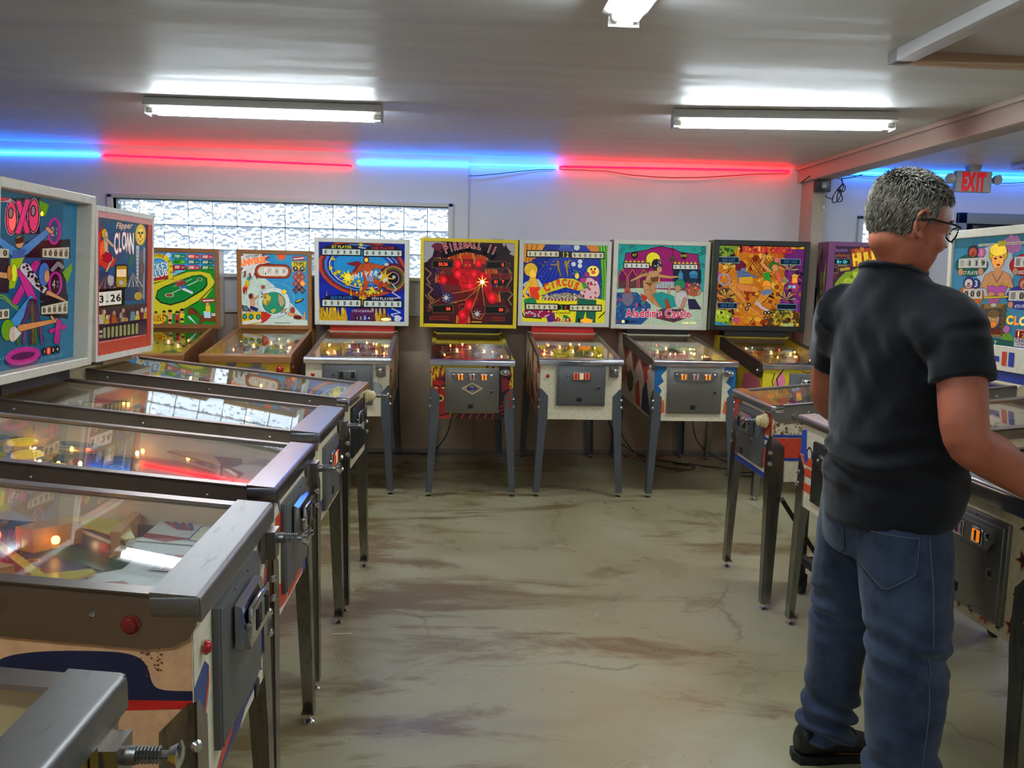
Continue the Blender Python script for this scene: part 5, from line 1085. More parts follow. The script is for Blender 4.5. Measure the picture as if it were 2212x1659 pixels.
def art_green(a):
    # word and display panels kept, the pictured character left out
    a.glow = .55
    a.rect(1090, 190, 1960, 910, (70, 40, 66)); busy(a, 1100, 200, 1900, 900, 170, 34, [(110, 50, 60), (60, 30, 70), (150, 70, 40), (40, 30, 50), (90, 60, 90)], 21); a.poly([(1310, 225), (1640, 205), (1700, 330), (1320, 372)], (196, 70, 20)); busy(a, 1320, 220, 1660, 360, 40, 26, [(220, 100, 30), (170, 50, 16), (236, 140, 40)], 22)
    a.blob(1370, 560, 210, 170, (150, 176, 40), .1, 20); a.blob(1380, 560, 170, 140, (196, 206, 50), .12, 20, glow=.8); busy(a, 1230, 450, 1560, 660, 60, 30, [(170, 190, 40), (120, 150, 30), (216, 220, 80)], 23); a.poly([(1200, 385), (1290, 372), (1300, 395), (1210, 410)], (214, 170, 40))
    a.text("Gottlieb's", 1218, 246, 24, (150, 120, 190), sx=.8, slant=.2); a.rect(1160, 270, 1300, 290, (150, 80, 40))
    a.text('HULK', 1445, 345, 92, (240, 206, 40), (120, 30, 10), sx=.66, rot=-7, wt=.06, glow=1.1)
    for x0, y0, x1, y1, tx in ((1148, 308, 1302, 352, 'Err Or'), (1620, 320, 1760, 362, '00000'), (1106, 700, 1250, 744, '00000')): a.rect(x0 - 5, y0 - 5, x1 + 5, y1 + 5, (120, 120, 130), .5); a.rect(x0, y0, x1, y1, (10, 24, 34), .4); a.text(tx, (x0 + x1) / 2, y1 - 9, 26, (80, 220, 236), sx=.85, slant=.15, glow=1.6)
    a.rect(1140, 372, 1190, 428, (150, 110, 90)); a.rect(1148, 380, 1184, 420, (30, 16, 20)); a.text('1', 1165, 414, 28, (150, 80, 60)); a.text('BALL IN PLAY', 1230, 366, 11, (230, 220, 80), sx=.8)
def art_clown2(a):
    a.glow = .5
    a.rect(200, 60, 960, 1320, (60, 140, 174)); a.poly([(240, 140), (920, 100), (920, 230), (240, 250)], (30, 110, 130)); a.poly([(420, 280), (560, 220), (700, 250), (740, 480), (700, 720), (500, 740), (440, 520)], (190, 200, 204)); a.blob(705, 220, 70, 90, (180, 110, 160), .2)
    a.ink = 3
    a.poly([(440, 210), (815, 190), (818, 214), (442, 234)], (214, 206, 180)); a.line([(470, 222), (800, 204)], 6, (90, 80, 80))
    for x, y, rx, c in ((395, 415, 132, (16, 96, 84)), (838, 420, 140, (190, 40, 36)), (400, 720, 108, (206, 110, 40)), (830, 730, 140, (36, 50, 150))): a.ell(x, y, rx, 110, c)
    a.reels(290, 350, 515, 438, ' 119', 4, y2=338, y3=440, panel=(222, 218, 206), slot=(190, 180, 160)); a.reels(735, 340, 915, 438, ' 00', 3, y2=330, y3=440, panel=(222, 218, 206), slot=(150, 140, 130)); a.reels(340, 650, 490, 745, '000', 3, y2=648, y3=748, panel=(216, 212, 200), slot=(150, 140, 130)); a.reels(710, 672, 920, 770, ' 00', 3, y2=668, y3=776, panel=(222, 218, 206), slot=(150, 140, 130))
    for x, y, t, c, r in ((392, 490, '1ST PLAYER', (16, 100, 84), 86), (850, 490, '2ND PLAYER', (190, 40, 36), 100), (842, 830, '4TH PLAYER', (36, 50, 160), 100)): a.ell(x, y, r, 32, c); a.text(t, x, y + 16, 34, (226, 226, 210), sx=.55, wt=.025)
    for x, y, c in ((310, 480, SKIN), (472, 476, SKIN), (748, 480, SKIN), (730, 812, SKIN)): a.ell(x, y, 22, 34, (214, 150, 110))
    a.ell(466, 292, 34, 46, (220, 110, 160)); a.text('1', 466, 312, 48, (240, 180, 206), sx=.8); a.ell(440, 600, 34, 48, (30, 40, 130)); a.text('3', 440, 628, 62, (226, 230, 226), sx=.7); a.text('4', 905, 640, 62, (190, 60, 40), sx=.7)
    for x, y, c, h_ in ((402, 290, (200, 90, 60), (60, 40, 60)), (872, 270, (206, 196, 190), (120, 110, 110)), (380, 596, (226, 214, 206), (40, 50, 150)), (828, 610, (226, 150, 130), (190, 60, 30))): a.ell(x, y - 10, 42, 58, h_); a.ell(x, y, 32, 46, c); a.ell(x, y + 4, 8, 10, (206, 40, 40)); a.line([(x - 16, y + 22), (x, y + 32), (x + 16, y + 20)], 8, (120, 30, 30))
    # lady with a frame, plain shapes
    a.poly([(480, 640), (510, 520), (560, 480), (660, 480), (715, 520), (745, 640), (690, 640), (660, 690), (540, 690), (520, 640)], (226, 156, 104)); a.ell(606, 310, 72, 90, (236, 196, 50)); a.ell(606, 362, 48, 88, (244, 160, 70), glow=1.1); a.blob(606, 270, 68, 60, (246, 206, 60), .12, glow=1.2); a.rect(580, 440, 640, 500, (232, 160, 100)); a.poly([(598, 185), (660, 180), (662, 230), (600, 238)], (196, 170, 40)); a.ell(586, 352, 10, 5, INK); a.ell(628, 340, 10, 5, INK); a.ell(612, 415, 12, 7, (206, 60, 50)); a.line([(570, 500), (610, 590), (650, 490)], 5, (90, 60, 50))
    a.poly([(535, 620), (575, 600), (610, 618), (650, 598), (695, 630), (670, 720), (550, 720)], (196, 90, 170)); a.line([(535, 615), (575, 600), (610, 620), (650, 600), (690, 620)], 12, (230, 196, 60)); a.line([(520, 740), (700, 730)], 18, (226, 196, 50)); a.ell(570, 704, 30, 22, (226, 150, 104)); a.ell(650, 706, 30, 22, (226, 150, 104)); a.poly([(550, 750), (640, 748), (630, 800), (555, 800)], (190, 90, 150))
    a.poly([(496, 800), (700, 800), (690, 1150), (520, 1130)], (150, 116, 70)); a.poly([(525, 850), (672, 845), (664, 1110), (530, 1100)], (60, 70, 84)); a.ell(600, 960, 48, 90, (200, 150, 110)); a.ell(600, 900, 52, 40, (120, 90, 60)); a.ell(602, 1010, 26, 30, (226, 120, 40), glow=1.2); a.ell(600, 965, 10, 12, (240, 196, 90)); a.poly([(530, 1070), (580, 1040), (600, 1080), (630, 1040), (662, 1070), (660, 1115), (532, 1105)], (120, 50, 40)); a.ell(596, 815, 26, 20, (200, 190, 180))
    for k in range(7): a.ell(506 + 2 * k, 830 + 46 * k, 13, 20, (110, 80, 44)); a.ell(688 - k, 830 + 46 * k, 13, 20, (110, 80, 44))
    a.poly([(690, 1110), (740, 1100), (790, 1180), (680, 1190)], (110, 160, 50)); a.poly([(240, 1100), (520, 1140), (800, 1195), (800, 1260), (240, 1200)], (16, 96, 84)); a.text('BALL IN PLAY', 520, 1212, 44, (206, 220, 206), sx=.6, rot=6)
    for k, (ch, c) in enumerate(zip('CLOWN', ((236, 190, 50), (240, 140, 60), (236, 214, 120), (240, 120, 50), (230, 160, 60)))): a.text(ch, 738 + 55 * k, 1008 + 6 * k, 82, c, (190, 60, 40), sx=.66, wt=.06, glow=1.2)
    a.poly([(800, 1060), (930, 1070), (930, 1100), (800, 1090)], (220, 150, 150)); a.poly([(790, 1075), (930, 1090), (930, 1170), (790, 1150)], (140, 30, 40)); a.text('1 2 3', 860, 1150, 46, (226, 160, 100), sx=.9); a.text('1', 814, 1130, 46, (255, 236, 160), glow=1.8, sx=.8); a.poly([(786, 1150), (930, 1172), (930, 1270), (786, 1240)], (206, 200, 206)); a.text('CAN PLAY', 872, 1206, 38, (30, 30, 60), sx=.6, rot=8); a.text('AT THE SAME TIME', 880, 1236, 22, (30, 30, 60), sx=.5, rot=8); a.poly([(790, 1240), (930, 1262), (930, 1290), (790, 1270)], (36, 50, 150)); a.blob(715, 1060, 30, 40, (190, 120, 170), .2)
def art_plain(c1, c2, c3):
    def f(a):
        a.glow = .6; a.rect(0, 0, 1, 1, c1); a.speck(0, 0, 1, 1, 90, .09, [c2, c3, c1, (230, 220, 200)], seed=31); a.rect(.06, .1, .44, .2, (220, 216, 200)); a.rect(.56, .1, .94, .2, (220, 216, 200)); a.rect(.06, .74, .44, .84, (220, 216, 200)); a.rect(.56, .74, .94, .84, (220, 216, 200))
    return f
U01 = [(0, 0), (1, 0), (1, 1), (0, 1)]
# ================================================================== the sixteen machines
POSE = {
'B1': (-2.015, 5.516, 5.6, .570, .936, .680, 1.079, 1.641, 1.037, -.005),
'B2': (-1.355, 5.622, 1.8, .576, .932, .565, 1.088, 1.646, 1.038, -.008),
'B3': (-.698, 5.639, 1.2, .560, .923, .727, 1.079, 1.752, 1.079, -.007),
'B4': (.127, 5.603, .8, .555, .926, .758, 1.077, 1.770, 1.078, -.002),
'B5': (.856, 5.608, -.5, .560, .940, .727, 1.077, 1.776, 1.102, -.006),
'B6': (1.633, 5.598, .1, .571, .943, .774, 1.079, 1.795, 1.094, -.012),
'B7': (2.355, 5.521, -2.5, .570, .941, .755, 1.073, 1.809, 1.101, -.025),
'B8': (3.30, 5.48, 0, .570, .940, .760, 1.07, 1.815, 1.10, -.010),
'L1': (-.439, 3.916, 87.6, .573, .942, .600, 1.052, 1.729, 1.083, -.025),
'L2': (-.463, 3.205, 89.1, .571, .923, .736, 1.032, 1.759, 1.078, -.045),
'L3': (-.450, 2.401, 89.8, .560, .931, .720, 1.080, 1.760, 1.060, -.02),
'L4': (-.422, 1.654, 90.4, .576, .939, .720, 1.080, 1.760, 1.060, -.02),
'L5': (-.446, .822, 89.6, .570, .930, .720, 1.080, 1.760, 1.060, -.02),
'R1': (1.423, 3.912, -91.5, .568, .935, .711, 1.105, 1.760, 1.099, -.018),
'R2': (1.470, 3.165, -90.5, .570, .923, .680, 1.080, 1.760, 1.060, -.02),
'R3': (1.495, 2.300, -89.0, .570, .930, .720, 1.080, 1.760, 1.060, -.02),
}
YEL = (226, 196, 30); CREAM = (222, 208, 172); WHT = (226, 214, 184)
PY, PR, PW = YELP, REDP, WHITEP
ORG = mat('orange plastic', (226, 110, 30), .25, coat=.3)
B3U = [(-.1, .74), (.1, .72), (0, .88)]
def bumps(c, pos=B3U): return [(x, y, c[k % len(c)]) for k, (x, y) in enumerate(pos)]

# ---- back row
def side_wood(a, h, zf): a.rect(.0, .5, 1.3, 1.06, (130, 78, 40)); a.speck(.1, .5, 1.2, 1.0, 26, .05, [(60, 34, 22), (96, 56, 30)], seed=3)
def front_yel(a, x, h, zf): a.rect(-x, zf, x, h, (226, 176, 30)); a.rect(-x, h - .12, x, h - .105, (150, 60, 30)); a.blob(.17, h - .2, .05, .06, (200, 90, 30), .3)
machine('B1', 'wood-railed pinball machine with a green racetrack on its backglass', dict(cab=(150, 96, 50), wood=True, side=side_wood, front=front_yel, rail_m=WOOD, rs=.02, lb_m=WOOD, lb_drop=.04, plunger='ball', plz=.085,
    frame=WOOD, head_m=mat('pale head side', (206, 206, 190), .4), hd=.22, fb=.034, rc=.016, art=(art_jockey, [(100, 222), (908, 228), (925, 972), (120, 965)]), neck=(110, 70, 40), leg=LEGG,
    pf=dict(base=(196, 190, 120), pal=[(214, 196, 60), (90, 140, 70), (200, 120, 60), (150, 150, 110)], bump=bumps([YELP, CREAMP]), seed=1, apron=(170, 140, 90), bulbs=6)))
t = machine('B2', 'wood-railed pinball machine with a globe and rocket backglass', dict(cab=(226, 176, 30), side=side_wood, front=front_yel, rail_m=WOOD, rs=.022, lb_m=WOOD, lb_drop=.045, plunger='ball', plz=.085,
    door=(-.165, .125, -.40, -.075, 'grey', 0), frame=WOOD, head_m=WOOD, hd=.21, fb=.032, rc=.016, art=(art_planet, [(1165, 238), (1865, 245), (1875, 990), (1190, 990)]), neck=(110, 70, 40), leg=LEGG,
    pf=dict(base=(206, 206, 190), pal=[(120, 150, 160), (170, 160, 110), (200, 110, 70), (110, 120, 90)], bump=bumps([WHITEP, YELP]), seed=2, apron=(206, 196, 160), bulbs=9)))
for sx in (-.09, .07): MB().prism([(sx - .035, .885), (sx + .035, .885), (sx + .02, .85), (sx - .02, .85)], -.002, -.010, lambda u, v, s: (u, s, v)).build('door_hinge', DSTEEL, t)
def side_b3(a, h, zf): a.rect(0, .5, 1.3, 1.06, (196, 180, 160)); a.speck(0, .55, 1.25, 1.0, 30, .09, [(170, 80, 60), (150, 120, 100), (110, 60, 50)], seed=5)
def front_b3(a, x, h, zf): a.rect(-x, zf, x, h, WHT); a.ell(.185, h - .20, .045, .045, (150, 150, 150)); a.speck(-x, zf, x, h, 30, .004, [(150, 140, 120), (120, 110, 100)], seed=4)
ZAC = (-.166, .165, -.31, -.04, 'zac', 1)
machine('B3', 'white pinball machine with a caped red figure and stars on its backglass', dict(cab=WHT, side=side_b3, front=front_b3, rail_m=DSTEEL, rs=.03, lb_m=CHROME, plunger='plate', plz=.068, door=ZAC[:5] + (0,), start=True,
    frame=(214, 212, 200), fb=.034, rc=.016, art=(art_universe, [(160, 165), (835, 172), (835, 762), (178, 758)]), neck=(190, 40, 24), leg=LEGG,
    pf=dict(base=(150, 130, 110), pal=[(200, 150, 60), (150, 70, 50), (90, 80, 130), (210, 190, 140)], bump=bumps([YELP, ORG, REDP], [(-.16, .58), (0, .66), (.14, .6), (-.08, .84)]), seed=3, bulbs=14)))
def front_b4(a, x, h, zf):
    RD, DK = (170, 28, 24), (26, 12, 14)
    a.rect(-x, zf, x, h, YEL)
    # plain flame-haired face on the player's left
    a.poly([(-.27, h - .20), (-.262, h - .11), (-.25, h - .14), (-.245, h - .08), (-.228, h - .12), (-.215, h - .05), (-.20, h - .11), (-.175, h - .06), (-.16, h - .1), (-.16, zf + .06), (-.2, zf + .02), (-.25, zf + .09)], RD)
    a.line([(-.262, h - .10), (-.255, h - .06), (-.235, h - .045), (-.24, h - .075)], .012, RD, w1=.006); a.line([(-.21, h - .07), (-.20, h - .035), (-.17, h - .03)], .012, RD, w1=.005)
    a.poly([(-.25, h - .135), (-.225, h - .115), (-.17, h - .11), (-.165, h - .15), (-.22, h - .135)], (90, 14, 16)); a.line([(-.255, h - .165), (-.218, h - .178)], .008, DK); a.line([(-.205, h - .178), (-.17, h - .16)], .008, DK); a.ell(-.238, h - .186, .011, .005, (240, 214, 80)); a.ell(-.192, h - .186, .011, .005, (240, 214, 80)); a.line([(-.215, h - .19), (-.218, h - .22)], .006, (90, 14, 16)); a.ell(-.214, h - .255, .026, .022, (236, 206, 50)); a.ell(-.214, h - .255, .018, .014, DK); a.line([(-.228, h - .272), (-.2, h - .272)], .006, (236, 220, 190))
    a.poly([(-.27, zf), (-.26, zf + .07), (-.22, zf + .05), (-.16, zf + .075), (-.14, zf)], RD); a.line([(-.26, zf + .04), (-.2, zf + .02), (-.15, zf + .035)], .008, DK)
    # dark shape with flames on the right
    a.poly([(.175, h - .02), (.25, h - .035), (.262, h - .10), (.245, h - .16), (.258, h - .22), (.235, h - .28), (.225, zf + .06), (.23, zf), (.15, zf), (.16, h - .3)], DK); a.poly([(.19, h - .10), (.235, h - .12), (.24, h - .19), (.2, h - .21)], (130, 22, 22))
    for k in range(5): a.line([(.17 + .012 * k, zf + .02 + .03 * k), (.235, zf + .045 + .03 * k)], .009, RD, w1=.003)
    for k in range(6): a.line([(.235 + .004 * (k % 2), h - .10 - .04 * k), (.258, h - .085 - .04 * k), (.262, h - .11 - .04 * k)], .012, RD, w1=.004)
    for k in range(4): a.line([(.10 + .04 * k, h - .036), (.09 + .04 * k, h - .05)], .02, (120, 24, 20), w1=.006)
    a.rect(-.14, zf, .20, zf + .036, DK)
    for k in range(6): a.line([(-.12 + .05 * k, zf), (-.10 + .05 * k, zf + .034)], .009, RD)
def side_b4(a, h, zf): a.rect(0, .5, 1.3, 1.06, YEL); [a.flame(.12 + .14 * k, .53, .2, -.3 - .05 * (k % 3), (176, 26, 22)) for k in range(9)]
BLY = (-.18, .178, -.35, -.048, 'bally', 1)
t = machine('B4', 'yellow pinball machine with a glowing red figure and flames on its front', dict(cab=YEL, side=side_b4, front=front_b4, rail_m=CHROME, rs=.03, lb_m=CHROME, plunger='bally', plz=.075, door=BLY,
    frame=YEL, fb=.028, rc=.012, art=(art_fire, [(998, 150), (1705, 168), (1690, 800), (990, 785)]), neck=(16, 16, 18), neck_w=.5, leg=LEGG, crest=True,
    pf=dict(base=(120, 40, 34), pal=[(170, 60, 40), (90, 30, 40), (200, 120, 60), (60, 24, 30)], bump=bumps([REDP, YELP]), seed=4, bulbs=4, apron=(150, 60, 50))))
dm = Art([(-.075, .93 - .148), (.075, .93 - .148), (.075, .93 - .232), (-.075, .93 - .232)])
dz = .93 - .19
dm.poly([(-.075, dz), (0, dz + .042), (.075, dz), (0, dz - .042)], (196, 160, 96)); dm.poly([(-.066, dz), (0, dz + .037), (.066, dz), (0, dz - .037)], (226, 220, 206)); dm.poly([(-.060, dz), (0, dz + .033), (.060, dz), (0, dz - .033)], (170, 130, 70)); dm.ell(0, dz, .027, .027, (40, 50, 110)); dm.ell(0, dz, .023, .023, (150, 130, 90))
dm.text('Bally', 0, dz - .010, -.022, (30, 44, 130), (226, 220, 206), sx=-1.15, wt=.06, slant=-.2)
dm.build('door_emblem', t, lambda u, v, l: (-.075 + .15 * u, -.0155 - l, .93 - .232 + .084 * v), M_PRINT, .00004)
def side_b5(a, h, zf): a.rect(0, .5, 1.3, 1.06, (206, 192, 168)); a.speck(.05, .56, 1.2, .96, 34, .10, [(170, 60, 46), (150, 70, 60), (60, 40, 44), (206, 192, 168)], seed=7)
def front_b5(a, x, h, zf): a.rect(-x, zf, x, h, WHT); a.speck(-x, zf, x, h, 40, .004, [(160, 150, 130), (110, 100, 90)], seed=8)
t = machine('B5', 'cream pinball machine with circus performers on its backglass', dict(cab=WHT, side=side_b5, front=front_b5, rail_m=DSTEEL, rs=.034, lb_m=CHROME, plunger='plate', plz=.062, door=ZAC, start=True,
    frame=(206, 204, 192), fb=.034, rc=.016, art=(art_circus, [(120, 145), (762, 152), (735, 732), (100, 728)]), neck=(196, 30, 26), leg=LEGG,
    pf=dict(base=(150, 120, 90), pal=[(226, 150, 40), (170, 60, 40), (206, 190, 60), (90, 60, 110)], bump=bumps([YELP, ORG], [(-.15, .6), (.02, .7), (.15, .6), (-.06, .88)]), seed=5, bulbs=16)))
def front_b6(a, x, h, zf):
    a.rect(-x, zf, x, h, WHT)
    for sx in (-1, 1):
        a.poly([(sx * x, h), (sx * .19, h), (sx * .20, h - .06), (sx * .235, h - .10), (sx * .215, h - .14), (sx * .25, h - .17), (sx * .225, h - .20), (sx * .25, h - .25), (sx * x, h - .28)], (24, 96, 150)); a.poly([(sx * x, zf + .12), (sx * .245, zf + .10), (sx * .21, zf + .15), (sx * .20, zf + .06), (sx * .24, zf + .04), (sx * .22, zf + .03), (sx * x, zf + .035)], (226, 100, 40))
def side_b6(a, h, zf):
    a.rect(0, .5, 1.3, 1.06, (214, 200, 172)); a.poly([(0, .93), (.3, .85), (.42, .93), (.6, .82), (.74, .97), (.95, .88), (1.1, .98), (1.3, .9), (1.3, 1.06), (0, 1.06)], (70, 48, 44)); a.line([(0, .92), (.3, .84), (.42, .92), (.6, .81), (.74, .96), (.95, .87), (1.1, .97)], .03, (206, 70, 40))
    a.poly([(.05, .55), (.2, .8), (.3, .7), (.32, .56)], (40, 50, 80)); a.poly([(.34, .56), (.42, .76), (.55, .7), (.5, .58)], (190, 60, 44)); a.blob(.22, .82, .06, .06, (190, 60, 50)); a.blob(.75, .72, .14, .08, (60, 40, 40)); a.blob(.98, .75, .1, .09, (190, 70, 50))
machine('B6', 'white pinball machine with blue corners and a desert palace backglass', dict(cab=WHT, side=side_b6, front=front_b6, rail_m=DSTEEL, rs=.075, lb_m=CHROME, plunger='bally', plz=.075, door=(-.192, .185, -.355, -.042, 'bally', 1), btn=WHITEP, btn_z=.05,
    frame=(208, 202, 186), fb=.036, rc=.016, art=(art_castle, [(845, 140), (1545, 148), (1503, 768), (818, 762)]), neck=(30, 26, 26), leg=LEGG,
    pf=dict(base=(170, 170, 130), pal=[(206, 196, 120), (90, 130, 80), (170, 80, 60), (120, 130, 110)], bump=bumps([WHITEP, CREAMP]), seed=6, bulbs=16)))
def front_b7(a, x, h, zf):
    a.rect(-x, zf, x, h, (222, 196, 30)); a.poly([(-.16, h - .04), (-.20, h - .12), (-.17, h - .2), (-.12, h - .12)], (226, 120, 150)); a.line([(-.14, h - .03), (-.185, h - .1), (-.16, h - .2)], .008, INK); a.line([(-.2, h - .06), (-.215, h - .12), (-.19, h - .19)], .006, INK); a.line([(-.02, h - .045), (.02, h - .055), (.06, h - .045)], .006, (150, 30, 40))
def side_b7(a, h, zf): a.rect(0, .5, 1.3, 1.06, (214, 190, 40)); a.blob(.2, .72, .2, .14, (214, 110, 130), .2); a.blob(.14, .64, .1, .1, INK, .3); a.blob(.7, .75, .2, .12, (120, 160, 40), .3); a.blob(.9, .7, .12, .1, INK, .3)
def hside_b7(a): a.rect(0, 0, 1, 1, (120, 130, 50)); a.speck(0, 0, 1, 1, 26, .16, [(20, 20, 16), (150, 160, 60), (90, 110, 40)], seed=2)
machine('B7', 'yellow pinball machine with a black head and an orange disco backglass', dict(cab=(222, 196, 30), side=side_b7, front=front_b7, rail_m=mat('brown rail steel', (96, 82, 74), .4, .8), rs=.10, rnd=True, lb_m=CHROME, door=(-.10, .215, -.38, -.06, 'grey', 0), btn=CHROME, btn_z=.055,
    frame=(26, 24, 24), head_m=paint((110, 120, 50)), head_side=hside_b7, fb=.04, rc=.016, art=(art_disco, [(240, 200), (940, 205), (880, 892), (155, 888)]), neck=(30, 26, 26), leg=LEGC,
    pf=dict(base=(150, 120, 80), pal=[(206, 160, 60), (120, 80, 60), (170, 110, 70), (90, 60, 70)], bump=bumps([WHITEP, CREAMP], [(-.13, .78), (.03, .84), (.15, .76)]), seed=7, bulbs=16)))
def hside_b8(a): a.rect(0, 0, 1, 1, (110, 50, 100)); a.speck(0, .1, 1, .95, 18, .2, [(120, 140, 50), (30, 24, 30), (150, 170, 60)], seed=4)
machine('B8', 'purple-headed pinball machine behind the man by the post', dict(cab=(110, 50, 100), rail_m=DSTEEL, rs=.08, lb_m=CHROME, door=(-.12, .2, -.38, -.06, 'grey', 0),
    frame=(116, 56, 106), head_m=paint((110, 50, 100)), head_side=hside_b8, fb=.04, rc=.016, borders=(.055, .05, .036, .04), art=(art_green, [(1160, 200), (1900, 210), (1850, 905), (1090, 900)]), neck=(30, 26, 26), leg=LEGC,
    pf=dict(base=(90, 110, 60), pal=[(120, 150, 50), (110, 60, 100), (190, 120, 50)], bump=bumps([WHITEP, YELP]), seed=8, bulbs=8)))

# ---- left row
def front_l1(a, x, h, zf): a.rect(-x, zf, x, h, CREAM); a.speck(-x, zf, x, h, 50, .006, [(170, 150, 120), (120, 100, 80)], seed=2)
t1 = machine('L1', 'cream pinball machine with an orange-framed backglass of a girl on a moon', dict(cab=CREAM, front=front_l1, rail_m=DSTEEL, rs=.055, screws=3, lb_m=CHROME, lb_drop=.03, plunger='cone', plz=.055, door=(-.19, .16, -.28, -.055, 'black', 0), zf=.615,
    frame=(206, 74, 44), head_m=paint((224, 216, 200)), hd=.16, borders=(.035, .055, .045, .08), rc=.008, art=(art_clown, [(785, 325), (1160, 385), (1165, 1290), (785, 1345)]), neck=(150, 120, 80), neck_w=.3, leg=LEGC,
    pf=dict(base=(120, 120, 120), pal=[(150, 140, 120), (110, 60, 50), (90, 110, 130), (180, 150, 110)], bump=bumps([WHITEP, REDP]), seed=11, bulbs=6)))
hw, yf, zt_, zb_, ty_ = POSE['L1'][5], POSE['L1'][6], POSE['L1'][7], POSE['L1'][8], POSE['L1'][9]
for (x0, x1, z0, z1) in ((-hw / 2 - .004, -hw / 2 + .012, zb_, zt_), (hw / 2 - .014, hw / 2 + .004, zb_, zt_), (-hw / 2, hw / 2, zt_ - .018, zt_ + .003), (-hw / 2, hw / 2, zb_ - .003, zb_ + .022)):
    mb = MB(); sh_ = lambda z: ty_ * (z - zb_) / (zt_ - zb_); mb.prism([(-.004, z0), (.02, z0), (.02, z1), (-.004, z1)], x0, x1, lambda u, v, s: (s, yf + u + sh_(v), v)); mb.build('head_trim', paint((226, 220, 206)), t1, smooth=False)
mb = MB(); mb.prism([(-.002, zt_ - .045), (.006, zt_ - .045), (.006, zt_ - .016), (-.002, zt_ - .016)], -hw / 2 + .012, hw / 2 - .014, lambda u, v, s: (s, yf + u + sh_(v), v)); mb.build('head_panel', paint((222, 150, 136)), t1, smooth=False)
def front_l2(a, x, h, zf): a.rect(-x, zf, x, h, CREAM); a.rect(-x, zf + .03, x, zf + .075, (70, 74, 110)); a.speck(-x, zf + .03, x, zf + .075, 24, .02, [(190, 110, 120), (120, 90, 120)], seed=3); a.rect(.2, h - .2, x, h - .1, (30, 50, 90))
def side_l2(a, h, zf): a.rect(0, .5, 1.3, 1.06, CREAM); a.poly([(0, .6), (1.3, .7), (1.3, .75), (0, .65)], (40, 60, 130)); a.blob(.6, .75, .2, .1, (206, 60, 100), .2)
machine('L2', 'cream pinball machine with a blue backglass of acrobats and pink rings', dict(cab=CREAM, side=side_l2, front=front_l2, rail_m=DSTEEL, rs=.06, screws=3, lb_m=WCHROME, lbd=.088, lb_drop=.032, plunger='plate', plz=.06, door=(-.16, .15, -.31, -.075, 'grey', 1), zf=.585,
    frame=(214, 206, 186), head_m=paint((214, 206, 186)), hd=.24, fb=.034, rc=.06, art=(art_oxo, [(12, 72), (690, 232), (690, 1442), (2, 1600)]), neck=(40, 38, 40), leg=LEGC,
    pf=dict(base=(110, 110, 116), pal=[(90, 100, 120), (190, 120, 70), (140, 130, 120), (60, 70, 90)], bump=bumps([CREAMP, WHITEP]), seed=12, bulbs=6)))
def front_l3(a, x, h, zf):
    a.rect(-x, zf, x, h, WHT); a.poly([(-x, h), (-x + .03, h), (-x + .10, h - .1), (-x + .09, h - .04), (-x + .16, h)], (30, 60, 130)); a.rect(-x + .04, h - .16, -.16, h - .09, (214, 66, 44)); a.poly([(-x, zf + .03), (-.1, zf + .01), (-.1, zf + .075), (-x, zf + .1)], (214, 66, 44)); a.poly([(-.09, zf + .01), (.13, zf + .01), (.13, zf + .075), (-.09, zf + .075)], (214, 66, 44)); a.poly([(.14, zf), (x, zf), (x, zf + .06), (.14, zf + .075)], (40, 70, 130))
    for k in range(4): a.rect(.19 + .022 * k, zf + .1, .2 + .022 * k, h - .12, (40, 50, 70))
def side_l3(a, h, zf): a.rect(0, .5, 1.3, 1.06, WHT); a.rect(0, .66, 1.3, .72, (40, 70, 150)); a.rect(0, .75, 1.3, .78, (214, 66, 44))
def ex_l3(a, X, D): a.poly([(-.1, .06), (X - .03, .06), (X - .03, .5), (.1, .5), (.02, .38)], (96, 92, 92)); a.ell(.1, .3, .09, .14, (120, 116, 116))
machine('L3', 'pinball machine with yellow bumper caps and a red, white and blue front', dict(cab=WHT, side=side_l3, front=front_l3, rail_m=DSTEEL, rs=.07, screws=3, lb_m=WCHROME, lbd=.062, lb_drop=.036, plunger='plate', plz=.06, door=(-.17, .15, -.32, -.07, 'grey', 0), zf=.56,
    frame=WHT, art=(art_plain((150, 40, 60), (30, 60, 140), (220, 200, 60)), U01), hd=.22, neck=(40, 38, 40), leg=LEGC,
    pf=dict(base=(90, 110, 120), pal=[(60, 120, 130), (200, 130, 40), (120, 90, 80), (40, 60, 100), (210, 190, 60)], bump=[(-.16, .80, YLIT), (-.02, .72, YLIT), (.12, .80, YLIT), (-.14, .60, YLIT)], seed=13, bulbs=16, extra=ex_l3, apron=(130, 126, 124), apron_d=.2)))
def front_l4(a, x, h, zf):
    a.rect(-x, zf, x, h, (226, 216, 188))
    a.poly([(-x, zf + .235), (-x + .06, zf + .255), (-x + .085, zf + .235), (-x + .05, zf + .16), (-x, zf + .13)], (44, 70, 126)); a.poly([(-x, zf + .13), (-x + .05, zf + .16), (-x + .085, zf + .235), (-x + .085, zf + .205), (-x + .05, zf + .13), (-x, zf + .10)], (206, 60, 44))
    up = [(-.12, .035), (-.06, .045), (-.02, .085), (.02, .10), (.05, .06), (.1, .055), (.15, .07), (.19, .12), (.225, .2), (x, .28)]
    a.poly([(-.2, zf)] + [(u, zf + v) for u, v in up] + [(x, zf)], (206, 60, 44)); a.poly([(-.17, zf)] + [(u + .012, zf + v - .022) for u, v in up] + [(x, zf + .2), (x, zf + .02), (.1, zf + .0)], (40, 56, 110)); a.poly([(.0, zf), (.06, zf + .02), (.16, zf + .02), (x, zf + .1), (x, zf)], (226, 216, 188)); a.poly([(x - .05, h - .06), (x, h - .03), (x, h - .16), (x - .03, h - .12)], (44, 70, 126))
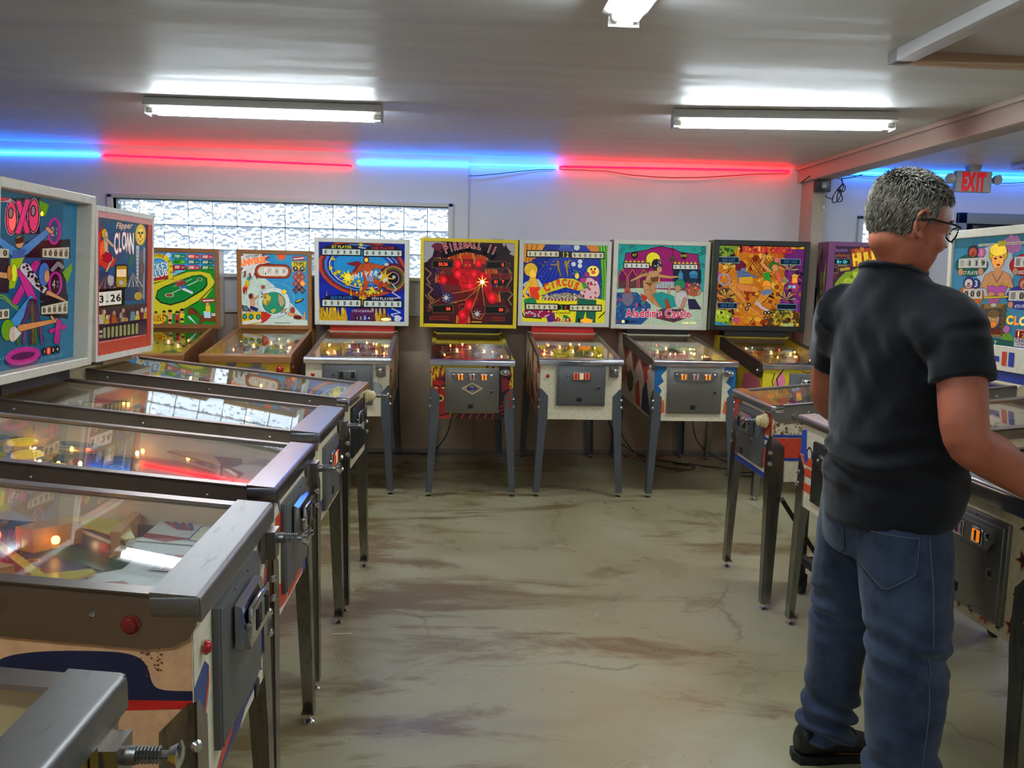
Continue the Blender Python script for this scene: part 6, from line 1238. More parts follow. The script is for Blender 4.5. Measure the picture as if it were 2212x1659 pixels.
def chaikin(P, n=2):
    for _ in range(n): P = [P[0]] + [(a_[0] * w_ + b_[0] * (1 - w_), a_[1] * w_ + b_[1] * (1 - w_)) for a_, b_ in zip(P, P[1:]) for w_ in (.75, .25)] + [P[-1]]
    return P
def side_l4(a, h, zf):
    T = (206, 160, 118); a.rect(0, .5, 1.3, 1.06, T)  # cream panel coloured tan: its shaded tone is put into the colour
    B = [(0, .775), (.04, .776), (.055, .785), (.06, .82), (.075, .838), (.11, .845), (.20, .846), (.26, .838), (.28, .82), (.32, .812), (.37, .805), (.45, .80), (.6, .80), (.8, .86), (1.3, .9)]
    B = chaikin(B)
    a.poly(B + [(1.3, .84), (.8, .80), (.5, .76), (.3, .755), (.18, .752), (.10, .76), (0, .758)], (22, 30, 60)); a.poly([(0, .758), (.10, .76), (.18, .752), (.3, .752), (.5, .75), (.5, .735), (.3, .738), (.16, .74), (0, .744)], (186, 30, 24)); a.poly([(.05, .60), (.12, .612), (.3, .60), (.6, .60), (.6, .56), (.05, .57)], (186, 30, 24)); a.poly([(0, .55), (.6, .56), (.6, .5), (0, .5)], (22, 30, 60))
    a.speck(.04, .80, .07, .86, 40, .0022, [(120, 60, 40), (90, 44, 30)], seed=5); a.speck(.0, .86, .2, .9, 30, .0025, [(120, 70, 50), (150, 100, 70)], seed=6)
def ex_l4(a, X, D):
    a.rect(-X, .3, X, D, (70, 62, 96)); a.blob(-.04, .62, .16, .14, (46, 56, 110), .2); a.star(-.02, .66, .10, (206, 190, 60), 6, .3); a.ell(-.02, .66, .035, .035, (130, 50, 70)); a.poly([(-X, .34), (-.02, .32), (.04, .50), (-.1, .56), (-X, .52)], (120, 40, 60))
    for k in range(6): a.ell(-.2 + .045 * k, .38 + .02 * (k % 2), .016, .014, (190, 150, 60)); a.ell(-.2 + .045 * k, .38 + .02 * (k % 2), .010, .009, (130, 60, 70))
    a.poly([(-.03, .2), (.04, .2), (.2, .5), (.14, .52)], (60, 90, 80)); a.line([(-.1, .3), (.14, .54)], .02, (190, 180, 90)); a.speck(-.2, .55, .2, 1.05, 50, .03, [(40, 60, 110), (120, 40, 60), (60, 100, 90), (200, 180, 80)], seed=3)
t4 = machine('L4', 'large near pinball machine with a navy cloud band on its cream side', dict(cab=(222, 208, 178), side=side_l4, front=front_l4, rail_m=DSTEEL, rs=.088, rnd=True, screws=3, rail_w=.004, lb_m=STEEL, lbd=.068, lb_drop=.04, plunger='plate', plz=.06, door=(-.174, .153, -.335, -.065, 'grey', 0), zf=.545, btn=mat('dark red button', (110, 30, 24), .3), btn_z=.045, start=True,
    frame=(222, 208, 178), art=(art_plain((40, 50, 110), (190, 40, 40), (220, 200, 140)), U01), hd=.22, neck=(40, 38, 40), leg=LEGC,
    pf=dict(base=(96, 90, 110), pal=[(60, 70, 130), (140, 50, 60), (60, 110, 100), (206, 180, 70)], bump=bumps([YELP, REDP], [(-.12, .82), (.06, .86), (-.02, .95)]), seed=14, bulbs=9, extra=ex_l4, apron=(206, 206, 206), apron_d=.25, side=mat('inner side veneer', (196, 150, 106), .4))))
h4 = POSE['L4'][4]; zp4 = lambda y: h4 - .082 + .088 * y
# printed apron and ball trough of the near machine
ac = Art([(-.26, .19), (.26, .19), (.26, .03), (-.26, .03)]); ac.rect(-.26, .03, -.11, .19, (206, 206, 206)); ac.rect(.11, .03, .26, .19, (206, 206, 206))
for sx in (-1, 1):
    for k in range(4): ac.poly([(sx * .258, .175 - .016 * k), (sx * .25, .182 - .016 * k), (sx * .20, .14 - .008 * k), (sx * .21, .134 - .008 * k)], (60, 80, 150) if k % 2 else (170, 50, 60))
    ac.poly([(sx * .115, .14), (sx * .15, .10), (sx * .165, .19), (sx * .135, .19)], (150, 50, 60)); ac.rrect(sx * .19 - .055, .04, sx * .19 + .055, .105, .01, (60, 80, 150)); ac.rrect(sx * .19 - .052, .043, sx * .19 + .052, .102, .009, (226, 226, 206))
ac.rect(-.05, .04, .05, .12, (206, 206, 210)); ac.rect(-.045, .06, .045, .1, (150, 60, 64)); ac.ell(0, .08, .028, .016, (226, 220, 220)); ac.ell(0, .08, .024, .013, (150, 60, 64)); ac.text('M', 0, .072, -.016, (226, 220, 220), sx=-1.0)
for k in range(9): ac.line([(-.04 + .01 * k, .104), (-.04 + .01 * k, .116)], .004, (70, 90, 160)); ac.line([(-.04 + .01 * k, .044), (-.04 + .01 * k, .056)], .004, (70, 90, 160))
ac.build('apron_art', t4, lambda u, v, l: (-.26 + .52 * u, .055 + .175 * v, zp4(.055 + .175 * v) + .0318 + l), M_PRINT, .00005)
for sx, nm in ((.12, 0), (-.16, 1)):
    MB().prism([(sx - .05, .42), (sx + .035, .36), (sx + .05, .40), (sx - .035, .46)], .002, .05, lambda u, v, s: (u, v, zp4(v) + s)).build('lane_rail', RAWWOOD, t4, smooth=False)
MB().prism([(.10, .26), (.25, .27), (.25, .29), (.10, .28)], 0, .05, lambda u, v, s: (u, v, zp4(v) + s)).build('lane_rail', RAWWOOD, t4, smooth=False)
for x_, y_ in ((.08, .38), (.10, .44), (-.2, .24)): MB().ball((x_, y_, zp4(y_) + .03), .009, 8).build('bulb', AMBER, t4)
MB().ball((.02, .47, zp4(.47) + .05), .014, 10).build('bulb', REDBULB, t4)
def front_l5(a, x, h, zf): a.rect(-x, zf, x, h, (214, 180, 60)); a.poly([(.0, h), (.14, h - .02), (.2, h - .12), (.12, h - .3), (.0, h - .2)], (226, 190, 50)); a.poly([(.06, h - .05), (.12, h - .1), (.08, h - .2)], (70, 60, 60)); a.rect(.2, h - .4, x, h, (150, 60, 40))
def ex_l5(a, X, D):
    a.rect(-X, .03, X, .45, (226, 206, 166)); a.rect(-.02, .12, X, .13, (90, 96, 160)); a.rect(-.02, .115, X, .09, (90, 96, 160)); a.poly([(.05, .16), (X, .16), (X, .22), (.05, .22)], (176, 50, 60))
    for k in range(9): a.poly([(.06 + .022 * k, .16), (.07 + .022 * k, .18), (.08 + .022 * k, .16)], (226, 210, 180))
machine('L5', 'pinball machine at the bottom left corner showing its steel lockbar and plunger', dict(cab=(206, 180, 130), front=front_l5, rail_m=DSTEEL, rs=.06, rail_w=.014, lb_m=STEEL, lbd=.062, lb_drop=.045, plunger='plate', plz=.075, door=(-.17, .12, -.36, -.08, 'grey', 0), zf=.545,
    frame=(206, 180, 130), art=(art_plain((40, 90, 60), (190, 140, 40), (220, 200, 140)), U01), hd=.22, neck=(40, 38, 40), leg=LEGC,
    pf=dict(base=(206, 180, 140), pal=[(170, 60, 60), (90, 90, 150), (220, 200, 150), (190, 140, 90)], bump=bumps([WHITEP, REDP]), seed=15, bulbs=4, extra=ex_l5, apron=(220, 200, 160), apron_d=.08)))

# ---- right row
RED = (206, 66, 44); BLU = (36, 60, 150)
def front_r1(a, x, h, zf):
    a.rect(-x, zf, x, h, (222, 210, 180)); a.rect(-x, h - .16, -x + .12, h, RED); a.rect(-x, zf + .03, -x + .10, zf + .12, RED); a.rect(x - .1, zf + .05, x, zf + .14, RED); a.rect(x - .1, h - .14, x, h - .03, RED); a.rect(-x, zf, x, zf + .028, BLU)
    for z in (h - .165, zf + .145): a.rect(-x, z, x, z + .012, BLU)
    a.speck(x - .03, zf + .1, x, h, 60, .008, [(110, 70, 40), (150, 110, 70)], seed=3)
def side_r1(a, h, zf):
    a.rect(0, .5, 1.3, 1.06, (222, 210, 180))
    for k in range(4):
        y = .22 + .28 * k; a.rect(y - .22, .70, y, .79, RED if k % 2 == 0 else (222, 210, 180)); a.rect(y - .22, .58, y, .69, RED if k % 2 else (222, 210, 180)); a.rect(y - .015, .5, y + .02, 1.0, BLU)
    for z in (.575, .69, .795): a.rect(0, z, 1.3, z + .012, BLU)
    a.speck(.0, .81, .2, .9, 70, .008, [(120, 76, 40), (150, 110, 70)], seed=4)
def strip_r1(a): a.rect(0, 0, 1, 1, WHT)
t = machine('R1', 'red, white and blue checked pinball machine with a laughing clown backglass', dict(cab=CREAM, side=side_r1, front=front_r1, rail_m=STEEL, rs=.075, rnd=True, screws=2, lb_m=CHROME, lb_drop=.03, plunger='cone', plz=.075, door=(-.18, .19, -.30, -.05, 'grey', 0), zf=.59, btn=DSTEEL, btn_z=.045,
    frame=(222, 216, 194), head_m=paint((222, 216, 194)), hd=.22, borders=(.034, .034, .04, .115), rc=.012, art=(art_clown2, [(245, 150), (905, 100), (915, 1278), (232, 1170)]), neck=BLU, neck_w=.62, leg=LEGC,
    pf=dict(base=(190, 170, 150), pal=[(226, 130, 50), (90, 150, 100), (210, 90, 110), (206, 190, 170)], bump=bumps([ORG, YELP]), seed=16, bulbs=10)))
hw, yf, zb = POSE['R1'][5], POSE['R1'][6], POSE['R1'][8]
st_ = Art([(-.33, .10), (.33, .10), (.33, .01), (-.33, .01)])
for k, c in enumerate((RED, BLU, RED, BLU, RED, BLU)): st_.rect(-.30 + .055 * k, .025, -.265 + .055 * k, .09, c)
st_.rect(.05, .04, .13, .065, BLU); st_.rect(.15, .025, .185, .09, RED); st_.rect(.2, .025, .24, .09, BLU)
st_.build('head_stripe', t, lambda u, v, l: (-.33 + .66 * u, yf - .001 - l + -.018 * (.01 + .09 * v) / .66, zb + .01 + .09 * v), M_PRINT, .0001)
def front_r2(a, x, h, zf):
    a.rect(-x, zf, x, h, WHT); a.rect(-x, h - .16, x, h - .13, (40, 80, 170)); a.poly([(-x, h - .06), (-x + .05, h - .05), (-x + .06, h - .14), (-x, h - .15)], (40, 80, 170)); a.ell(-x + .09, h - .15, .028, .035, (20, 20, 24)); a.ell(-x + .09, h - .15, .02, .026, WHT)
    for z in (zf + .18, zf + .135, zf + .07): a.rect(-x, z, x, z + .035, (220, 76, 40))
    a.ell(-x + .06, zf + .215, .02, .025, (40, 80, 170)); a.ell(-x + .04, zf + .12, .018, .022, (40, 80, 170))
def side_r2(a, h, zf): a.rect(0, .5, 1.3, 1.06, WHT); a.rect(0, .7, 1.3, .75, (40, 80, 170)); a.rect(0, .62, 1.3, .67, (220, 76, 40))
machine('R2', 'white pinball machine with orange stripes, partly hidden by the man', dict(cab=WHT, side=side_r2, front=front_r2, rail_m=DSTEEL, rs=.04, rail_w=.02, lb_m=DSTEEL, lbd=.06, lb_drop=.025, door=(-.13, .2, -.33, -.08, 'black', 0), zf=.545,
    frame=WHT, art=(art_plain((190, 60, 40), (40, 60, 140), (220, 200, 140)), U01), hd=.22, neck=(40, 38, 40), leg=LEGC,
    pf=dict(base=(150, 140, 110), pal=[(206, 190, 110), (150, 140, 100), (190, 170, 90), (120, 110, 90)], bump=bumps([CREAMP, WHITEP], [(-.12, .3), (.05, .5), (-.1, .7)]), seed=17, bulbs=4, apron=(120, 116, 104))))
def star_rows(a, pts):
    for k, (u, v, r) in enumerate(pts): a.star(u, v, -r, (40, 30, 34) if k % 2 else (190, 60, 40), 5, .42, 10 * k); a.star(u + .002, v + .002, -r * .8, (190, 60, 40) if k % 3 == 0 else (40, 30, 34), 5, .42, 10 * k)
def front_r3(a, x, h, zf): a.rect(-x, zf, x, h, (206, 188, 146)); star_rows(a, [(-.25, zf + .07, .025), (-.2, zf + .045, .018), (-.14, zf + .035, .014), (-.08, zf + .034, .022), (-.01, zf + .036, .025), (.05, zf + .03, .014), (.11, zf + .034, .026), (.17, zf + .03, .014), (.225, zf + .05, .03), (.25, zf + .14, .034), (.245, zf + .24, .03), (.25, zf + .33, .03)])
def side_r3(a, h, zf): a.rect(0, .5, 1.3, 1.06, (206, 188, 146)); star_rows(a, [(.1 + .12 * k, .6 + .06 * (k % 3), .04) for k in range(9)])
machine('R3', 'cream pinball machine with stars, the one the man is playing', dict(cab=(206, 188, 146), side=side_r3, front=front_r3, rail_m=mat('dark bronze rail', (90, 74, 60), .35, .9), rs=.06, lb_m=CHROME, lbd=.05, lb_drop=.05, door=(-.2, .19, -.37, -.085, 'bally', 1), zf=.525,
    frame=(206, 188, 146), art=(art_plain((40, 60, 120), (200, 160, 40), (190, 50, 40)), U01), hd=.22, neck=(40, 38, 40), leg=LEGC,
    pf=dict(base=(150, 130, 120), pal=[(190, 170, 120), (150, 80, 60), (90, 90, 130)], bump=bumps([YELP, WHITEP]), seed=18, bulbs=8)))
# ================================================================== the man
from mathutils import noise
from mathutils.bvhtree import BVHTree
def bake(mb, name, voxel, m, it=6, fac=.5, disp=None):
    o = mb.build(name, m)
    r = o.modifiers.new('remesh', 'REMESH'); r.mode = 'VOXEL'; r.voxel_size = voxel
    s = o.modifiers.new('smooth', 'SMOOTH'); s.factor = fac; s.iterations = it
    bpy.context.view_layer.update()
    me = bpy.data.meshes.new_from_object(o.evaluated_get(bpy.context.evaluated_depsgraph_get()))
    me.name = name
    o.modifiers.clear(); old = o.data; o.data = me; bpy.data.meshes.remove(old)
    if disp:
        N = [v.normal.copy() for v in me.vertices]
        for v, n in zip(me.vertices, N): v.co += n * disp(v.co, n)
    for p in me.polygons: p.use_smooth = True
    me.materials.clear(); me.materials.append(m)
    return o
def loft(mb, rings, n=24):
    """rings: (centre, axis u, axis v) ellipses, closed with caps"""
    bm = mb.bm; RR = []
    for c, u, v in rings:
        c, u, v = Vector(c), Vector(u), Vector(v)
        RR.append([bm.verts.new(c + u * math.cos(2 * math.pi * k / n) + v * math.sin(2 * math.pi * k / n)) for k in range(n)])
    for A, B in zip(RR, RR[1:]):
        for k in range(n): bm.faces.new((A[k], A[(k + 1) % n], B[(k + 1) % n], B[k]))
    bm.faces.new(RR[0][::-1]); bm.faces.new(RR[-1])
def hring(x, y, z, a, b, psi, tilt=0):
    f = Vector((math.cos(R(psi)), math.sin(R(psi)), 0)); r = Vector((math.sin(R(psi)), -math.cos(R(psi)), 0))
    return ((x, y, z), f * a + Vector((0, 0, tilt * a)), r * b)
def limb(mb, pts, rad, n=16, ends=True):
    P = [Vector(p) for p in pts]; out = []; rr = []
    # smooth the path
    m = len(P)
    for i in range(m - 1):
        for k in range(4):
            t = k / 4; p0, p1, p2, p3 = P[max(i - 1, 0)], P[i], P[i + 1], P[min(i + 2, m - 1)]
            out.append(.5 * ((2 * p1) + (p2 - p0) * t + (2 * p0 - 5 * p1 + 4 * p2 - p3) * t * t + (3 * p1 - p0 - 3 * p2 + p3) * t ** 3)); rr.append(rad[i] + (rad[i + 1] - rad[i]) * t)
    out.append(P[-1]); rr.append(rad[-1])
    mb.tube(out, rr, n)
    if ends: mb.ball(out[0], rr[0], 14); mb.ball(out[-1], rr[-1], 14)
def skin_mat():
    m, nt, b = newmat('skin'); L = nt.links.new
    tc = node(nt, 'ShaderNodeTexCoord'); n = node(nt, 'ShaderNodeTexNoise', i_Scale=9.0, i_Detail=6.0); L(tc.outputs['Object'], n.inputs['Vector'])
    r = ramp(nt, [(.3, col((160, 84, 60))), (.55, col((182, 104, 76))), (.75, col((192, 116, 86)))]); L(n.outputs[0], r.inputs[0]); L(r.outputs[0], b.inputs['Base Color'])
    b.inputs['Roughness'].default_value = .5; b.inputs['Subsurface Weight'].default_value = .12; b.inputs['Subsurface Radius'].default_value = (.02, .008, .004)
    n2 = node(nt, 'ShaderNodeTexNoise', i_Scale=260.0); L(tc.outputs['Object'], n2.inputs['Vector']); bp = node(nt, 'ShaderNodeBump', i_Strength=.15, i_Distance=.001); L(n2.outputs[0], bp.inputs['Height']); L(bp.outputs[0], b.inputs['Normal'])
    return m
def cloth_mat(name, rgb, rgb2, scale, weave, rough=.9):
    m, nt, b = newmat(name); L = nt.links.new
    tc = node(nt, 'ShaderNodeTexCoord'); n = node(nt, 'ShaderNodeTexNoise', i_Scale=scale, i_Detail=6.0, i_Roughness=.65); L(tc.outputs['Object'], n.inputs['Vector'])
    r = ramp(nt, [(.3, col(rgb)), (.7, col(rgb2))]); L(n.outputs[0], r.inputs[0]); L(r.outputs[0], b.inputs['Base Color'])
    b.inputs['Roughness'].default_value = rough; b.inputs['Specular IOR Level'].default_value = .2; b.inputs['Sheen Weight'].default_value = .15; b.inputs['Sheen Roughness'].default_value = .5
    w = node(nt, 'ShaderNodeTexNoise', i_Scale=weave, i_Detail=2.0); L(tc.outputs['Object'], w.inputs['Vector']); bp = node(nt, 'ShaderNodeBump', i_Strength=.25, i_Distance=.001); L(w.outputs[0], bp.inputs['Height']); L(bp.outputs[0], b.inputs['Normal'])
    return m
SKINM = skin_mat()
PC, CH, HD = 6, 20, 6                       # headings of pelvis, chest, head (degrees from +x)
HC = Vector((1.137, 2.095, 1.622)); HP = R(16)
hf = Vector((math.cos(R(HD)) * math.cos(HP), math.sin(R(HD)) * math.cos(HP), -math.sin(HP))); hr = Vector((math.sin(R(HD)), -math.cos(R(HD)), 0)); hu = hr.cross(hf)
def hp(f, r, u): return HC + hf * f + hr * r + hu * u
SHR, SHL = Vector((1.205, 1.965, 1.385)), Vector((1.075, 2.315, 1.385))
ELR, WRR = Vector((1.205, 1.885, 1.125)), Vector((1.435, 1.935, .985))
ELL, WRL = Vector((1.15, 2.50, 1.13)), Vector((1.43, 2.640, .985))
KNR, ANR = Vector((1.215, 2.085, .50)), Vector((1.205, 2.075, .10))
KNL, ANL = Vector((1.195, 2.41, .48)), Vector((1.165, 2.425, .10))
HIR, HIL = Vector((1.205, 2.14, .90)), Vector((1.195, 2.32, .90))
mb = MB()
# trunk
loft(mb, [hring(1.20, 2.225, .84, .10, .15, PC), hring(1.20, 2.22, .93, .125, .165, PC), hring(1.20, 2.205, 1.03, .135, .165, 10), hring(1.195, 2.19, 1.13, .135, .165, 14), hring(1.175, 2.165, 1.25, .12, .165, CH), hring(1.155, 2.15, 1.36, .105, .165, CH), hring(1.14, 2.14, 1.42, .07, .11, CH), hring(1.13, 2.13, 1.455, .045, .06, CH)])
limb(mb, [(1.128, 2.13, 1.44), (1.128, 2.12, 1.50), hp(-.004, 0, -.065), hp(.0, 0, -.01)], [.060, .057, .057, .066])
# head: skull, face, jaw, brow, nose, ears
for f, r, u, a, b, c in ((-.018, 0, .035, .098, .075, .083), (.02, 0, .02, .078, .070, .085), (.035, 0, -.05, .058, .056, .065), (.055, 0, -.085, .032, .034, .028), (.062, 0, .045, .03, .052, .035), (.05, .04, -.025, .034, .025, .03), (.05, -.04, -.025, .034, .025, .03), (-.03, 0, -.045, .06, .055, .05)):
    Mx = Matrix((tuple(hf * a) + (0,), tuple(hr * b) + (0,), tuple(hu * c) + (0,), (0, 0, 0, 1))).transposed(); Mx.translation = hp(f, r, u)
    bmesh.ops.create_uvsphere(mb.bm, u_segments=22, v_segments=14, radius=1, matrix=Mx)
mb.tube([hp(.088, 0, .02), hp(.10, 0, .0), hp(.112, 0, -.02), hp(.095, 0, -.032)], [.008, .010, .014, .012], 10); mb.ball(hp(.1, .012, -.028), .009, 8); mb.ball(hp(.1, -.012, -.028), .009, 8)
mb.tube([hp(.075, -.02, -.06), hp(.088, 0, -.062), hp(.075, .02, -.06)], .007, 8)
for s in (-1, 1):
    mb.tube([hp(-.012 + .02 * math.cos(t) - .012, s * (.078 + .012 * (math.cos(t) < .4)), -.005 + .033 * math.sin(t)) for t in [R(20 + 28 * k) for k in range(11)]], .0065, 8); mb.ball(hp(-.012, s * .076, -.03), .010, 8); mb.ball(hp(-.018, s * .074, -.004), .012, 8)
# legs
for HI, KN, AN, s in ((HIR, KNR, ANR, -1), (HIL, KNL, ANL, 1)):
    limb(mb, [HI, HI.lerp(KN, .5), KN, KN.lerp(AN, .35), AN], [.088, .075, .056, .055, .038]); loft(mb, [((AN.x - .05, AN.y, .045), (0, .03, 0), (0, 0, .035)), ((AN.x + .06, AN.y, .045), (0, .036, 0), (0, 0, .035)), ((AN.x + .17, AN.y, .035), (0, .036, 0), (0, 0, .02))], 14)
# arms and hands
def hand(mb, W, tip, up, side, s):
    """W wrist, tip palm direction, up back-of-hand normal, side towards the thumb"""
    tip, up, side = tip.normalized(), up.normalized(), side.normalized()
    loft(mb, [(W - tip * .01, side * .027, up * .02), (W + tip * .03, side * .038, up * .016), (W + tip * .075, side * .042, up * .015), (W + tip * .09, side * .04, up * .012)], 16)
    for k, L in enumerate((.072, .082, .076, .06)):
        b = W + tip * .085 + side * (.030 - .020 * k)
        limb(mb, [b - tip * .02, b + tip * .02, b + tip * L * .65 - up * .014, b + tip * L * .85 - up * .036], [.0098, .0095, .0088, .0075], 10)
    limb(mb, [W + tip * .02 + side * .025, W + tip * .045 + side * .055, W + tip * .075 + side * .066 - up * .008, W + tip * .10 + side * .064 - up * .018], [.014, .0125, .011, .0088], 10)
for SH, EL, WR, s in ((SHR, ELR, WRR, -1), (SHL, ELL, WRL, 1)):
    S2 = SH + Vector((-.005, (2.14 - SH.y) * .12, -.022))
    limb(mb, [S2, SH.lerp(EL, .45), EL, EL.lerp(WR, .35) + Vector((0, 0, -.004)), WR], [.056, .057, .053, .056, .036])
    hand(mb, WR, Vector((1, -s * .42, -.36)), Vector((.25, s, .55)), Vector((.3, -s * .3, 1)), s)
man = bake(mb, 'person', .0055, SKINM, 8, .5)
tag(man, 'man in a black t-shirt and blue jeans leaning over a pinball machine', 'person')
def child(o): o.parent = man; return o
# ---- t-shirt
def fold(p, n, sx, sy, sz, amp): return amp * noise.noise(Vector((p.x * sx, p.y * sy, p.z * sz)))
def shirt_disp(p, n):
    d = .010 * noise.noise(Vector((p.x * 9 + 3, p.y * 9, p.z * 2.2))) * min(1, max(0, (1.42 - p.z) / .25))
    d += .008 * math.exp(-((p.z - 1.0) / .07) ** 2) * math.sin(p.z * 75 + 4 * noise.noise(p * 5))          # bunching above the belt
    d += .006 * noise.noise(Vector((p.x * 14, p.y * 14 + p.z * 10, p.z * 6)))
    dd = (p - Vector((1.15, 2.06, 1.30))); k = math.exp(-(dd.length / .13) ** 2)
    d += .007 * k * math.sin((dd.x * .4 + dd.z * .6 - dd.y) * 70)                                           # pull lines at the armpit
    return d * min(1, max(.15, (p.z - .86) / .09))
mb = MB()
loft(mb, [hring(1.20, 2.20, .845, .155, .195, 8, .10), hring(1.205, 2.20, .90, .165, .205, 9), hring(1.205, 2.195, .98, .170, .205, 10), hring(1.20, 2.185, 1.08, .163, .198, 13), hring(1.185, 2.17, 1.18, .150, .192, 17), hring(1.168, 2.158, 1.28, .138, .19, CH), hring(1.155, 2.15, 1.36, .126, .20, CH), hring(1.145, 2.142, 1.42, .105, .185, CH), hring(1.135, 2.135, 1.465, .085, .135, CH), hring(1.127, 2.13, 1.497, .078, .094, CH, -.10), hring(1.122, 2.127, 1.52, .073, .082, CH, -.30)], 32)
for SH, EL, WR, k in ((SHR, ELR, WRR, 1), (SHL, ELL, WRL, 1)):
    e = SH.lerp(EL, .52)
    limb(mb, [SH + Vector((-.015, (2.14 - SH.y) * .5, .02)), SH + Vector((0, 0, -.012)), SH.lerp(EL, .25), e], [.08, .072, .071, .074], 18, False); mb.ball(SH + Vector((0, 0, -.012)), .071, 16); NC = Vector((1.132, 2.133, 1.475)); limb(mb, [NC, NC.lerp(SH, .35) + Vector((0, 0, .0)), NC.lerp(SH, .7) + Vector((0, 0, -.005)), SH + Vector((0, 0, -.008))], [.055, .058, .066, .07], 16); limb(mb, [(1.15, 2.145, 1.34), Vector((1.15, 2.145, 1.34)).lerp(SH, .6), SH.lerp(EL, .22)], [.11, .098, .074], 16)
shirt = child(bake(mb, 'shirt', .007, cloth_mat('black cotton jersey', (14, 15, 19), (24, 26, 33), 12, 420), 8, .5, shirt_disp))
# collar band and sleeve hems
mb = MB(); cr = []
for k in range(28):
    a = 2 * math.pi * k / 28; c, u, v = hring(1.122, 2.127, 1.508, .074, .083, CH, -.30); cr.append(Vector(c) + u * math.cos(a) + v * math.sin(a))
mb.tube(cr, .006, 8, closed=True); mb.build('collar', MATS.setdefault('rib', cloth_mat('black rib knit', (13, 14, 18), (22, 23, 29), 30, 500)), shirt)
# ---- jeans
def jean_disp(p, n):
    low = min(1, max(0, (.85 - p.z) / .3))
    d = low * (.011 * noise.noise(Vector((p.x * 6 + p.z * 5, p.y * 7, p.z * 7 - p.x * 4))) + .006 * noise.noise(Vector((p.x * 13, p.y * 13, p.z * 15))))
    for z0, amp in ((.52, .007), (.16, .010), (.10, .008)): d += amp * math.exp(-((p.z - z0) / .07) ** 2) * math.sin(p.z * 95 + p.x * 30 + 3 * noise.noise(p * 8))
    return d
mb = MB()
loft(mb, [hring(1.20, 2.225, .74, .13, .17, PC), hring(1.20, 2.225, .82, .145, .188, PC), hring(1.20, 2.22, .90, .143, .185, PC), hring(1.20, 2.215, .97, .14, .178, PC)], 28)
limb(mb, [(1.20, 2.135, .86), (1.208, 2.10, .70), (1.215, 2.085, .52), (1.225, 2.08, .30), (1.222, 2.078, .12), (1.225, 2.078, .045)], [.125, .118, .104, .094, .089, .092], 20, False)
limb(mb, [(1.195, 2.32, .86), (1.195, 2.36, .70), (1.195, 2.405, .50), (1.185, 2.42, .30), (1.178, 2.425, .14), (1.180, 2.425, .075)], [.123, .112, .096, .084, .080, .085], 20, False)
jeans = child(bake(mb, 'jeans', .007, cloth_mat('worn blue denim', (34, 42, 62), (66, 80, 106), 7, 380), 7, .5, jean_disp))
bv = BVHTree.FromObject(jeans, bpy.context.evaluated_depsgraph_get()) if False else BVHTree.FromPolygons([v.co for v in jeans.data.vertices], [tuple(p.vertices) for p in jeans.data.polygons])
def onto(p, d, off=.001):
    h = bv.ray_cast(Vector(p) - Vector(d).normalized() * .6, Vector(d).normalized())
    return h[0] + h[1] * off if h[0] else Vector(p)
STITCH = mat('faded seam thread', (84, 88, 98), .8); DENIM2 = cloth_mat('dark denim patch', (30, 37, 56), (56, 69, 94), 9, 380)
rd = Vector((math.sin(R(PC)), -math.cos(R(PC)), 0)); fd = Vector((math.cos(R(PC)), math.sin(R(PC)), 0))
seam = [onto((1.21 + .012 * math.sin(z * 5) , 2.09, z), -rd * 1.0, .0012) for z in [.84 - .035 * k for k in range(23)]]
MB().tube(seam, .0017, 6).build('side_seam', STITCH, jeans)
# back pockets follow the seat
for s, c0 in ((1, 2.115), (-1, 2.30)):
    q0 = []
    for u, v in ((-.075, .075), (.075, .075), (.07, -.055), (.0, -.095), (-.07, -.055)): q0.append((u, v))
    bd_ = (fd * .55 - rd * .83) if s > 0 else (fd * .9 - rd * .3)
    w = Vector((0, 0, 1)).cross(bd_).normalized() 
    c = Vector((1.125, 2.05, .79)) if s > 0 else Vector((1.07, 2.25, .80))
    G = []
    for i in range(9):
        row = []
        for j in range(9):
            v = .05 - .14 * j / 8; hwid = .07 if v > -.04 else .07 * (1 - (-.04 - v) / .055)
            row.append(onto(c + w * (-1 + 2 * i / 8) * max(hwid, .004) + Vector((0, 0, v)), bd_, .0035))
        G.append(row)
    pm = MB(); V = [[pm.bm.verts.new(p) for p in row] for row in G]
    for i in range(8):
        for j in range(8): pm.bm.faces.new((V[i][j], V[i + 1][j], V[i + 1][j + 1], V[i][j + 1]))
    pk = pm.build('back_pocket', DENIM2, jeans)
    edge = [G[0][j] for j in range(9)] + [G[i][8] for i in range(1, 9)] + [G[8][j] for j in range(7, -1, -1)]
    MB().tube(edge, .0012, 5).tube([G[i][0] for i in range(9)], .0012, 5).build('stitching', STITCH, pk)
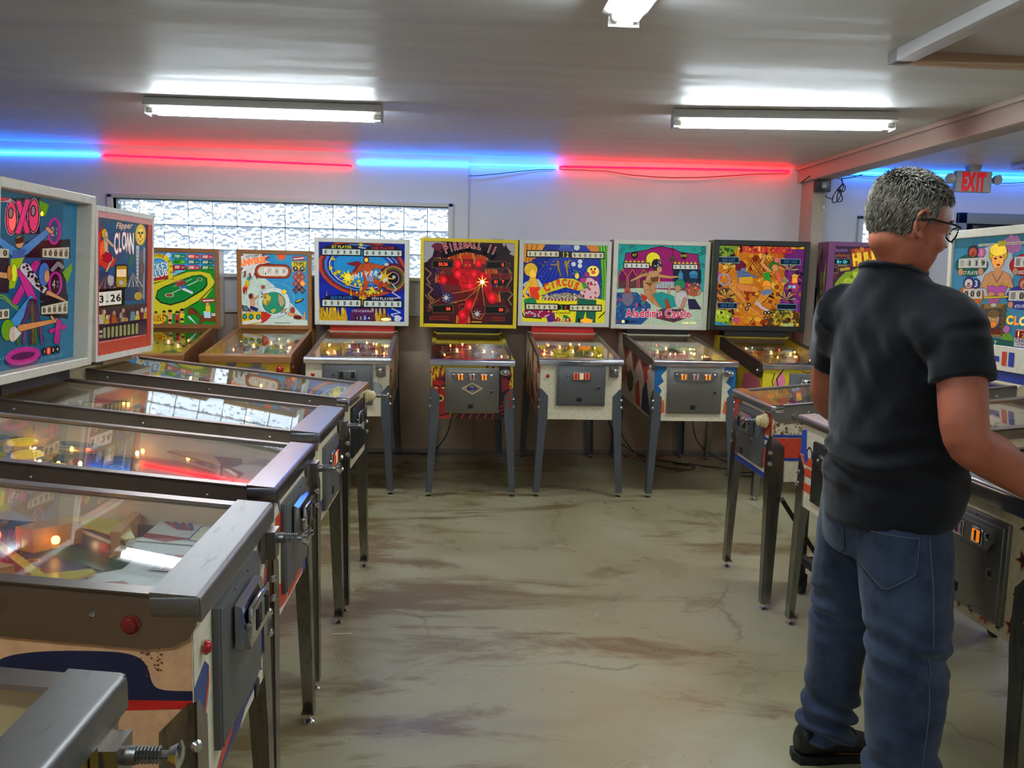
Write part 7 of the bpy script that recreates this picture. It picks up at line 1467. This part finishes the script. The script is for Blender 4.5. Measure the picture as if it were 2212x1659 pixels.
# ---- shoes
for AN, L in ((ANR, 1), (ANL, 1)):
    x, y = AN.x, AN.y; a = R(-4 if AN is ANR else 6); ca, sa = math.cos(a), math.sin(a)
    P = lambda f, r, z: (x + ca * f + sa * r, y + sa * f - ca * r, z)
    def ringx(f, hw_, z0, z1): c = P(f, 0, (z0 + z1) / 2); u = Vector(P(f, hw_, 0)) - Vector(P(f, 0, 0)); return (c, u, (0, 0, (z1 - z0) / 2))
    mb = MB(); loft(mb, [ringx(-.085, .022, .03, .09), ringx(-.07, .038, .012, .115), ringx(-.02, .043, .012, .125), ringx(.04, .046, .012, .115), ringx(.10, .050, .012, .085), ringx(.155, .050, .012, .066), ringx(.195, .038, .014, .055), ringx(.212, .02, .016, .045)], 20)
    sh_ = child(bake(mb, 'shoe', .005, mat('black leather', (20, 20, 22), .45), 5))
    mb = MB(); mb.prism([(P(f, r, 0)[0], P(f, r, 0)[1]) for f, r in ((-.095, .0), (-.085, .034), (-.03, .044), (.06, .046), (.13, .053), (.19, .042), (.218, .0), (.19, -.042), (.13, -.053), (.06, -.046), (-.03, -.044), (-.085, -.034))], 0, .026, lambda u, v, s_: (u, v, s_)).build('sole', mat('black rubber sole', (14, 14, 15), .6), sh_)
    for k in range(4): MB().tube([P(.03 + .025 * k, -.024, .118 - .012 * k), P(.03 + .025 * k, 0, .126 - .012 * k), P(.03 + .025 * k, .024, .118 - .012 * k)], .003, 5).build('lace', BLACK, sh_)
# ---- hair: tapered locks over the scalp
def head_surf(th, ph):
    """direction in head frame -> point on the scalp (th azimuth from front, ph elevation)"""
    d = Vector((math.cos(ph) * math.cos(th), math.cos(ph) * math.sin(th), math.sin(ph)))
    return Vector((-.014 + d.x * .104, d.y * .080, .033 + d.z * .090)), Vector((d.x / .104, d.y / .08, d.z / .09)).normalized()
q = random.Random(12); V = []; F = []; K = []
def scalp_ok(th, ph):
    t = abs(math.degrees(th)); e = math.degrees(ph)
    if t < 42: return e > 42
    if t < 75: return e > 12 + (75 - t) * .9
    if t < 102: return e > -10
    return e > -52
cnt = 0
cap = MB(); 
while cnt < 6500:
    th = q.uniform(-math.pi, math.pi); ph = math.asin(q.uniform(-.85, 1))
    if not scalp_ok(th, ph): continue
    cnt += 1
    p, n = head_surf(th, ph); t = abs(math.degrees(th)); e = math.degrees(ph)
    top = max(0, min(1, (e - 15) / 40)); front = max(0, (70 - t) / 70) * top
    ln = .019 + .012 * top + .012 * front; wdt = .0027
    fl = (Vector((-.4 + 1.0 * front, 0, -.9)) * (1 - top) + Vector((.75 if front > .1 else .25, .25, .0)) * top) + Vector((q.uniform(-.24, .24), q.uniform(-.24, .24), q.uniform(-.2, .2)))
    fl = (fl - n * fl.dot(n) + n * (.24 + .25 * top)).normalized()
    sd = fl.cross(n).normalized(); p = p - n * .003
    tip = p + fl * ln - Vector((0, 0, .004 + .014 * front)); mid = p + fl * ln * .55 + n * .003
    pts = [p - sd * wdt * .8, p + sd * wdt * .8, mid + sd * wdt * .7, tip, mid - sd * wdt * .7, mid + n * .002]
    b = len(V); V += [HC + hf * a.x + hr * a.y + hu * a.z for a in pts]; F += [(b, b + 1, b + 2, b + 5), (b, b + 5, b + 4), (b + 5, b + 2, b + 3), (b + 4, b + 5, b + 3)]
    g = q.choice((56, 76, 96, 116, 140, 168)) if e < 30 else q.choice((80, 104, 130, 150, 176, 196)); w_ = front * 26
    K += [(lin(g + w_ * .6), lin(g - 6), lin(g - 16 - w_), 1)] * 14
me = bpy.data.meshes.new('hair'); me.from_pydata(V, [], F); ca_ = me.color_attributes.new('Col', 'FLOAT_COLOR', 'CORNER'); ca_.data.foreach_set('color', np.array(K[:sum(len(f) for f in F)], 'f').ravel()); me.materials.append(art_mat('grey hair', 0, .55))
hair = bpy.data.objects.new('hair', me); C.objects.link(hair); child(hair)
mb = MB(); RI = 40; GI = 22; ids = {}
for i in range(RI):
    for j in range(GI):
        th = -math.pi + 2 * math.pi * i / RI; ph = R(-55 + 145 * j / (GI - 1)); p, n = head_surf(th, ph); p += n * .001; ids[i, j] = mb.bm.verts.new(HC + hf * p.x + hr * p.y + hu * p.z)
for i in range(RI):
    for j in range(GI - 1):
        th = -math.pi + 2 * math.pi * (i + .5) / RI; ph = R(-55 + 145 * (j + .5) / (GI - 1))
        if scalp_ok(th, ph): mb.bm.faces.new((ids[i, j], ids[(i + 1) % RI, j], ids[(i + 1) % RI, j + 1], ids[i, j + 1]))
for v in [v for v in mb.bm.verts if not v.link_faces]: mb.bm.verts.remove(v)
mb.build('hair_base', mat('dark grey hair base', (88, 84, 78), .7, scale=90), hair)
# ---- face details, glasses
for s in (-1, 1):
    e = child(MB().ball(hp(.083, s * .031, .018), .0125, 12).build('eye', mat('eye white', (226, 220, 212), .2))); MB().ball(hp(.092, s * .031, .017), .006, 8).build('iris', mat('blue iris', (70, 96, 120), .2), e)
    child(MB().tube([hp(.086, s * .014, .034), hp(.092, s * .03, .040), hp(.080, s * .05, .036)], .0035, 6).build('eyebrow', mat('grey brow', (110, 96, 84), .8)))
child(MB().tube([hp(.079, -.024, -.062), hp(.092, 0, -.064), hp(.079, .024, -.062)], .0035, 6).build('mouth', mat('lips', (150, 80, 70), .5)))
child(MB().ball(hp(.080, 0, -.098), .016, 10, sc=(1, 1, 1.1)).build('beard', mat('greying beard', (104, 84, 70), .9, bump=.6, scale=160)))
gm = mat('dark glasses frame', (26, 26, 32), .25)
mb = MB()
def lens_pts(s): return [hp(.112 - .010 * abs(math.cos(t) * s + .2) - .006 * (math.cos(t) * s > 0), s * .034 + .027 * math.cos(t), .012 + .019 * math.sin(t)) for t in [2 * math.pi * k / 18 for k in range(18)]]
for s in (-1, 1):
    mb.tube(lens_pts(s), .0022, 6, closed=True); mb.tube([hp(.098, s * .062, .024), hp(.07, s * .076, .022), hp(.0, s * .082, .014), hp(-.022, s * .083, .004)], .0026, 6)
mb.tube([hp(.113, -.009, .016), hp(.115, 0, .019), hp(.113, .009, .016)], .002, 6)
gl_ = child(mb.build('glasses', gm))
for s in (-1, 1):
    mb = MB(); mb.bm.faces.new([mb.bm.verts.new(p) for p in lens_pts(s)]); mb.build('lens', M_PANE, gl_)
# ================================================================== small things
CBL = mat('black cable', (14, 14, 16), .5)
def smooth_path(P, n=6):
    P = [Vector(p) for p in P]; out = []; m = len(P)
    for i in range(m - 1):
        for k in range(n):
            t = k / n; p0, p1, p2, p3 = P[max(i - 1, 0)], P[i], P[i + 1], P[min(i + 2, m - 1)]
            out.append(.5 * ((2 * p1) + (p2 - p0) * t + (2 * p0 - 5 * p1 + 4 * p2 - p3) * t * t + (3 * p1 - p0 - 3 * p2 + p3) * t ** 3))
    return out + [P[-1]]
def cord(P, key, r=.0042):
    o = MB().tube(smooth_path(P), r, 6).build('power_cord', CBL, MACH[key][0]); o.matrix_parent_inverse = MACH[key][1].inverted(); o['label'] = 'black power cord'
cord([(.02, 6.50, .575), (.0, 6.55, .45), (-.04, 6.68, .24), (-.14, 6.86, .06), (-.22, 6.93, .012), (-.25, 6.95, .008)], 'B4')
tag(MB().tube(smooth_path([(-.25, 6.965, .008), (-.40, 6.988, .006), (-.9, 6.991, .006), (-1.6, 6.991, .006), (-2.3, 6.991, .006)]), .0045, 6).build('extension_cord', CBL), 'black extension cord lying along the foot of the far wall', 'cord')
cord([(1.22, 6.62, .575), (1.23, 6.64, .42), (1.32, 6.72, .22), (1.5, 6.8, .07), (1.72, 6.78, .008), (1.98, 6.62, .006), (2.2, 6.48, .006)], 'B5')
cord([(1.36, 6.70, .575), (1.37, 6.72, .40), (1.40, 6.80, .20), (1.55, 6.72, .03), (1.66, 6.55, .006), (1.85, 6.45, .006), (1.94, 6.55, .006), (1.80, 6.68, .006)], 'B6')
cord([(1.95, 6.74, .575), (1.97, 6.8, .40), (2.05, 6.86, .15), (2.25, 6.80, .01), (2.5, 6.55, .006), (2.42, 6.40, .006), (2.2, 6.34, .006), (2.12, 6.28, .006), (2.3, 6.24, .006)], 'B7')
# exit sign
t = tag(empty('exit_sign', (4.075, 6.60, 2.44)), 'grey plastic exit sign with red letters and two lamp heads', 'exit sign')
MB().box(-.15, .15, -.025, .025, -.21, -.045, .012, seg=3).build('sign_body', mat('grey sign plastic', (176, 172, 172), .5), t)
MB().prism([(-.055, 0), (.055, 0), (.04, -.05), (-.04, -.05)], -.03, .03, lambda u, v, s: (u, s, v)).build('ceiling_mount', mat('sign mount', (150, 146, 150), .5), t)
xa = Art([(-.15, -.045), (.15, -.045), (.15, -.21), (-.15, -.21)])
for k, ch in enumerate('EXIT'): xa.text(ch, (-.078, -.022, .030, .070)[k], -.192, -.13, (226, 30, 44), sx=-.46, wt=.06, glow=.8)
xa.build('lettering', t, lambda u, v, l: (-.15 + .3 * u, -.0256 - l, -.21 + .165 * v), M_GLASSART, .0001)
for s in (-1, 1):
    lh = MB().lathe([(.010, 0), (.030, .012), (.040, .045), (.041, .05), (.036, .052)], (s * .185, .02, -.105), (s * .25, -1, -.1), 16).build('lamp_head', mat('sign lamp plastic', (170, 168, 172), .4), t)
    MB().cyl((s * .145, 0, -.11), (s * .185, .015, -.105), .008, n=8).build('lamp_arm', BLACK, lh)
# ceiling vent beyond the beam
t = tag(empty('ceiling_vent', (4.62, 6.15, 2.44)), 'white ceiling vent right of the exit sign', 'vent')
MB().box(-.34, .34, -.30, .30, -.045, 0, .004).build('vent_frame', mat('vent enamel', (190, 190, 192), .4), t)
for k in range(6): MB().box(-.30, .30, -.25 + .085 * k, -.22 + .085 * k, -.052, -.046).build('slat', BLACK, t)
# transformer on the post, its lead and the coiled cable
t = tag(empty('neon_transformer', (2.925, 6.79, 2.215)), 'black transformer box fixed high on the post', 'transformer')
MB().box(-.058, .058, -.07, 0, 0, .145, .004).build('case', mat('black transformer case', (22, 22, 26), .35), t)
MB().box(-.015, .02, -.072, -.069, .03, .075, .001).box(-.005, .02, -.072, -.069, .095, .11, .001).build('rating_plate', mat('plate metal', (130, 130, 134), .4, .6), t)
for k in range(5): MB().cyl((-.03 + .016 * k, -.035, -.012), (-.03 + .016 * k, -.035, .002), .004, n=6).build('terminal', STEEL, t)
MB().tube(smooth_path([(-.15, .03, .075), (-.09, -.02, .13), (-.02, -.06, .160), (.05, -.05, .150), (.14, -.0, .115), (.26, .05, .13), (.40, .12, .165)]), .004, 6).build('lead', CBL, t)
t = tag(empty('cable_coil', (3.055, 6.70, 2.30)), 'black cable tied in a hanging coil beside the post', 'cable')
MB().tube(smooth_path([(.0, 0, .02), (.01, 0, -.02), (-.03, .0, -.07), (-.06, .0, -.13), (-.055, .01, -.165), (-.03, .0, -.165), (.0, .0, -.12), (.01, -.01, -.06), (.02, 0, -.02), (.0, .01, -.05), (-.02, .01, -.11), (-.02, .0, -.16), (.015, .0, -.155), (.02, .01, -.12), (-.01, 0, -.08), (.01, .01, -.03), (.035, 0, -.04), (.03, 0, -.075), (.0, .0, -.085)]), .0042, 6).build('loop', CBL, t)
MB().tube(smooth_path([(-.055, .0, -.14), (-.085, .02, -.135), (-.11, .03, -.115)]), .0042, 6).build('lead', CBL, t)
MB().tube([(0, 0, .0), (.0, .0, .06), (.0, .02, .12)], .003, 5).build('tie', CBL, t)
MB().ball((-.01, 0, -.075), .015, 8, sc=(1.2, 1, .8)).build('cable_tie', CBL, t)
t = tag(empty('pull_cord', (2.965, 6.785, 2.15)), 'white pull cord hanging on the post', 'pull cord')
MB().tube([(0, 0, .04), (.0, 0, -.04)], .0018, 5).build('string', WHITEP, t)
MB().lathe([(.003, 0), (.006, -.006), (.010, -.022), (.009, -.030), (.003, -.034)], (0, 0, -.038), n=10).ball((-.01, 0, -.045), .007, 8).build('cord_bell', WHITEP, t)
# folded steel trolley under the striped machines
BR = mat('black trolley steel', (30, 26, 24), .5, .4); BRN = mat('brown trolley steel', (66, 56, 48), .5, .5)
t = tag(empty('steel_trolley', (1.90, 3.55, 0)), 'black folding steel trolley on castors under the striped machines', 'trolley')
for (a, b, w, m) in (((-.22, .27, .16), (.42, .27, .16), .022, BR), ((-.22, .27, .44), (.42, .27, .44), .014, BR), ((-.22, -.23, .16), (.42, -.23, .16), .022, BR), ((-.22, .27, .16), (-.22, -.23, .16), .018, BR), ((.42, .27, .16), (.42, -.23, .16), .018, BR),
                     ((-.43, .05, .52), (-.16, .27, .20), .014, BRN), ((-.16, .27, .20), (-.08, .25, .50), .014, BRN), ((-.24, .22, .20), (.05, -.26, .03), .015, BRN), ((-.22, .27, .08), (-.22, .27, .50), .018, BR), ((.42, .27, .08), (.42, .27, .44), .018, BR)):
    MB().tube([a, b], w, 4).build('bar', m, t, smooth=False)
for x, y in ((-.22, .27), (.42, .27), (-.22, -.23), (.42, -.23)):
    k = MB().cyl((x - .012, y, .035), (x + .012, y, .035), .035, n=16).build('castor', BLACK, t); MB().box(x - .022, x + .022, y - .02, y + .03, .04, .10, .003).build('fork', BR, k)
# litter on the floor
tag(MB().box(-.04, .04, -.0025, .0025, 0, .003, .001, M=Matrix.Translation((-.44, 3.38, 0)) @ Matrix.Rotation(R(3), 4, 'Z')).build('paper_straw', WHITEP), 'small white stick lying on the floor between left legs', 'litter')
